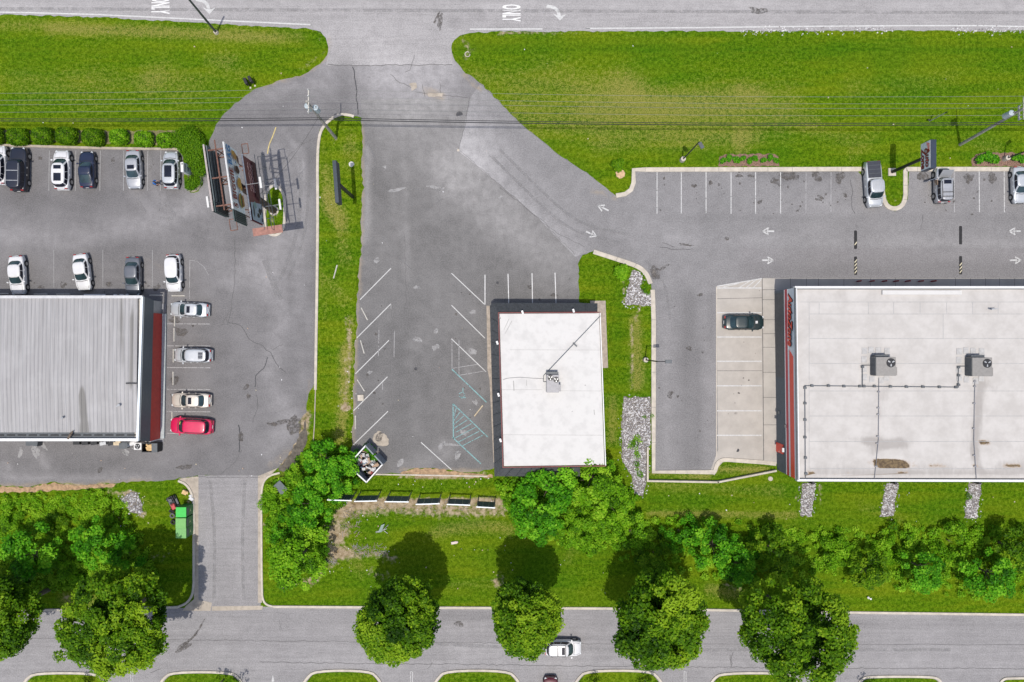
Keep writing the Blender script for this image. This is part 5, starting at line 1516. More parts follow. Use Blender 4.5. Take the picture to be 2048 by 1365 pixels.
# rusty framing, catwalks and floodlight arms
mb = MB()
mid = ctr - east * 1.0
for z in (12.2, 15.0):
    strut(mb, f(mid - along * 3.9, z), f(mid + along * 3.4, z), .075)
for u in (-2.9, 0.0, 2.9):
    strut(mb, f(c2 + along * u, 12.3), f(ctr + along * u, 12.3), .08); strut(mb, f(c2 + along * u, 15.0), f(ctr + along * u, 15.0), .08); strut(mb, f(mid + along * u, 7.6), f(mid + along * u, 15.2), .06)
    strut(mb, f(c2 + along * u, 12.3), f(ctr + along * u, 15.0), .06)
for u in (-2.4, 0, 2.4): strut(mb, f(c3 + along * u - east * .1, 8.4), f(mid + along * u, 8.4), .07); strut(mb, f(c3 + along * u - east * .1, 10.4), f(mid + along * u, 10.4), .07)
mb.build('steel_frame', M_RUST, bb)


def catwalk(c_, z, u0, u1, w, m):
    a_, b_ = c_ + along * u0, c_ + along * u1
    mb = MB()
    for off in (0, w):
        for dz in (0, 1.0): strut(mb, f(a_ + east * off, z + dz), f(b_ + east * off, z + dz), .035)
    n_ = max(2, int(abs(u1 - u0) / 1.4))
    for k in range(n_ + 1):
        p = a_.lerp(b_, k / n_)
        strut(mb, f(p, z), f(p + east * w, z), .035); strut(mb, f(p + east * w, z), f(p + east * w, z + 1.0), .03)
    mb.build('catwalk', m, bb)


catwalk(c3 + east * .3, 7.1, -4.4, 4.2, .8, M_DGREY)
for q0_, q1_, z in ((c3 - along * 4.7 + east * .1, c3 - along * 3.65 + east * .75, 11.1), (c2 + along * 3.6 + east * .0, c2 + along * 4.8 + east * .75, 11.4)):
    mb = MB()
    w_ = (q1_ - q0_).dot(east); l_ = (q1_ - q0_).dot(along)
    cs_ = [q0_, q0_ + along * l_, q0_ + along * l_ + east * w_, q0_ + east * w_]
    for k in range(4): strut(mb, f(cs_[k], z), f(cs_[(k + 1) % 4], z), .05)
    mb.build('catwalk', M_RUST, bb)
MB().slab(f(c3 + along * 3.7 - east * 1.4, 7.2), f(c3 + along * 4.6 - east * 1.4, 7.2), f(c3 + along * 4.6 + east * 2.0, 7.2), f(c3 + along * 3.7 + east * 2.0, 7.2), .05).build('platform', mat('faded_red_plate', (.30, .15, .12), .8, var=.2), bb)
for c_, u, z, s_ in ((c3, -.9, 7.4, 1), (c3, 1.3, 6.8, 1), (ctr, .2, 11.7, 1), (c2, 1.4, 11.4, -1)):
    p0, p1 = c_ + along * u + east * .1 * s_, c_ + along * u + east * 2.0 * s_
    fl = MB(); strut(fl, f(p0, z), f(p1, z), .035); fl = fl.build('lamp_arm', M_STEEL, bb)
    MB().box(f(p1, z + .05), (.22, 1.2, .16), math.atan2(along.y, along.x) - R(90)).build('floodlight', M_WHITE, fl)

# parts store pylon sign
ps = thing('store_sign', 'auto parts sign box on a black steel post in the narrow grass island', 'sign', P(1783, 345, 0))
pc = P(1783, 345, 0)
MB().box((pc.x, pc.y, .09), (.95, .95, .18)).build('footing', M_CONC, ps, bevel=.02)
MB().cyl((pc.x, pc.y, .1), (pc.x, pc.y, 6.7), .19, n=12).build('post', M_BLACK, ps)
cab = MB().box((pc.x, pc.y, 7.55), (.66, 3.2, 1.85)).build('cabinet', mat('navy_cabinet', (.030, .042, .065), .45, .2), ps, bevel=.03)
MB().box((pc.x - .34, pc.y, 7.55), (.03, 3.08, 1.72)).build('sign_panel', mat('panel_grey_white', (.70, .72, .76), .5), cab)
tx = Vector((pc.x - .36, pc.y - .28, 7.88))
for s_, z_ in (('Auto', 7.93), ('Zone', 7.13)):
    for nm, m, bo, dp in (('letter_outline', M_BLACK, .05, .006), ('lettering', mat('letter_deep_red', (.28, .015, .015), .5), .015, .022)):  # black outline behind each red word
        text(nm, s_, Vector((pc.x - .36, pc.y - .25, z_)), (0, -1, 0), (0, 0, 1), 1.06, m, cab, depth=dp, bold=bo, shear=.15, xs=.98)
mb = MB()
for k in range(5):
    y0 = pc.y + 1.48 - k * .17; z0, z1 = 7.75 + k * .06, 8.38
    mb.add([(pc.x - .372, y0, z0), (pc.x - .372, y0 - .09, z0), (pc.x - .372, y0 - .32 - .09, z1), (pc.x - .372, y0 - .32, z1)], [(0, 1, 2, 3)])
mb.build('stripe', M_SRED, cab)

# long dark sign box on an offset post in the grass strip
ls = thing('sign_box', 'long narrow black sign box on a slanted looking post in the grass strip', 'sign', P(706, 395, 0))
p0 = P(706, 395, 0)
lc = P(676.5, 362, 8.0)
MB().box((p0.x, p0.y, 3.3), (.32, .32, 6.6)).build('post', M_BLACK, ls)
MB().box((p0.x - .1, p0.y + .1, 7.25), (.42, 4.8, 1.5), R(4)).build('cabinet', mat('dark_blue_cabinet', (.035, .047, .062), .5, .2), ls, bevel=.02)
tag(MB().cyl(P(703, 329), P(703, 329, .14), .34, n=12).cyl(P(703, 329, .14), P(703, 329, .2), .13, n=8).build('valve_cover', mat('pale_cap', (.5, .5, .48), .8)), 'small round pale valve cover in the grass strip by the long black sign box', 'cover')

# small white sign by the hedge end
ws_ = thing('menu_sign', 'slim white two sided sign with dark lettering by the hedge end', 'sign', P(385, 345, 0))
q0 = P(384, 345, 0)
bd = MB().box((q0.x, q0.y, 1.5), (.34, 1.2, 2.2), R(2)).build('sign_cabinet', M_WHITE, ws_, bevel=.02)
MB().box((q0.x, q0.y, .22), (.30, .9, .44), R(2)).build('base', M_CONC, ws_)
mb = MB()
for z_, w_ in ((2.25, .95), (2.0, .95), (1.5, .6), (1.3, .5)):
    n_ = 5
    for k in range(n_): mb.box((q0.x + .18, q0.y - w_ / 2 + w_ * (k + .5) / n_, z_), (.02, w_ / n_ * .7, .15))
mb.build('lettering', M_DGREY, bd)
MB().box((q0.x + .02, q0.y + .38, 2.615), (.12, .2, .02)).build('emblem', M_BLACK, bd)

# two little black direction signs at the lawn edge
for i, (x, y, a, lb_) in enumerate(((499, 170, 22, 'small black direction sign nearest the driveway edge of the northwest lawn'), (508, 166, 30, 'small black direction sign standing just northeast of its twin on the lawn'))):
    q0 = P(x, y, 0)
    t = thing('direction_sign', lb_, 'sign', q0, 0, 'small black signs at the drive')
    MB().box((q0.x, q0.y, .4), (.1, .1, .8), R(a)).build('post', M_BLACK, t)
    MB().box((q0.x - .03, q0.y, 1.0), (.35, .75, .7), R(a)).build('sign_cabinet', M_BLACK, t, bevel=.02)
    MB().box((q0.x + .15, q0.y - .4, .05), (.2, .2, .08)).build('footing', M_CONC, t)


def area_light(base_px, head_dir, label, hz=7.6, arm=1.3, head=True):
    b_ = P(*base_px, 0)
    t = thing('lamp_post', label, 'lamp post', b_)
    MB().cyl(b_, b_ + Vector((0, 0, .75)), .32, .30, 14).build('footing', M_CONC, t)
    MB().cyl(b_ + Vector((0, 0, .7)), b_ + Vector((0, 0, hz)), .085, .07, 8).build('pole', M_BLACK, t)
    d = Vector((math.cos(R(head_dir)), math.sin(R(head_dir)), 0))
    a_ = b_ + Vector((0, 0, hz))
    ar = MB().cyl(a_, a_ + d * arm, .05, n=6).build('lamp_arm', M_BLACK, t)
    c_ = a_ + d * (arm + .3)
    MB().box(c_, (.75, .42, .14), R(head_dir)).build('lamp_head', M_DGREY, ar, bevel=.02)
    return t


area_light((1290, 720), 0, 'black lamp post standing behind the kerb of the store driveway', arm=.9)
area_light((1364, 321), -60, 'black lamp post in the north lawn above the empty parking stalls', hz=7.8, arm=.15)
area_light((2008, 319), 40, 'black lamp post in the mulch bed at the right edge', hz=7.8, arm=.2)
lp = thing('lamp_post', 'tall dark roadside pole reaching past the top edge of the photo', 'pole', P(433, 66, 0))
b_ = P(433, 66, 0)
MB().cyl(b_, b_ + Vector((0, 0, .35)), .3, .26, 10).build('footing', M_CONC, lp)
MB().cyl(b_, P(372, -8, 9.4), .15, .11, 8).build('pole', M_DGREY, lp)


def utility_pole(b_, top, label, arms, trans):
    t = thing('utility_pole', label, 'utility pole', b_, 0, None)
    MB().cyl(b_, top, .19, .13, 10).build('pole', M_BROWNP, t)
    d = (top - b_).normalized()
    for h_, L, dy in arms:
        c_ = b_ + d * h_
        ca = MB().box((c_.x + .14, c_.y + dy, c_.z), (.12, L, .14)).build('crossarm', mat('bleached_timber', (.46, .44, .40), .9, var=.15), t)
        for k in (-.46, -.2, .2, .46):
            MB().cyl((c_.x + .14, c_.y + dy + L * k, c_.z + .06), (c_.x + .14, c_.y + dy + L * k, c_.z + .3), .07, .05, 8).build('insulator', M_WHITE, ca)
    for dx, dy, h_ in trans:
        c_ = b_ + d * h_ + Vector((dx, dy, 0))
        tr = MB().cyl(c_, c_ + Vector((0, 0, 1.1)), .30, n=14).cyl(c_ + Vector((0, 0, 1.1)), c_ + Vector((0, 0, 1.2)), .32, .16, 14).build('transformer', mat('pale_blue_grey', (.40, .46, .49), .5), t)
        MB().cyl(c_ + Vector((.1, 0, 1.15)), c_ + Vector((.12, 0, 1.5)), .06, .04, 7).build('bushing', M_BROWNP, tr)
    MB().cyl(b_ + d * 1.5 + Vector((.12, .02, 0)), b_ + d * 8 + Vector((.12, .02, 0)), .05, n=6).build('conduit', M_STEEL, t)
    return d


t1, t2 = P(613, 203, 12.7), P(2048, 217, 11.8)
b1, b2 = P(672, 277, 0), P(1920, 290, 0)
d1 = utility_pole(b1, t1, 'leaning timber utility pole with two transformers at the strip island tip', [(12.4, 2.6, .1)], [(-.38, .1, 10.0), (.38, .05, 9.6)])
d2 = utility_pole(b2, t2, 'tall timber utility pole with crossarms in the east lawn', [(11.6, 2.4, .1), (10.8, 1.6, -.1)], [(-.45, .1, 9.3)])
west_p = b1 + Vector((-76, .6, 0))


def wire(a, b, c, sag, r, label, m, n=14):
    def span(p, q):
        out = []
        for k in range(n + 1):
            t_ = k / n
            v = p.lerp(q, t_)
            v.z -= sag * 4 * t_ * (1 - t_)
            out.append(v)
        return out
    pts = span(a, b) + span(b, c)[1:] + span(c, c + Vector((60, .5, 0)))[1:]
    tag(MB().tube(pts, r, n=5).build('power_line' if r < .03 else 'cable', m), label, 'wire', 'wires strung between the utility poles')


c1, c2_ = b1 + d1 * 12.4, b2 + d2 * 11.6
MW = mat('aluminium_wire', (.30, .30, .28), .5, .5)
for dy, lab in ((1.3, 'northmost bare aluminium wire over the north lawns'), (.55, 'second bare aluminium wire from the north'), (.05, 'third bare aluminium wire from the north'), (-.75, 'southmost of the thin pale wires above the black cables')):
    a_, b_ = Vector((c1.x + .14, c1.y + dy, c1.z + .3)), Vector((c2_.x + .14, c2_.y + dy, c2_.z + .3))
    wire(a_ + Vector((-76, -.1, -.3)), a_, b_, 1.0, .014, lab, MW)
k1, k2 = b1 + d1 * 8.3, b2 + d2 * 8.3
MBK = mat('black_cable', (.02, .02, .022), .6)
wire(k1 + Vector((-76, .1, 0)), k1 + Vector((0, -.25, 0)), k2 + Vector((0, -.25, 0)), .9, .038, 'thick black cable, higher of the two below the wires', MBK)
k1, k2 = b1 + d1 * 7.5, b2 + d2 * 7.5
wire(k1 + Vector((-76, .1, 0)), k1 + Vector((0, -.2, 0)), k2 + Vector((0, -.2, 0)), .9, .045, 'thick black cable, lower of the two below the wires', MBK)
# service drop to the billboard
a_, b_ = b1 + d1 * 8.0, f(c3 + east * .2, 7.6)
pts = []
for k in range(11):
    v = a_.lerp(b_, k / 10); v.z -= 1.0 * 4 * (k / 10) * (1 - k / 10); pts.append(v)
tag(MB().tube(pts, .02, n=4).build('cable', MBK), 'thin black service cable slanting from the transformer pole to the billboard', 'wire')
mp = thing('marker_post', 'short white marker post leaning in the east lawn', 'post', P(1859, 243, 0))
MB().cyl(P(1859, 243, 0), P(1859, 243, 0) + Vector((.35, .2, 2.6)), .07, .06, 8).build('post', M_STEEL, mp)
MB().cyl(P(1859, 243, 0) + Vector((.35, .2, 2.6)), P(1859, 243, 0) + Vector((.38, .22, 2.85)), .08, .05, 8).build('cap', M_BLACK, mp)
MB().cyl(P(1858, 240, 0), P(1858, 240, .5), .10, .10, 8).build('stub', M_BLACK, mp)

# ------------------------------------------------------------------ lot furniture
WS = 'loose concrete wheel stops'


def wheel_stop(px, py, ang, label, L=1.75, m=None, group=WS):
    t = thing('wheel_stop', label, 'wheel stop', P(px, py, 0), R(ang), group)
    mb = MB().prism([(-L / 2, -.09), (L / 2, -.09), (L / 2, .09), (-L / 2, .09)], .02, .15, top=[(-L / 2 + .03, -.05), (L / 2 - .03, -.05), (L / 2 - .03, .05), (-L / 2 + .03, .05)])
    mb.build('block', m or mat('wheel_stop_concrete', (.47, .45, .41), .9, var=.15, scale=2), t, world=False)
    pn = MB()
    for s_ in (-1, 1): MB().cyl((s_ * L * .3, 0, .15), (s_ * L * .3, 0, .165), .025, n=6).build('steel_pin', M_RUST, t, world=False)
    return t


for x, y, a, l in ((671, 544, 75, 'pale wheel stop dumped in the grass strip'), (729, 628, -63, 'wheel stop askew in the topmost slanted west stall'), (725, 694, -74, 'wheel stop askew in the second slanted west stall'), (722, 771, -58, 'wheel stop askew near the square concrete block'),
                   (711, 845, 90, 'wheel stop standing straight along the lot edge by the last slanted stall'), (957, 822, 52, 'yellowed timber coloured stop by the teal hatched stall')):
    wheel_stop(x, y, a, l, m=M_WOOD if x == 957 else None)
FS = 'wheel stops along the restaurant'
for x, y, a, l in ((82, 589, 0, 'shaded wheel stop right of the white sedan at the far west'), (127, 589, 0, 'shaded wheel stop left of the askew white sedan'), (313, 591, 0, 'shaded wheel stop between the grey sedan and building corner'), (357, 592, 0, 'sunlit wheel stop in front of the white compact sport utility'), (5, 588, 0, 'shaded wheel stop at the left photo edge'),
                   (349, 670, 90, 'wheel stop between the silver sedan and the ribbed roof wagon'), (347.5, 712, 90, 'wheel stop at the nose of the silver wagon'), (347, 757, 90, 'wheel stop between the wagon and the beige sedan'), (345, 838, 90, 'wheel stop at the nose of the red sport utility'), (350, 640, 90, 'wheel stop just below the silver sedan with sunroof')):
    wheel_stop(x, y, a, l, group=FS, L=1.7)
tag(MB().box(P(721.5, 796, .1), (.75, .75, .2), R(3)).box(P(721.5, 796, .21), (.6, .6, .02), R(3)).build('junction_box', M_CONC, bevel=.02), 'square pale concrete block on the west edge of the middle lot', 'block')
SB = 'striped rubber speed bumps'
for x, y, n_, l in ((1711, 480, 1, 'speed bump worn mostly black on the west side of the upper lane'), (1711, 532, 4, 'speed bump with four clear cream stripes on the west side of the lower lane'), (1921, 471, 0, 'all black speed bump on the east side of the upper lane'), (1921, 531, 3, 'speed bump with broken cream stripes on the east side of the lower lane')):
    c_ = P(x, y, 0)
    t = thing('speed_bump', l, 'speed bump', c_, 0, SB)
    mb = MB()
    prof = [(-.19, 0), (-.15, .04), (-.06, .065), (.06, .065), (.15, .04), (.19, 0)]
    vs, fs = [], []
    ys_ = [-1.15, -1.08, 1.08, 1.15]
    for yy, k_ in zip(ys_, (.55, 1, 1, .55)): vs += [(px_ * k_, yy, .02 + pz_ * k_) for px_, pz_ in prof]
    for i in range(3):
        for j in range(5): fs.append((i * 6 + j, i * 6 + j + 1, (i + 1) * 6 + j + 1, (i + 1) * 6 + j))
    mb.add(vs, fs).build('rubber_body', M_TYRE, t, world=False)
    st_ = [-.7, -.25, .2, .65]
    for k in range(n_):
        yy = st_[k] - .15 if n_ != 1 else -.55
        MB().add([(-.15, yy - .18, .064), (-.06, yy - .08, .089), (.06, yy + .06, .089), (.15, yy + .16, .064), (.15, yy + .34, .064), (.06, yy + .24, .089), (-.06, yy + .10, .089), (-.15, yy, .064)], [(0, 1, 6, 7), (1, 2, 5, 6), (2, 3, 4, 5)]).build('stripe', mat('cream_stripe', (.55, .50, .36), .8), t, world=False)
for i, x in enumerate((1713, 1739, 1763.5, 1787, 1810, 1836, 1861)):
    c_ = P(x, 563.5, 0)
    t = thing('bollard', 'dark red steel bollard in the shade before the store entrance, one of seven alike', 'bollard', (c_.x, c_.y, .1), 0, 'red bollards before the store entrance')
    MB().cyl((0, 0, 0), (0, 0, 1.0), .10, n=12).ball((0, 0, 1.0), .10, 10, 4).build('post', mat('bollard_red', (.22, .012, .02), .5), t, world=False)
    MB().cyl((0, 0, 0), (0, 0, .03), .15, n=12).build('base_plate', M_STEEL, t, world=False)
for x, y, r_, l in ((919, 230, .42, 'dark round manhole cover set in the middle driveway'), (831.5, 738, .20, 'small dark drain cover in the middle of the old lot'), (1475, 901, .22, 'small dark drain cover on the concrete stalls'), (995, 566, .18, 'small dark valve cover in the lot north of the vacant shop')):
    tag(MB().cyl(P(x, y, 0.012), P(x, y, .036), r_, n=18).cyl(P(x, y, .036), P(x, y, .042), r_ * .8, n=18).build('manhole_cover', M_TAR), l, 'cover')
tag(MB().cyl(P(916.5, 301, .01), P(916.5, 301, .06), .15, n=12).cyl(P(916.5, 301, .06), P(916.5, 301, .07), .09, n=10).build('survey_marker', M_CONC), 'small pale survey marker at the corner of the newer driveway', 'marker')
tag(MB().cyl(P(1541, 958, 0), P(1541, 958, .15), .28, n=14).cyl(P(1541, 958, .15), P(1541, 958, .17), .2, n=14).build('cleanout_cap', M_CONC), 'round pale cleanout cap in the grass by the store corner', 'cover')
tag(MB().tube([P(935 + 5 * math.cos(t_), 109 + 5 * math.sin(t_), .08) for t_ in [k * .5 for k in range(12)]], .06, n=6).build('pipe_ring', M_CONC), 'pale ring of discarded hose by the lawn corner', 'debris')
# people
pp = thing('person', 'person in a bright blue top bending behind the silver hatchback', 'person', P(316, 370, 0))
pb = P(316, 370, 0)


def skinned(name, verts, edges, radii, parent, m, root_i=0):
    me = bpy.data.meshes.new(name)
    l = root_loc(parent)
    me.from_pydata([Vector(v) - l for v in verts], edges, [])
    o = link_mesh(name, me, m, parent)
    sk_ = o.modifiers.new('skin', 'SKIN')
    for i, r_ in enumerate(radii):
        me.skin_vertices[0].data[i].radius = (r_, r_)
        me.skin_vertices[0].data[i].use_root = i == root_i
    ss = o.modifiers.new('sub', 'SUBSURF'); ss.levels = 1; ss.render_levels = 1
    return o


V3 = lambda x, y, z: (pb.x + x, pb.y + y, z)
verts = [V3(0, 0, .92), V3(.10, 0, 1.15), V3(.22, 0, 1.36), V3(.27, 0, 1.46), V3(.31, 0, 1.53), V3(.36, 0, 1.64),
         V3(-.02, .11, .88), V3(.02, .12, .50), V3(-.03, .12, .10), V3(.10, .12, .05), V3(-.02, -.11, .88), V3(.03, -.12, .50), V3(-.02, -.12, .10), V3(.11, -.12, .05),
         V3(.22, .20, 1.38), V3(.40, .26, 1.16), V3(.62, .20, 1.10), V3(.22, -.20, 1.38), V3(.42, -.24, 1.18), V3(.64, -.18, 1.08)]
edges = [(0, 1), (1, 2), (2, 3), (3, 4), (4, 5), (0, 6), (6, 7), (7, 8), (8, 9), (0, 10), (10, 11), (11, 12), (12, 13), (2, 14), (14, 15), (15, 16), (2, 17), (17, 18), (18, 19)]
radii = [.14, .15, .16, .07, .06, .105, .10, .07, .05, .045, .10, .07, .05, .045, .075, .05, .036, .075, .05, .036]
M_SKIN = mat('skin', (.36, .22, .16), .6)
skinned('body', verts, edges, radii, pp, M_SKIN)
skinned('shirt', [verts[0], verts[1], verts[2], verts[14], verts[15], verts[17], verts[18], V3(.26, 0, 1.42)], [(0, 1), (1, 2), (2, 3), (3, 4), (2, 5), (5, 6), (2, 7)], [.17, .19, .20, .105, .07, .105, .07, .10], pp, mat('blue_cloth', (.02, .14, .46), .85, var=.2))
skinned('trousers', [verts[0], verts[6], verts[7], verts[8], verts[10], verts[11], verts[12]], [(0, 1), (1, 2), (2, 3), (0, 4), (4, 5), (5, 6)], [.155, .115, .085, .07, .115, .085, .07], pp, mat('dark_denim', (.03, .035, .06), .9))
MB().ball(V3(.35, 0, 1.70), .115, 10, 6, sc=(1, .9, .8)).build('hair', M_TAR, pp, smooth=True)
fc = MB()
for s_ in (-1, 1): fc.ball(V3(.455, s_ * .035, 1.65), .016, 6, 4)
fc.build('eyes', M_BLACK, pp); MB().ball(V3(.47, 0, 1.61), .02, 6, 4).build('nose', M_SKIN, pp)
hd = MB()
for s_, (hx_, hy_, hz_) in ((1, (.64, .20, 1.09)), (-1, (.66, -.18, 1.07))):
    for k in range(5):
        yo_ = -.032 + k * .016
        hd.tube([V3(hx_, hy_ + yo_, hz_), V3(hx_ + .06 + .01 * (2 - abs(k - 2)), hy_ + yo_ * 1.3, hz_ - .01), V3(hx_ + .10 + .012 * (2 - abs(k - 2)), hy_ + yo_ * 1.3, hz_ - .035)], [.010, .009, .007], n=5)
hd.build('fingers', M_SKIN, pp)

# ------------------------------------------------------------------ enclosure, bins, back-of-house clutter
en = thing('trash_enclosure', 'grey slatted enclosure set diagonally, overgrown inside and full of rubbish', 'enclosure', P(734, 926, 0))
HE = 2.35
cW, cS, cE, cN = P(696, 931, HE), P(733, 965, HE), P(765, 929, HE), P(731, 892, HE)
M_EN = mat('grey_painted_boards', (.22, .245, .27), .8, var=.12, scale=2)
for A_, B_, nm in ((cW, cS, 'fence_side'), (cS, cE, 'fence_side'), (cN, cW, 'fence_side'), (cE, cE.lerp(cN, .47), 'gate'), (cE.lerp(cN, .53), cN, 'gate')):
    d = B_ - A_
    ang = math.atan2(d.y, d.x)
    o = MB().box(Vector(((A_.x + B_.x) / 2, (A_.y + B_.y) / 2, HE / 2 + .03)), (d.length - .13, .10, HE - .06), ang).build(nm, M_EN, en)
    MB().box(Vector(((A_.x + B_.x) / 2, (A_.y + B_.y) / 2, HE + .03)), (d.length - .02, .15, .06), ang).build('cap_rail', M_WHITE if nm != 'gate' else M_EN, o)
for q in (cW, cS, cE, cN): MB().box((q.x, q.y, HE / 2 + .02), (.16, .16, HE + .04), R(45)).build('corner_post', M_EN, en)
jr = random.Random(3)
cen = (cW + cS + cE + cN) / 4
ux = (cS - cW).normalized(); uy = (cN - cW).normalized()
tv, tf = [], []
JM = [mat('junk_white', (.55, .55, .56), .7), mat('junk_tan', (.42, .30, .22), .8), M_BLACK, mat('junk_blue', (.12, .2, .3), .6), mat('junk_red', (.25, .05, .05), .7), M_GREY]
junk = MB()
for k in range(80):
    a_, b_ = jr.uniform(.06, .94), jr.uniform(.06, .62)
    p_j = cW + (cS - cW) * a_ + (cN - cW) * b_
    z_ = jr.uniform(.2, 1.1)
    Mx = Matrix.Rotation(jr.uniform(0, 3), 3, 'Z') @ Matrix.Rotation(jr.uniform(-.6, .6), 3, 'X')
    junk.box((p_j.x, p_j.y, z_), (jr.uniform(.15, .6), jr.uniform(.12, .45), jr.uniform(.1, .35)), M=Mx, mi=jr.choice((0, 0, 0, 1, 1, 2, 2, 3, 4, 5)))
tag(junk.build('rubbish_heap', JM), 'mixed heap of bags, boards and boxes filling the diagonal enclosure', 'rubbish', kind='stuff')
for i, (x0, y0, col, l) in enumerate(((362, 1025, (.02, .44, .05), 'brightest green donation bin, northernmost of the three in a row'), (361.5, 1047, (.13, .36, .09), 'paler green donation bin in the middle of the three'), (362, 1067, (.135, .35, .10), 'pale green donation bin at the south end of the row'))):
    c_ = P(x0, y0, 1.95)
    t = thing('donation_bin', l, 'donation bin', (c_.x, c_.y, 0), 0, 'green donation bins')
    g = mat('bin_green_%s' % 'abc'[i], col, .5, var=.08)
    MB().box((0, 0, .97), (1.24, 1.2, 1.9)).build('body', mat('bin_dark_green', (.012, .15, .03), .5, var=.1), t, world=False, bevel=.02)
    MB().box((0, 0, 1.94), (1.26, 1.22, .06)).build('lid', g, t, world=False, bevel=.01)
    MB().box((.63, 0, 1.5), (.04, .8, .3)).build('chute', M_DGREY, t, world=False)
    MB().add([(.635, -.2, .7), (.635, .3, .95), (.635, .05, .95), (.635, -.25, 1.15), (.635, -.1, .9)], [(0, 1, 2, 4), (4, 2, 3)]).build('emblem', mat('emblem_pale', (.45, .55, .25), .7), t, world=False)
md = thing('riding_mower', 'red and black riding mower parked against the green donation bins', 'mower', P(349, 1004, 0), R(-66))
MB().box((0, 0, .42), (1.6, .62, .3)).box((-.55, 0, .62), (.55, .7, .16)).build('chassis', M_BLACK, md, world=False, bevel=.04)
MB().box((.48, 0, .66), (.75, .52, .3)).build('hood', mat('mower_red', (.42, .05, .05), .4), md, world=False, bevel=.08)
MB().box((-.35, 0, .78), (.42, .45, .12)).box((-.58, 0, .98), (.1, .45, .4)).build('seat', M_DGREY, md, world=False, bevel=.04)
MB().tube([(.15 + .17 * math.cos(k * .63), .17 * math.sin(k * .63), 1.0) for k in range(11)], .018, n=5).cyl((.15, 0, 1.0), (.3, 0, .7), .02, n=5).build('steering_wheel', M_BLACK, md, world=False)
MB().box((-.05, 0, .22), (.95, 1.15, .16)).build('cutting_deck', M_DGREY, md, world=False, bevel=.04)
for x_, r_ in ((.62, .2), (-.55, .28)):
    for sd in (1, -1):
        w_ = MB().cyl((x_, sd * .34, r_), (x_, sd * .54, r_), r_, n=14).build('wheel', M_TYRE, md, world=False)
        MB().cyl((x_, sd * .54, r_), (x_, sd * .55, r_), r_ * .5, n=10).build('rim', M_RIM, w_, world=False)


def torus(mb, c, R_, r_, n=16, m=8, tilt=0.0):
    vs, fs = [], []
    Mx = Matrix.Rotation(tilt, 3, 'X')
    for i in range(n):
        t_ = 2 * math.pi * i / n
        for j in range(m):
            q = 2 * math.pi * j / m
            vs.append(Mx @ Vector(((R_ + r_ * math.cos(q)) * math.cos(t_), (R_ + r_ * math.cos(q)) * math.sin(t_), r_ * math.sin(q))) + Vector(c))
    for i in range(n):
        for j in range(m):
            fs.append((i * m + j, ((i + 1) % n) * m + j, ((i + 1) % n) * m + (j + 1) % m, i * m + (j + 1) % m))
    return mb.add(vs, fs)


for x, y, tl, l in ((346, 1031, .15, 'grey discarded tyre lying beside the middle green bin'), (346, 1022, .9, 'black tyre leaning behind the mower'), (348, 1044, .4, 'half hidden tyre against the paler green bin')):
    c_ = P(x, y, 0)
    t = thing('old_tyre', l, 'tyre', c_, 0, 'tyres by the green bins')
    torus(MB(), (0, 0, .12 + .2 * tl), .25, .105, tilt=tl).build('tyre', M_TYRE if tl != .15 else mat('dusty_rubber', (.12, .12, .12), .9), t, world=False, smooth=True)
tag(MB().box(P(370, 985, .2), (.6, .5, .4), R(-25)).box(P(372, 986, .42), (.5, .3, .05), R(-10)).build('cardboard_box', M_CARD), 'orange brown box dumped north of the green bins', 'box')
tag(MB().box(P(383, 998, .12), (.55, .4, .2), R(-35)).ball(P(381, 992, .12), .2, 8, 5, sc=(1.2, .8, .6)).build('white_bag', JM[0]), 'white rubbish bags by the kerb above the green bins', 'rubbish')
dm = thing('dumpster', 'black open dumpster holding folded cardboard at the restaurant corner', 'dumpster', P(309, 892, 0))
q = P(309.5, 893, 0)
o = MB()
for dx, dy, sx, sy in ((-.95, 0, .08, 1.1), (.95, 0, .08, 1.1), (0, .52, 1.82, .08), (0, -.52, 1.82, .08)): o.box((q.x + dx, q.y + dy, .65), (sx, sy, 1.15))
o.box((q.x, q.y, .1), (1.8, .95, .08)).build('body', M_BLACK, dm)
MB().box((q.x + .62, q.y, 1.25), (.7, 1.1, .05)).build('lid', M_DGREY, dm)
for i, (dx, dy, sx, sy, a_, z_) in enumerate(((-.05, .05, .75, .6, 12, .95), (-.45, -.2, .3, .55, 20, .8), (-.5, .25, .35, .2, -30, .75), (.05, -.25, .5, .3, 5, 1.02))):
    tag(MB().box((q.x + dx, q.y + dy, z_), (sx, sy, .12), R(a_)).box((q.x + dx, q.y + dy, z_ + .07), (sx * .7, sy * .6, .03), R(a_ + 20)).build('cardboard_box', M_CARD), ['large flattened tan carton lying on top in the black dumpster', 'narrow tan carton along the west side of the dumpster', 'small tan carton scrap in the dumpster corner', 'tan carton half under the dumpster lid'][i], 'carton', 'cartons in the dumpster')
ac = thing('condenser', 'pale boxed air conditioner with a round black fan behind the restaurant', 'air conditioner', P(276, 893, 0))
q = P(276, 893, .8)
o = MB().box((q.x, q.y, .45), (.95, .85, .9)).build('casing', M_WHITE, ac, bevel=.03); fan('fan', (q.x, q.y), .34, o, .9)
tag(MB().cyl(P(262, 890, .5) + Vector((-.6, 0, 0)), P(262, 890, .5) + Vector((.6, .3, 0)), .3, n=12).ball(P(262, 890, .5) + Vector((.6, .3, 0)), .3, 10, 5).ball(P(262, 890, .5) + Vector((-.6, 0, 0)), .3, 10, 5).build('gas_tank', M_WHITE), 'white horizontal gas tank beside the boxed air conditioner', 'tank')
tag(MB().box(P(249, 891, .6), (.7, .7, 1.2)).box(P(249, 891, 1.22), (.74, .74, .05)).build('utility_cabinet', M_DGREY), 'dark blue grey cabinet against the restaurant back wall', 'cabinet')
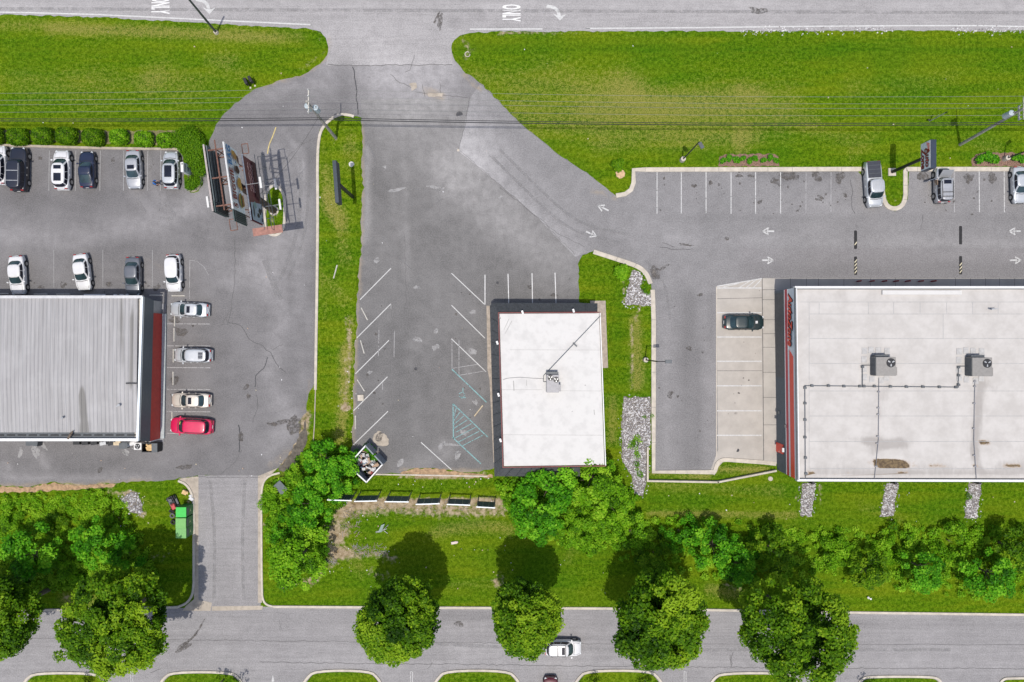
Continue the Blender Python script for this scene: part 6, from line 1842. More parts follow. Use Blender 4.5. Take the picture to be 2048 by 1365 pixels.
tag(MB().box(P(236, 887, .4), (.7, .4, .8)).box(P(236, 887, .82), (.6, .5, .05)).build('crate', M_WOOD), 'tan crate against the restaurant back wall near the dark cabinet', 'crate')
tag(MB().box(P(70, 886, .5), (1.3, .6, 1.0), R(-8)).box(P(60, 887, .4), (.5, .5, .8)).build('waste_bin', M_DGREY), 'dark bin with tan side at the far end of the back wall', 'bin')
for i, (x, y) in enumerate(((155, 886), (172, 886.5), (190, 886.5), (208, 887), (224, 887))):
    t = tag(MB().box(P(x, y, .3), (.8, .4, .5), R(4 * i)).box(P(x, y, .58), (.5, .3, .1), R(10)).build('crate', M_BLACK if i != 3 else M_STEEL), ['black crate at the west end of the row behind the restaurant', 'second black crate from the west behind the restaurant', 'third black crate from the west behind the restaurant', 'steel grey crate in the row behind the restaurant', 'black crate next to the tan crate behind the restaurant'][i], 'crate', 'crates behind the restaurant')
mb = MB()
for i, x in enumerate((172, 180, 190, 200, 207, 233, 239, 247, 254, 261)):
    tag(MB().box(P(x, 591.5, .45), (.5 + .2 * (i % 3 == 2), .35, .1)).box(P(x, 591.5, .22), (.1, .2, .4)).build('window_sill_box', M_WHITE), 'white sill box glinting at the shaded north wall of the restaurant', 'sill box', 'white boxes at the north wall')
# row of two-post sign frames south of the vacant shop
M_PNL = mat('dark_back_board', (.060, .082, .098), .6, .1, var=.2, scale=2)
for i, (xa, ya, xb, yb, tl) in enumerate(((655, 1000, 703, 1001.5, 0), (709, 1003, 754, 1002, .0), (770, 1003.5, 817, 1004, 0), (832, 1009, 879, 1007.5, 0), (894, 1009, 940, 1010.5, 0), (953, 1014, 990, 1016, 0))):
    HZ = 2.9
    a_, b_ = P(xa, ya, HZ), P(xb, yb, HZ)
    mc = (a_ + b_) / 2
    d = (b_ - a_); L_ = d.length; ang = math.atan2(d.y, d.x)
    t = thing('abandoned_sign', ['westernmost two post sign frame, half swallowed by bushes', 'second two post sign frame from the west, touching the bushes', 'third two post sign frame from the west in the bare strip', 'fourth two post sign frame from the west in the bare strip', 'fifth two post sign frame from the west in the bare strip', 'easternmost two post sign frame, half under the bright tree'][i], 'sign frame', (mc.x, mc.y, 0), 0, 'row of abandoned sign frames')
    n_ = Vector((-d.y, d.x, 0)).normalized()
    for q in (a_ + d * .04, b_ - d * .04):
        MB().cyl((q.x + .45 * n_.x, q.y + .45 * n_.y, 0), (q.x + .12 * n_.x, q.y + .12 * n_.y, HZ), .07, n=8).build('post', mat('grey_post', (.17, .16, .14), .8), t)
    f_ = lambda p, z, o_: Vector((p.x + n_.x * o_, p.y + n_.y * o_, z))
    bo_ = MB().slab(f_(a_, 1.25, .30), f_(b_, 1.25, .30), f_(b_, HZ, .04), f_(a_, HZ, .04), .05).build('board', M_PNL, t)
    g = MB()
    for k in (.33, .66): g.cyl(f_(a_.lerp(b_, k), 1.3, .36), f_(a_.lerp(b_, k), HZ - .05, .1), .02, n=4)
    g.build('board_seam', M_STEEL, bo_)
    MB().box((mc.x, mc.y, HZ + .05), (L_ + .05, .12, .10), ang).build('top_rail', M_SIGNGR, t)
tag(MB().box(P(562, 975, .5), (1.4, .8, 1.0), R(-48)).box(P(562, 975, 1.03), (1.5, .9, .06), R(-48)).build('waste_bin', mat('bin_slate', (.075, .095, .10), .6)), 'dark slate coloured bin tipped among the bushes by the south drive', 'bin')
bf = thing('broken_sign', 'bent grey green metal sign lying on its frame in the south grass', 'sign', P(766, 1056, 0))
q = P(766, 1056, .15)
MB().slab(q + Vector((-.2, .35, .1)), q + Vector((.25, .55, .25)), q + Vector((-.15, -.45, .3)), q + Vector((-.6, -.55, .1)), .04).build('panel', mat('grey_green_panel', (.26, .34, .31), .7), bf)
mb = MB()
for a_, b_ in (((-.9, -.5, .05), (.5, -.1, .1)), ((-.2, -.5, .05), (.7, .4, .1)), ((.1, -.3, .1), (.6, -.7, .05)), ((-.9, -.6, .05), (-.2, -.45, .2))): strut(mb, q + Vector(a_), q + Vector(b_), .035)
mb.build('legs', M_STEEL, bf)
tag(MB().box(P(908, 1086, .1), (.7, .3, .14), R(10)).box(P(914, 1085, .1), (.25, .2, .2), R(40)).build('foam_piece', mat('pinkish_foam', (.58, .48, .45), .8)), 'pinkish white foam scrap on the grass left of the shaded tree', 'debris')
MWD = mat('wet_debris', (.20, .20, .20), .8, var=.5, scale=6)
tag(MB().cyl(P(1737, 1196, 0), P(1737, 1196, .3), .16, .13, 10).box(P(1741, 1198, .1), (.2, .2, .2)).build('hydrant_cap', M_WHITE), 'small white cap in the grass verge by the south street', 'cover')


# ------------------------------------------------------------------ planting
def leaf_mesh(name, pos, nrm, size, var):
    """many small folded leaf clumps as one mesh"""
    n = len(pos)
    rv = nprng.normal(size=(n, 3))
    nrm = nrm / np.maximum(1e-6, np.linalg.norm(nrm, axis=1, keepdims=True))
    t = np.cross(nrm, rv); t /= np.maximum(1e-6, np.linalg.norm(t, axis=1, keepdims=True))
    b = np.cross(nrm, t)
    s = size[:, None]
    p0 = pos - t * s * .5
    p1 = pos + b * s * .34 - nrm * s * .10 + t * s * .05
    p2 = pos + t * s * .5 - nrm * s * .12
    p3 = pos - b * s * .34 - nrm * s * .10 + t * s * .05
    v = np.stack([p0, p1, p2, p3], 1).reshape(-1, 3)
    me = bpy.data.meshes.new(name)
    me.vertices.add(n * 4); me.vertices.foreach_set('co', v.astype(np.float32).ravel())
    me.loops.add(n * 4); me.loops.foreach_set('vertex_index', np.arange(n * 4, dtype=np.int32))
    me.polygons.add(n); me.polygons.foreach_set('loop_start', np.arange(0, n * 4, 4, dtype=np.int32))
    try: me.polygons.foreach_set('loop_total', np.full(n, 4, np.int32))
    except Exception: pass
    me.update(calc_edges=True)
    set_attr(me, 'leafv', np.repeat(np.clip(var, 0, 1), 4))
    return me


def clumps_to_leaves(cent, rad, dens, leaf, tone, flat=.8, out_c=None):
    """leaves on the outer skin of each clump"""
    P_, N_, S_, V_ = [], [], [], []
    for c, r, tn in zip(cent, rad, tone):
        n = max(6, int(dens * r * r))
        d = nprng.normal(size=(n, 3)); d /= np.linalg.norm(d, axis=1, keepdims=True)
        d[:, 2] = np.where(d[:, 2] < -.25, -d[:, 2], d[:, 2])
        rr = r * nprng.uniform(.55, 1.08, n)
        p = c + d * rr[:, None] * np.array([1, 1, flat])
        nn = d * .8 + nprng.normal(size=(n, 3)) * .40 + np.array([0, 0, .75])
        P_.append(p); N_.append(nn); S_.append(leaf * nprng.uniform(.6, 1.35, n)); V_.append(tn + nprng.normal(size=n) * .15)
    return np.concatenate(P_), np.concatenate(N_), np.concatenate(S_), np.concatenate(V_)


def crown_mesh(rx, ry, rz, nclump, crad, dens, leaf, seed, lumpy=.12, holes=.0):
    """crown of leaf clumps gathered into uneven boughs"""
    global nprng
    nprng = np.random.default_rng(seed)
    ga = math.pi * (3 - math.sqrt(5))
    cs, rs, tn = [], [], []
    ph = nprng.uniform(0, 6.28, 6)
    boughs = nprng.normal(size=(11, 3)); boughs[:, 2] = np.abs(boughs[:, 2]) * .9 - .2
    boughs /= np.linalg.norm(boughs, axis=1, keepdims=True)
    bt = nprng.normal(size=11) * .13
    for i in range(nclump):
        z = 1 - 1.55 * (i + .5) / nclump
        a = ga * i + nprng.normal() * .3
        rr = math.sqrt(max(0, 1 - z * z))
        u = np.array([rr * math.cos(a), rr * math.sin(a), z])
        dots = boughs @ u
        bi = int(np.argmax(dots))
        puff = max(0.0, (dots[bi] - .70) / .30)          # 1 at a bough's middle, 0 in the gap between boughs
        edge = 1 + lumpy * (math.sin(2 * a + ph[0]) * .5 + math.sin(3 * a + ph[1]) * .5) + nprng.normal() * .04
        if nprng.random() < holes * (1.6 - puff): continue
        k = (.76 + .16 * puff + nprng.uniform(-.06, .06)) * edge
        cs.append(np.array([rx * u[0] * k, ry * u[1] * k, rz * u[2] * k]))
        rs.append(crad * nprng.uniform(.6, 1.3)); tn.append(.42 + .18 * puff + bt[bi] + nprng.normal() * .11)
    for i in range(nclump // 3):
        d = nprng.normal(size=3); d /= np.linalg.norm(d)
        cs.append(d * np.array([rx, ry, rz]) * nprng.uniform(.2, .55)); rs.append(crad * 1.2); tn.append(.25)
    p, n, s, v = clumps_to_leaves(cs, rs, dens, leaf, tn)
    return leaf_mesh('crown', p, n, s, v)


def trunk_mesh(h, r, spread, seed, n_limb=5):
    rr = random.Random(seed)
    mb = MB().tube([(0, 0, 0), (.05, .03, h * .5), (0, .05, h)], [r * 1.25, r, r * .85], n=9)
    for k in range(n_limb):
        a = 2 * math.pi * k / n_limb + rr.uniform(-.3, .3)
        L = spread * rr.uniform(.5, .8)
        mb.tube([(0, 0, h * .9), (math.cos(a) * L * .5, math.sin(a) * L * .5, h + L * .6), (math.cos(a) * L, math.sin(a) * L, h + L * 1.1)], [r * .6, r * .4, r * .15], n=6)
    return mb


def plant(name, label, cat, loc, crown, leafm, trunk, group=None, rot=0, scale=1.0, part=('crown', 'trunk'), crown_z=0.0):
    t = thing(name, label, cat, loc, rot, group)
    t.scale = (scale, scale, scale)
    me = crown
    if not me.materials: me.materials.append(leafm)
    o = bpy.data.objects.new(part[0], me); COL.objects.link(o); o.parent = t; o.location.z = crown_z
    if trunk is not None:
        if isinstance(trunk, MB): trunk.build(part[1], M_BARK, t, world=False)
        else:
            o2 = bpy.data.objects.new(part[1], trunk); COL.objects.link(o2); o2.parent = t
    return t


# street trees in the verge
ST = 'street trees in the south verge'
for i, (px, py, rx, ry, zc, l) in enumerate([
    (236, 1238, 104, 98, 9.0, 'broad street tree by the mouth of the south drive, second from the west'),
    (-12, 1238, 78, 80, 9.0, 'street tree cut by the left edge of the photo'),
    (794, 1238, 73, 77, 9.0, 'round dense street tree standing clear between two drives, third from the west'),
    (1050, 1230, 62, 70, 9.0, 'oval street tree overhanging the white moving car'),
    (1318, 1240, 90, 86, 9.0, 'lumpy street tree with light leaf clumps and a gap in its crown'),
    (1596, 1256, 110, 100, 9.6, 'largest and loosest street tree, easternmost of the row')]):
    k = CAM_H / (CAM_H - zc)
    c = P(px, py, zc)
    RX, RY = rx / k / PPM * .99, ry / k / PPM * .99
    loose = i in (4, 5)
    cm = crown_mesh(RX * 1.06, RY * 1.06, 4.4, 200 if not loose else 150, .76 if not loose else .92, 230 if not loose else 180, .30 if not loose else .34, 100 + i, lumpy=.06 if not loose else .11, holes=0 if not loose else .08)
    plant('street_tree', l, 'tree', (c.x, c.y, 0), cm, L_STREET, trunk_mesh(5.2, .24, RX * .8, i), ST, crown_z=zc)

# clipped hedge balls along the kerb
nprng = np.random.default_rng(5)


def hedge_mesh(w, d, h, leaf, n, core=True):
    """rounded block of leaves"""
    u = nprng.uniform(-1, 1, (n, 3)); u[:, 2] = nprng.uniform(-.2, 1, n)
    e = 2.9
    k = (np.abs(u) ** e).sum(1) ** (1 / e)
    q = u / k[:, None] * nprng.uniform(.84, 1.03, n)[:, None]
    pos = q * np.array([w / 2, d / 2, h * .55]) + np.array([0, 0, h * .45])
    nn = np.sign(q) * np.abs(q) ** 3 + nprng.normal(size=(n, 3)) * .5 + np.array([0, 0, .3])
    return leaf_mesh('foliage', pos, nn, leaf * nprng.uniform(.6, 1.4, n), .45 + nprng.normal(size=n) * .2 + .15 * np.sin(pos[:, 0] * 3 + pos[:, 1] * 4))


HG = 'clipped shrubs of the hedge row'
hm = [hedge_mesh(2.75, 2.25, 1.55, .17, 3600) for _ in range(3)] + [hedge_mesh(2.6, 2.2, 1.5, .24, 1900) for _ in range(3)]
stem = trunk_mesh(.5, .07, .5, 3, 4)
st_o = stem.build('stem', M_BARK, None, world=False); stem_me = st_o.data; bpy.data.objects.remove(st_o)
pos_names = ['clipped shrub cut by the left edge, behind the black sport utility', 'clipped shrub behind the black sport utility, second from the west edge', 'clipped shrub just left of the white glass roofed car', 'clipped shrub behind the white glass roofed car', 'clipped shrub behind the navy fastback', 'glossy lighter shrub left of the backed in silver sedan', 'loose light green shrub behind the silver sedan', 'spiky bright shrub next to the big corner hedge']
for i, x in enumerate((-18, 33, 82, 131, 184, 235, 285, 329)):
    y = (271, 273, 271, 271, 274, 273, 277, 279)[i]
    c = P(x, y, 1.0)
    sc = (.95, .95, .93, .95, .97, .88, .88, .84)[i]
    plant('hedge_shrub', pos_names[i], 'shrub', (c.x, c.y, 0), hm[i % 3 + (3 if i >= 5 else 0)], L_HEDGE if i < 5 else L_WEED, stem_me, HG, rot=R((0, 180, 3, 177, -4, 6, 180, 8)[i]), scale=sc, part=('foliage', 'stem'))
p_, n_, s_, v_ = [], [], [], []
for cx_, cy_, r_ in ((362, 279, 1.25), (378, 276, 1.5), (386, 286, 1.45), (384, 300, 1.35), (390, 310, 1.3), (388, 322, 1.2), (372, 292, 1.1), (394, 294, 1.2)):
    c = P(cx_, cy_, .9)
    a, b, d, e = clumps_to_leaves([np.array([c.x, c.y, .9])], [r_], 900, .17, [.48], flat=.75)
    p_.append(a); n_.append(b); s_.append(d); v_.append(e)
c0 = P(380, 295, 0)
me = leaf_mesh('foliage', np.concatenate(p_) - np.array([c0.x, c0.y, 0]), np.concatenate(n_), np.concatenate(s_), np.concatenate(v_))
plant('corner_hedge', 'big L shaped hedge mass turning the corner beside the billboard', 'hedge', (c0.x, c0.y, 0), me, L_HEDGE, stem_me, part=('foliage', 'stem'))
for (x, y, r_, l) in ((400, 338, 1.0, 'loose shrub between the corner hedge and the billboard'), (385, 366, .95, 'low round shrub inside the kerb end of the hedge bed')):
    c = P(x, y, .6)
    a = clumps_to_leaves([np.array([0, 0, .6]), np.array([.5, .3, .5]), np.array([-.4, -.3, .5])], [r_, r_ * .7, r_ * .7], 800, .17, [.45, .5, .4], flat=.8)
    plant('shrub', l, 'shrub', (c.x, c.y, 0), leaf_mesh('foliage', *a), L_HEDGE, stem_me, part=('foliage', 'stem'))

# prototypes of the wild trees and bushes
wild = {}


def wild_mesh(kind, seed):
    global nprng
    if (kind, seed) in wild: return wild[(kind, seed)]
    nprng = np.random.default_rng(seed * 17 + 3)
    big = kind == 'sapling'
    cs, rs, tn = [], [], []
    n = 34 if big else 22
    for i in range(n):
        a = nprng.uniform(0, 6.283); q = math.sqrt(nprng.uniform(0, 1))
        z = (1 - q * q) * (2.6 if big else 1.25) + nprng.uniform(-.3, .5)
        cs.append(np.array([3.0 * q * math.cos(a) * nprng.uniform(.85, 1.1), 3.0 * q * math.sin(a) * nprng.uniform(.85, 1.1), (2.2 if big else .7) + z]))
        rs.append(nprng.uniform(.45, .95)); tn.append(.48 + nprng.normal() * .18)
    a = clumps_to_leaves(cs, rs, 210 if big else 230, .30 if big else .26, tn)
    me = leaf_mesh('crown', *a)
    wild[(kind, seed)] = me
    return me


tr_o = trunk_mesh(2.2, .12, 1.8, 8, 6).build('trunk', M_BARK, None, world=False); tr_me = tr_o.data; bpy.data.objects.remove(tr_o)
WG = 'wild trees and bushes'
SPEC = [  # px, py, radius px, kind, leaf, seed, label
    (62, 1108, 62, 'sapling', 'B', 1, 'dark glossy wild tree at the far southwest corner'),
    (18, 1150, 48, 'sapling', 'S', 2, 'shaded wild tree above the cut off street tree'),
    (188, 1085, 55, 'sapling', 'B', 3, 'wild tree in the middle of the southwest thicket'),
    (225, 1058, 38, 'bush', 'W', 4, 'bush at the grey gravel pile'),
    (140, 1140, 42, 'bush', 'W', 5, 'bush over the dark hollow in the southwest thicket'),
    (110, 1050, 32, 'bush', 'S', 6, 'dark bush in the upper southwest thicket'),
    (20, 1040, 34, 'bush', 'W', 7, 'light bush near the west end of the back lane'),
    (255, 1110, 44, 'bush', 'B', 8, 'bush just above the broad street tree'),
    (648, 922, 55, 'sapling', 'B', 9, 'bright wild tree west of the diagonal enclosure'),
    (668, 965, 48, 'sapling', 'B', 10, 'wild tree below the west corner of the enclosure'),
    (602, 948, 36, 'bush', 'W', 11, 'light green bush beside the wet soil patch'),
    (556, 1010, 40, 'bush', 'W', 12, 'bush at the east kerb of the south drive'),
    (620, 1012, 54, 'sapling', 'B', 13, 'dense wild tree at the west end of the abandoned signs'),
    (575, 1062, 44, 'bush', 'B', 14, 'bush between two wild trees east of the south drive'),
    (600, 1112, 68, 'sapling', 'W', 15, 'large round wild tree nearest the south drive verge'),
    (1098, 975, 66, 'sapling', 'B', 1, 'vivid green tree leaning over the vacant shop roof edge'),
    (1075, 1030, 58, 'sapling', 'B', 3, 'vivid green tree south of the easternmost abandoned sign'),
    (1185, 960, 60, 'sapling', 'W', 16, 'olive green tree at the southeast corner of the vacant shop'),
    (1215, 1005, 56, 'sapling', 'W', 17, 'olive tree next to the riprap channel'),
    (1150, 1050, 48, 'bush', 'W', 18, 'low pale bush south of the olive trees'),
    (1262, 1065, 50, 'bush', 'W', 19, 'pale bush at the west end of the eastern thicket'),
    (1310, 1110, 46, 'bush', 'S', 20, 'shaded bush above the lumpy street tree'),
    (1360, 1065, 44, 'bush', 'B', 21, 'bright bush above the gap between the two eastern street trees'),
    (1430, 1095, 55, 'sapling', 'B', 10, 'bright leafy tree between the two eastern street trees'),
    (1480, 1130, 50, 'sapling', 'B', 2, 'bright leafy tree on the lower edge of the eastern thicket'),
    (1545, 1100, 52, 'sapling', 'S', 5, 'dark bush above the largest street tree'),
    (1680, 1105, 46, 'bush', 'W', 23, 'bush right of the largest street tree'),
    (1740, 1140, 48, 'sapling', 'S', 9, 'dark leafy tree midway along the eastern thicket'),
    (1790, 1090, 46, 'bush', 'W', 24, 'light bush below the middle riprap strip'),
    (1850, 1140, 50, 'sapling', 'B', 13, 'bright leafy tree toward the east end of the thicket'),
    (1905, 1085, 48, 'bush', 'W', 25, 'light bush below the eastern riprap strip'),
    (1985, 1150, 56, 'sapling', 'B', 3, 'bright tree near the lower right of the thicket'),
    (2035, 1100, 54, 'sapling', 'S', 1, 'dark tree at the right photo edge'),
]
LM = {'B': L_BRIGHT, 'W': L_WEED, 'S': L_STREET}
WM = {}
for i, (px, py, r_, kind, lf, seed, l) in enumerate(SPEC):
    zc = 3.2 if kind == 'sapling' else 1.2
    c = P(px, py, zc)
    me = wild_mesh(kind, seed)
    key = (kind, seed, lf)
    if key not in WM:
        m2 = me.copy(); m2.materials.clear(); m2.materials.append(LM[lf]); WM[key] = m2
    k = CAM_H / (CAM_H - zc)
    plant('wild_tree' if kind == 'sapling' else 'wild_bush', l, 'tree' if kind == 'sapling' else 'bush', (c.x, c.y, 0), WM[key], LM[lf], tr_me if kind == 'sapling' else stem_me, WG, rot=i * 1.3, scale=r_ / k / PPM / 3.45, part=('crown', 'trunk' if kind == 'sapling' else 'stem'))

# low undergrowth that reads as one mass
def undergrowth(name, polys, n, leafm, seed, hmax=1.0, leaf=.24, tone=.45):
    global nprng
    nprng = np.random.default_rng(seed)
    cs, rs, tn = [], [], []
    for poly in polys:
        w = [tuple(P(*q)[:2]) for q in poly]
        g = inside_grid(w, .5)
        if len(g) == 0: continue
        idx = nprng.choice(len(g), min(len(g), n), replace=False)
        for q in g[idx]:
            h = nprng.uniform(.05, hmax) * (.5 + .5 * math.sin(q[0] * .7 + seed) * math.cos(q[1] * .8))
            cs.append(np.array([q[0] + nprng.normal() * .2, q[1] + nprng.normal() * .2, max(.05, abs(h))])); rs.append(nprng.uniform(.25, .60)); tn.append(tone + nprng.normal() * .17)
    a = clumps_to_leaves(cs, rs, 300, leaf, tn, flat=.7)
    me = leaf_mesh(name, *a); me.materials.append(leafm)
    o = bpy.data.objects.new(name, me); COL.objects.link(o)
    return o


tag(undergrowth('undergrowth', [[(0, 990), (120, 985), (210, 978), (250, 1005), (260, 1040), (285, 1060), (300, 1120), (330, 1150), (270, 1200), (200, 1170), (80, 1190), (0, 1220)]], 700, L_WEED, 3, .6, leaf=.17, tone=.64), 'tangled weeds and brambles filling the southwest corner below the back lane', 'undergrowth', kind='stuff')
tag(undergrowth('undergrowth', [[(530, 985), (560, 960), (610, 900), (660, 880), (700, 930), (730, 965), (700, 990), (660, 1030), (650, 1120), (600, 1155), (545, 1145), (535, 1080)]], 600, L_WEED, 4, 1.2), 'tangled weeds between the wild trees west of the enclosure', 'undergrowth', kind='stuff')
tag(undergrowth('undergrowth', [[(985, 955), (1200, 935), (1270, 985), (1280, 1030), (1230, 1090), (1180, 1110), (1090, 1080), (1020, 1040), (1000, 990)]], 600, L_WEED, 5, 1.2, tone=.5), 'tangled weeds around the trees behind the vacant shop', 'undergrowth', kind='stuff')
tag(undergrowth('undergrowth', [[(1230, 1040), (1350, 1030), (1500, 1050), (1700, 1050), (2080, 1050), (2080, 1190), (1900, 1190), (1760, 1180), (1640, 1150), (1500, 1170), (1420, 1160), (1240, 1120)]], 620, L_WEED, 6, 1.0, leaf=.2, tone=.6), 'long tangled thicket of weeds along the ditch south of the parts store', 'undergrowth', kind='stuff')
tag(undergrowth('undergrowth', [[(700, 905), (748, 890), (760, 925), (742, 915)]], 50, L_BRIGHT, 7, .8, leaf=.2), 'vines spilling over the rubbish inside the diagonal enclosure', 'vines', kind='stuff')
tag(undergrowth('weeds', [[(1262, 870), (1275, 860), (1285, 930), (1275, 960), (1265, 940)], [(1282, 556), (1300, 570), (1302, 588), (1288, 590)], [(1285, 820), (1300, 830), (1298, 845), (1286, 840)], [(1606, 970), (1612, 968), (1608, 985)], [(1930, 985), (1940, 980), (1934, 1000)]], 14, L_WEED, 8, .35, leaf=.16), 'weeds growing up through the riprap stones', 'weeds', kind='stuff')
# small planted things
for x, y, r_, l, lf in ((1236, 330, .85, 'young staked tree in a bare earth ring by the parking kerb', L_HEDGE), (1243, 545, 1.15, 'round light green shrub at the corner kerb of the riprap patch', L_WEED)):
    c = P(x, y, 1.0)
    a = clumps_to_leaves([np.array([0, 0, 1.0]), np.array([.3, .35, .9]), np.array([-.35, .2, .8]), np.array([.1, -.35, .8])], [r_ * .7, r_ * .6, r_ * .6, r_ * .6], 520, .24, [.55, .5, .5, .6])
    plant('young_tree' if x == 1236 else 'shrub', l, 'tree' if x == 1236 else 'shrub', (c.x, c.y, 0), leaf_mesh('foliage', *a), lf, stem_me, part=('foliage', 'stem'))
flat('soil', blob(1240, 349, 9, 9, 0, 3, irr=.15), .02, mat('clay_ring', (.50, .34, .20), .9, var=.25), amp=.05)
flat('soil', [(1437, 326), (1440, 314), (1450, 309), (1550, 308), (1557, 314), (1559, 333), (1437, 333)], .02, M_MULCH, amp=.10)
flat('soil', [(1943, 331), (1944, 318), (1952, 309), (1970, 306), (2060, 306), (2100, 306), (2100, 333), (1943, 333)], .02, M_MULCH, amp=.10)
BED = 'young shrubs in the mulch bed'
bm_ = []
for k in range(3):
    nprng = np.random.default_rng(60 + k)
    a = clumps_to_leaves([np.array([0, 0, .3]), np.array([.18, .1, .25]), np.array([-.15, -.12, .25])], [.34, .26, .26], 900, .15, [.5, .55, .45])
    m2 = leaf_mesh('foliage', *a); m2.materials.append(L_BRIGHT); bm_.append(m2)
for i, (x, y, sc) in enumerate(((1446, 322, 1.1), (1458, 317, 1.15), (1473, 321, 1.3), (1486, 317, .95), (1499, 322, 1.05), (1510, 317, 1.0), (1527, 321, 1.0), (1540, 316, 1.1), (1552, 322, 1.0))):
    c = P(x, y, .2)
    plant('bed_shrub', 'small round green shrub in the west mulch bed by the parking stalls, one of nine', 'shrub', (c.x, c.y, 0), bm_[i % 3], L_BRIGHT, None, BED, rot=i, scale=sc, part=('foliage', 'stem'))
for i, (x, y, sc, l) in enumerate(((1960, 319, 1.7, 'westmost shrub in the east mulch bed'), (1975, 314, 1.5, 'shrub at the upper side of the east mulch bed'), (1985, 320, 1.8, 'largest shrub in the east mulch bed left of the lamp post'), (2031, 316, 1.4, 'shrub in the east mulch bed right of the lamp post'), (2044, 319, 1.3, 'shrub in the east mulch bed at the right photo edge'))):
    c = P(x, y, .2)
    plant('bed_shrub', l, 'shrub', (c.x, c.y, 0), bm_[i % 3], L_BRIGHT, None, 'shrubs in the east mulch bed', rot=i, scale=sc, part=('foliage', 'stem'))
# saplings in the southern parking islands, mostly seen by their shadows
for i, (x, y, l) in enumerate(((168, 1362, 'small sapling in the westmost south parking island'), (440, 1358, 'small sapling at the west end of the second south island'), (472, 1360, 'small sapling near the east end of the second south island'), (1190, 1362, 'small sapling in the south island below the moving car'), (1292, 1360, 'small sapling below the lumpy street tree'), (1742, 1368, 'small sapling in the south island below the largest street tree'))):
    c = P(x, y, 1.0)
    nprng = np.random.default_rng(80 + i)
    a = clumps_to_leaves([nprng.normal(size=3) * np.array([.5, .4, .6]) + np.array([0, 0, 2.6]) for _ in range(9)], [.35] * 9, 150, .22, [.5] * 9)
    plant('sapling', l, 'tree', (c.x, c.y - .6, 0), leaf_mesh('foliage', *a), L_STREET, stem_me, 'saplings in the south islands', part=('foliage', 'stem'))

# riprap: too many stones to count
def riprap(name, poly, dens, label, seed, smin=.08, smax=.27, m=M_ROCK, under=True):
    rr = random.Random(seed)
    w = [tuple(P(*q)[:2]) for q in poly]
    if under: flat('soil', poly, .014 + seed * .0002, mat('gravel_bed', (.15, .135, .12), .95, var=.35, scale=4, bmp=.4), amp=.12, seed=seed)
    g = [tuple(q) for q in inside_grid(w, 1 / math.sqrt(dens))]
    g = [(q[0] + rr.uniform(-.06, .06), q[1] + rr.uniform(-.06, .06)) for q in g if rr.random() < .9]
    for q in ragged(w, .45, .18, seed=seed):
        if rr.random() < .6: g.append(q)          # stones that rolled off the edge
    mb = MB()
    base_v = [(1, 0, 0), (.3, .9, 0), (-.8, .6, 0), (-.8, -.6, 0), (.3, -.9, 0), (.5, .1, .7), (-.3, .4, .75), (-.2, -.45, .7)]
    base_f = [(0, 1, 5), (1, 6, 5), (1, 2, 6), (2, 3, 7), (2, 7, 6), (3, 4, 7), (4, 0, 5), (4, 5, 7), (5, 6, 7)]
    for q in g:
        sz = rr.uniform(smin, smax); a = rr.uniform(0, 6.28)
        ca, sa = math.cos(a), math.sin(a)
        vs = []
        for x, y, z in base_v:
            x *= sz * .5 * rr.uniform(.7, 1.25); y *= sz * .45 * rr.uniform(.7, 1.25)
            vs.append((q[0] + rr.uniform(-.0, .0) + x * ca - y * sa + (sa * .03), q[1] + x * sa + y * ca, .015 + max(0, z) * sz * rr.uniform(.5, .9) + rr.uniform(0, .01)))
        mb.add(vs, base_f, rr.choice((0, 0, 1, 2)))
    o = mb.build(name, [m, mat('riprap_pale', (.70, .69, .69), .9, var=.25), mat('riprap_dark', (.27, .25, .26), .9, var=.3)])
    return tag(o, label, 'gravel', kind='stuff')


riprap('gravel', [(1264, 540), (1280, 545), (1286, 556), (1280, 575), (1288, 586), (1303, 588), (1303, 612), (1249, 611), (1252, 585), (1258, 570)], 52, 'loose pale riprap stones inside the corner kerb', 1)
riprap('gravel', [(1247, 795), (1302, 795), (1302, 890), (1293, 896), (1293, 962), (1286, 992), (1270, 990), (1264, 955), (1244, 920), (1243, 850)], 52, 'long pale riprap channel between the vacant shop and the store lot', 2)
riprap('gravel', [(1605, 966), (1632, 966), (1622, 1033), (1600, 1032)], 52, 'west riprap strip below the store downspout', 3)
riprap('gravel', [(1773, 966), (1797, 966), (1786, 1033), (1760, 1033)], 52, 'middle riprap strip below the store downspout', 4)
riprap('gravel', [(1938, 967), (1963, 967), (1954, 1037), (1928, 1037)], 52, 'east riprap strip below the store downspout', 5)
riprap('gravel', [(262, 985), (275, 985), (285, 1010), (283, 1030), (262, 1025), (240, 998)], 30, 'grey gravel heap in the southwest weeds', 6, .1, .3)
riprap('gravel', [(1480, 60), (1600, 58), (1790, 57), (1790, 61), (1600, 64), (1480, 65)], 14, 'stony gravel shoulder along the highway edge', 7, .1, .25, under=False)
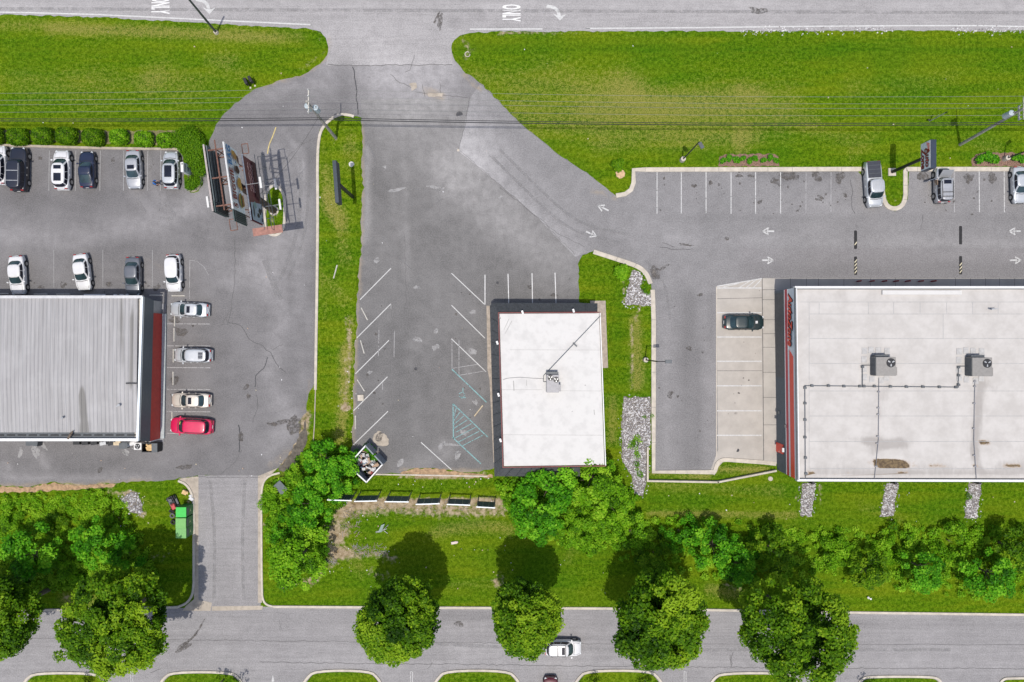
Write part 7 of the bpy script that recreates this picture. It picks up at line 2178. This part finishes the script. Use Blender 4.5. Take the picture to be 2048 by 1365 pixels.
riprap('gravel', [(1900, 57), (2048, 59), (2048, 65), (1900, 63)], 14, 'stony gravel shoulder at the top right of the photo', 8, .1, .25, under=False)

# scattered litter: paper and foam scraps nobody would count
lr = random.Random(12)
mb = MB()
for (x0, y0, x1, y1, n_) in ((680, 1000, 1000, 1030, 40), (660, 1030, 780, 1110, 45), (640, 1085, 1000, 1190, 40), (690, 640, 712, 830, 22), (780, 955, 980, 975, 20), (0, 60, 640, 260, 22), (950, 80, 2040, 320, 26), (1000, 1040, 1240, 1190, 25), (225, 985, 300, 1060, 24), (400, 900, 620, 960, 10), (0, 895, 400, 960, 14), (560, 1130, 680, 1190, 20), (1320, 980, 2040, 1050, 26), (640, 300, 720, 900, 12), (460, 480, 620, 880, 14), (740, 300, 960, 940, 18), (1260, 800, 1300, 980, 8), (820, 1000, 840, 1015, 3), (1860, 210, 1880, 240, 2)):
    for k in range(n_ * 2 // 3):
        c = P(lr.uniform(x0, x1), lr.uniform(y0, y1), .07)
        s_ = lr.uniform(.03, .12)
        mb.box(c, (s_ * 1.4, s_, .03), M=Matrix.Rotation(lr.uniform(0, 3), 3, 'Z') @ Matrix.Rotation(lr.uniform(-.3, .3), 3, 'X'), mi=lr.choice((0, 0, 1, 2)))
tag(mb.build('litter', [JM[0], JM[1], mat('pale_straw', (.48, .42, .30), .9)]), 'white and tan scraps of litter scattered over grass and lots', 'litter', kind='stuff')
mb = MB()
for (x0, y0, x1, y1, n_) in ((680, 1020, 720, 1070, 60), (690, 1000, 990, 1022, 60), (706, 1090, 770, 1112, 90), (650, 1118, 672, 1128, 40)):
    for k in range(n_):
        c = P(lr.uniform(x0, x1), lr.uniform(y0, y1), .10); a = lr.uniform(0, 3.14); L_ = lr.uniform(.2, .8)
        d = Vector((math.cos(a), math.sin(a), lr.uniform(-.1, .1))) * L_ / 2
        mb.cyl(c - d, c + d, .02, n=4, mi=lr.choice((0, 1)))
tag(mb.build('brushwood', [mat('dead_twig', (.26, .20, .15), .9), mat('grey_twig', (.30, .29, .28), .9)]), 'dead twigs and grey scraps strewn south of the abandoned signs', 'brushwood', kind='stuff')
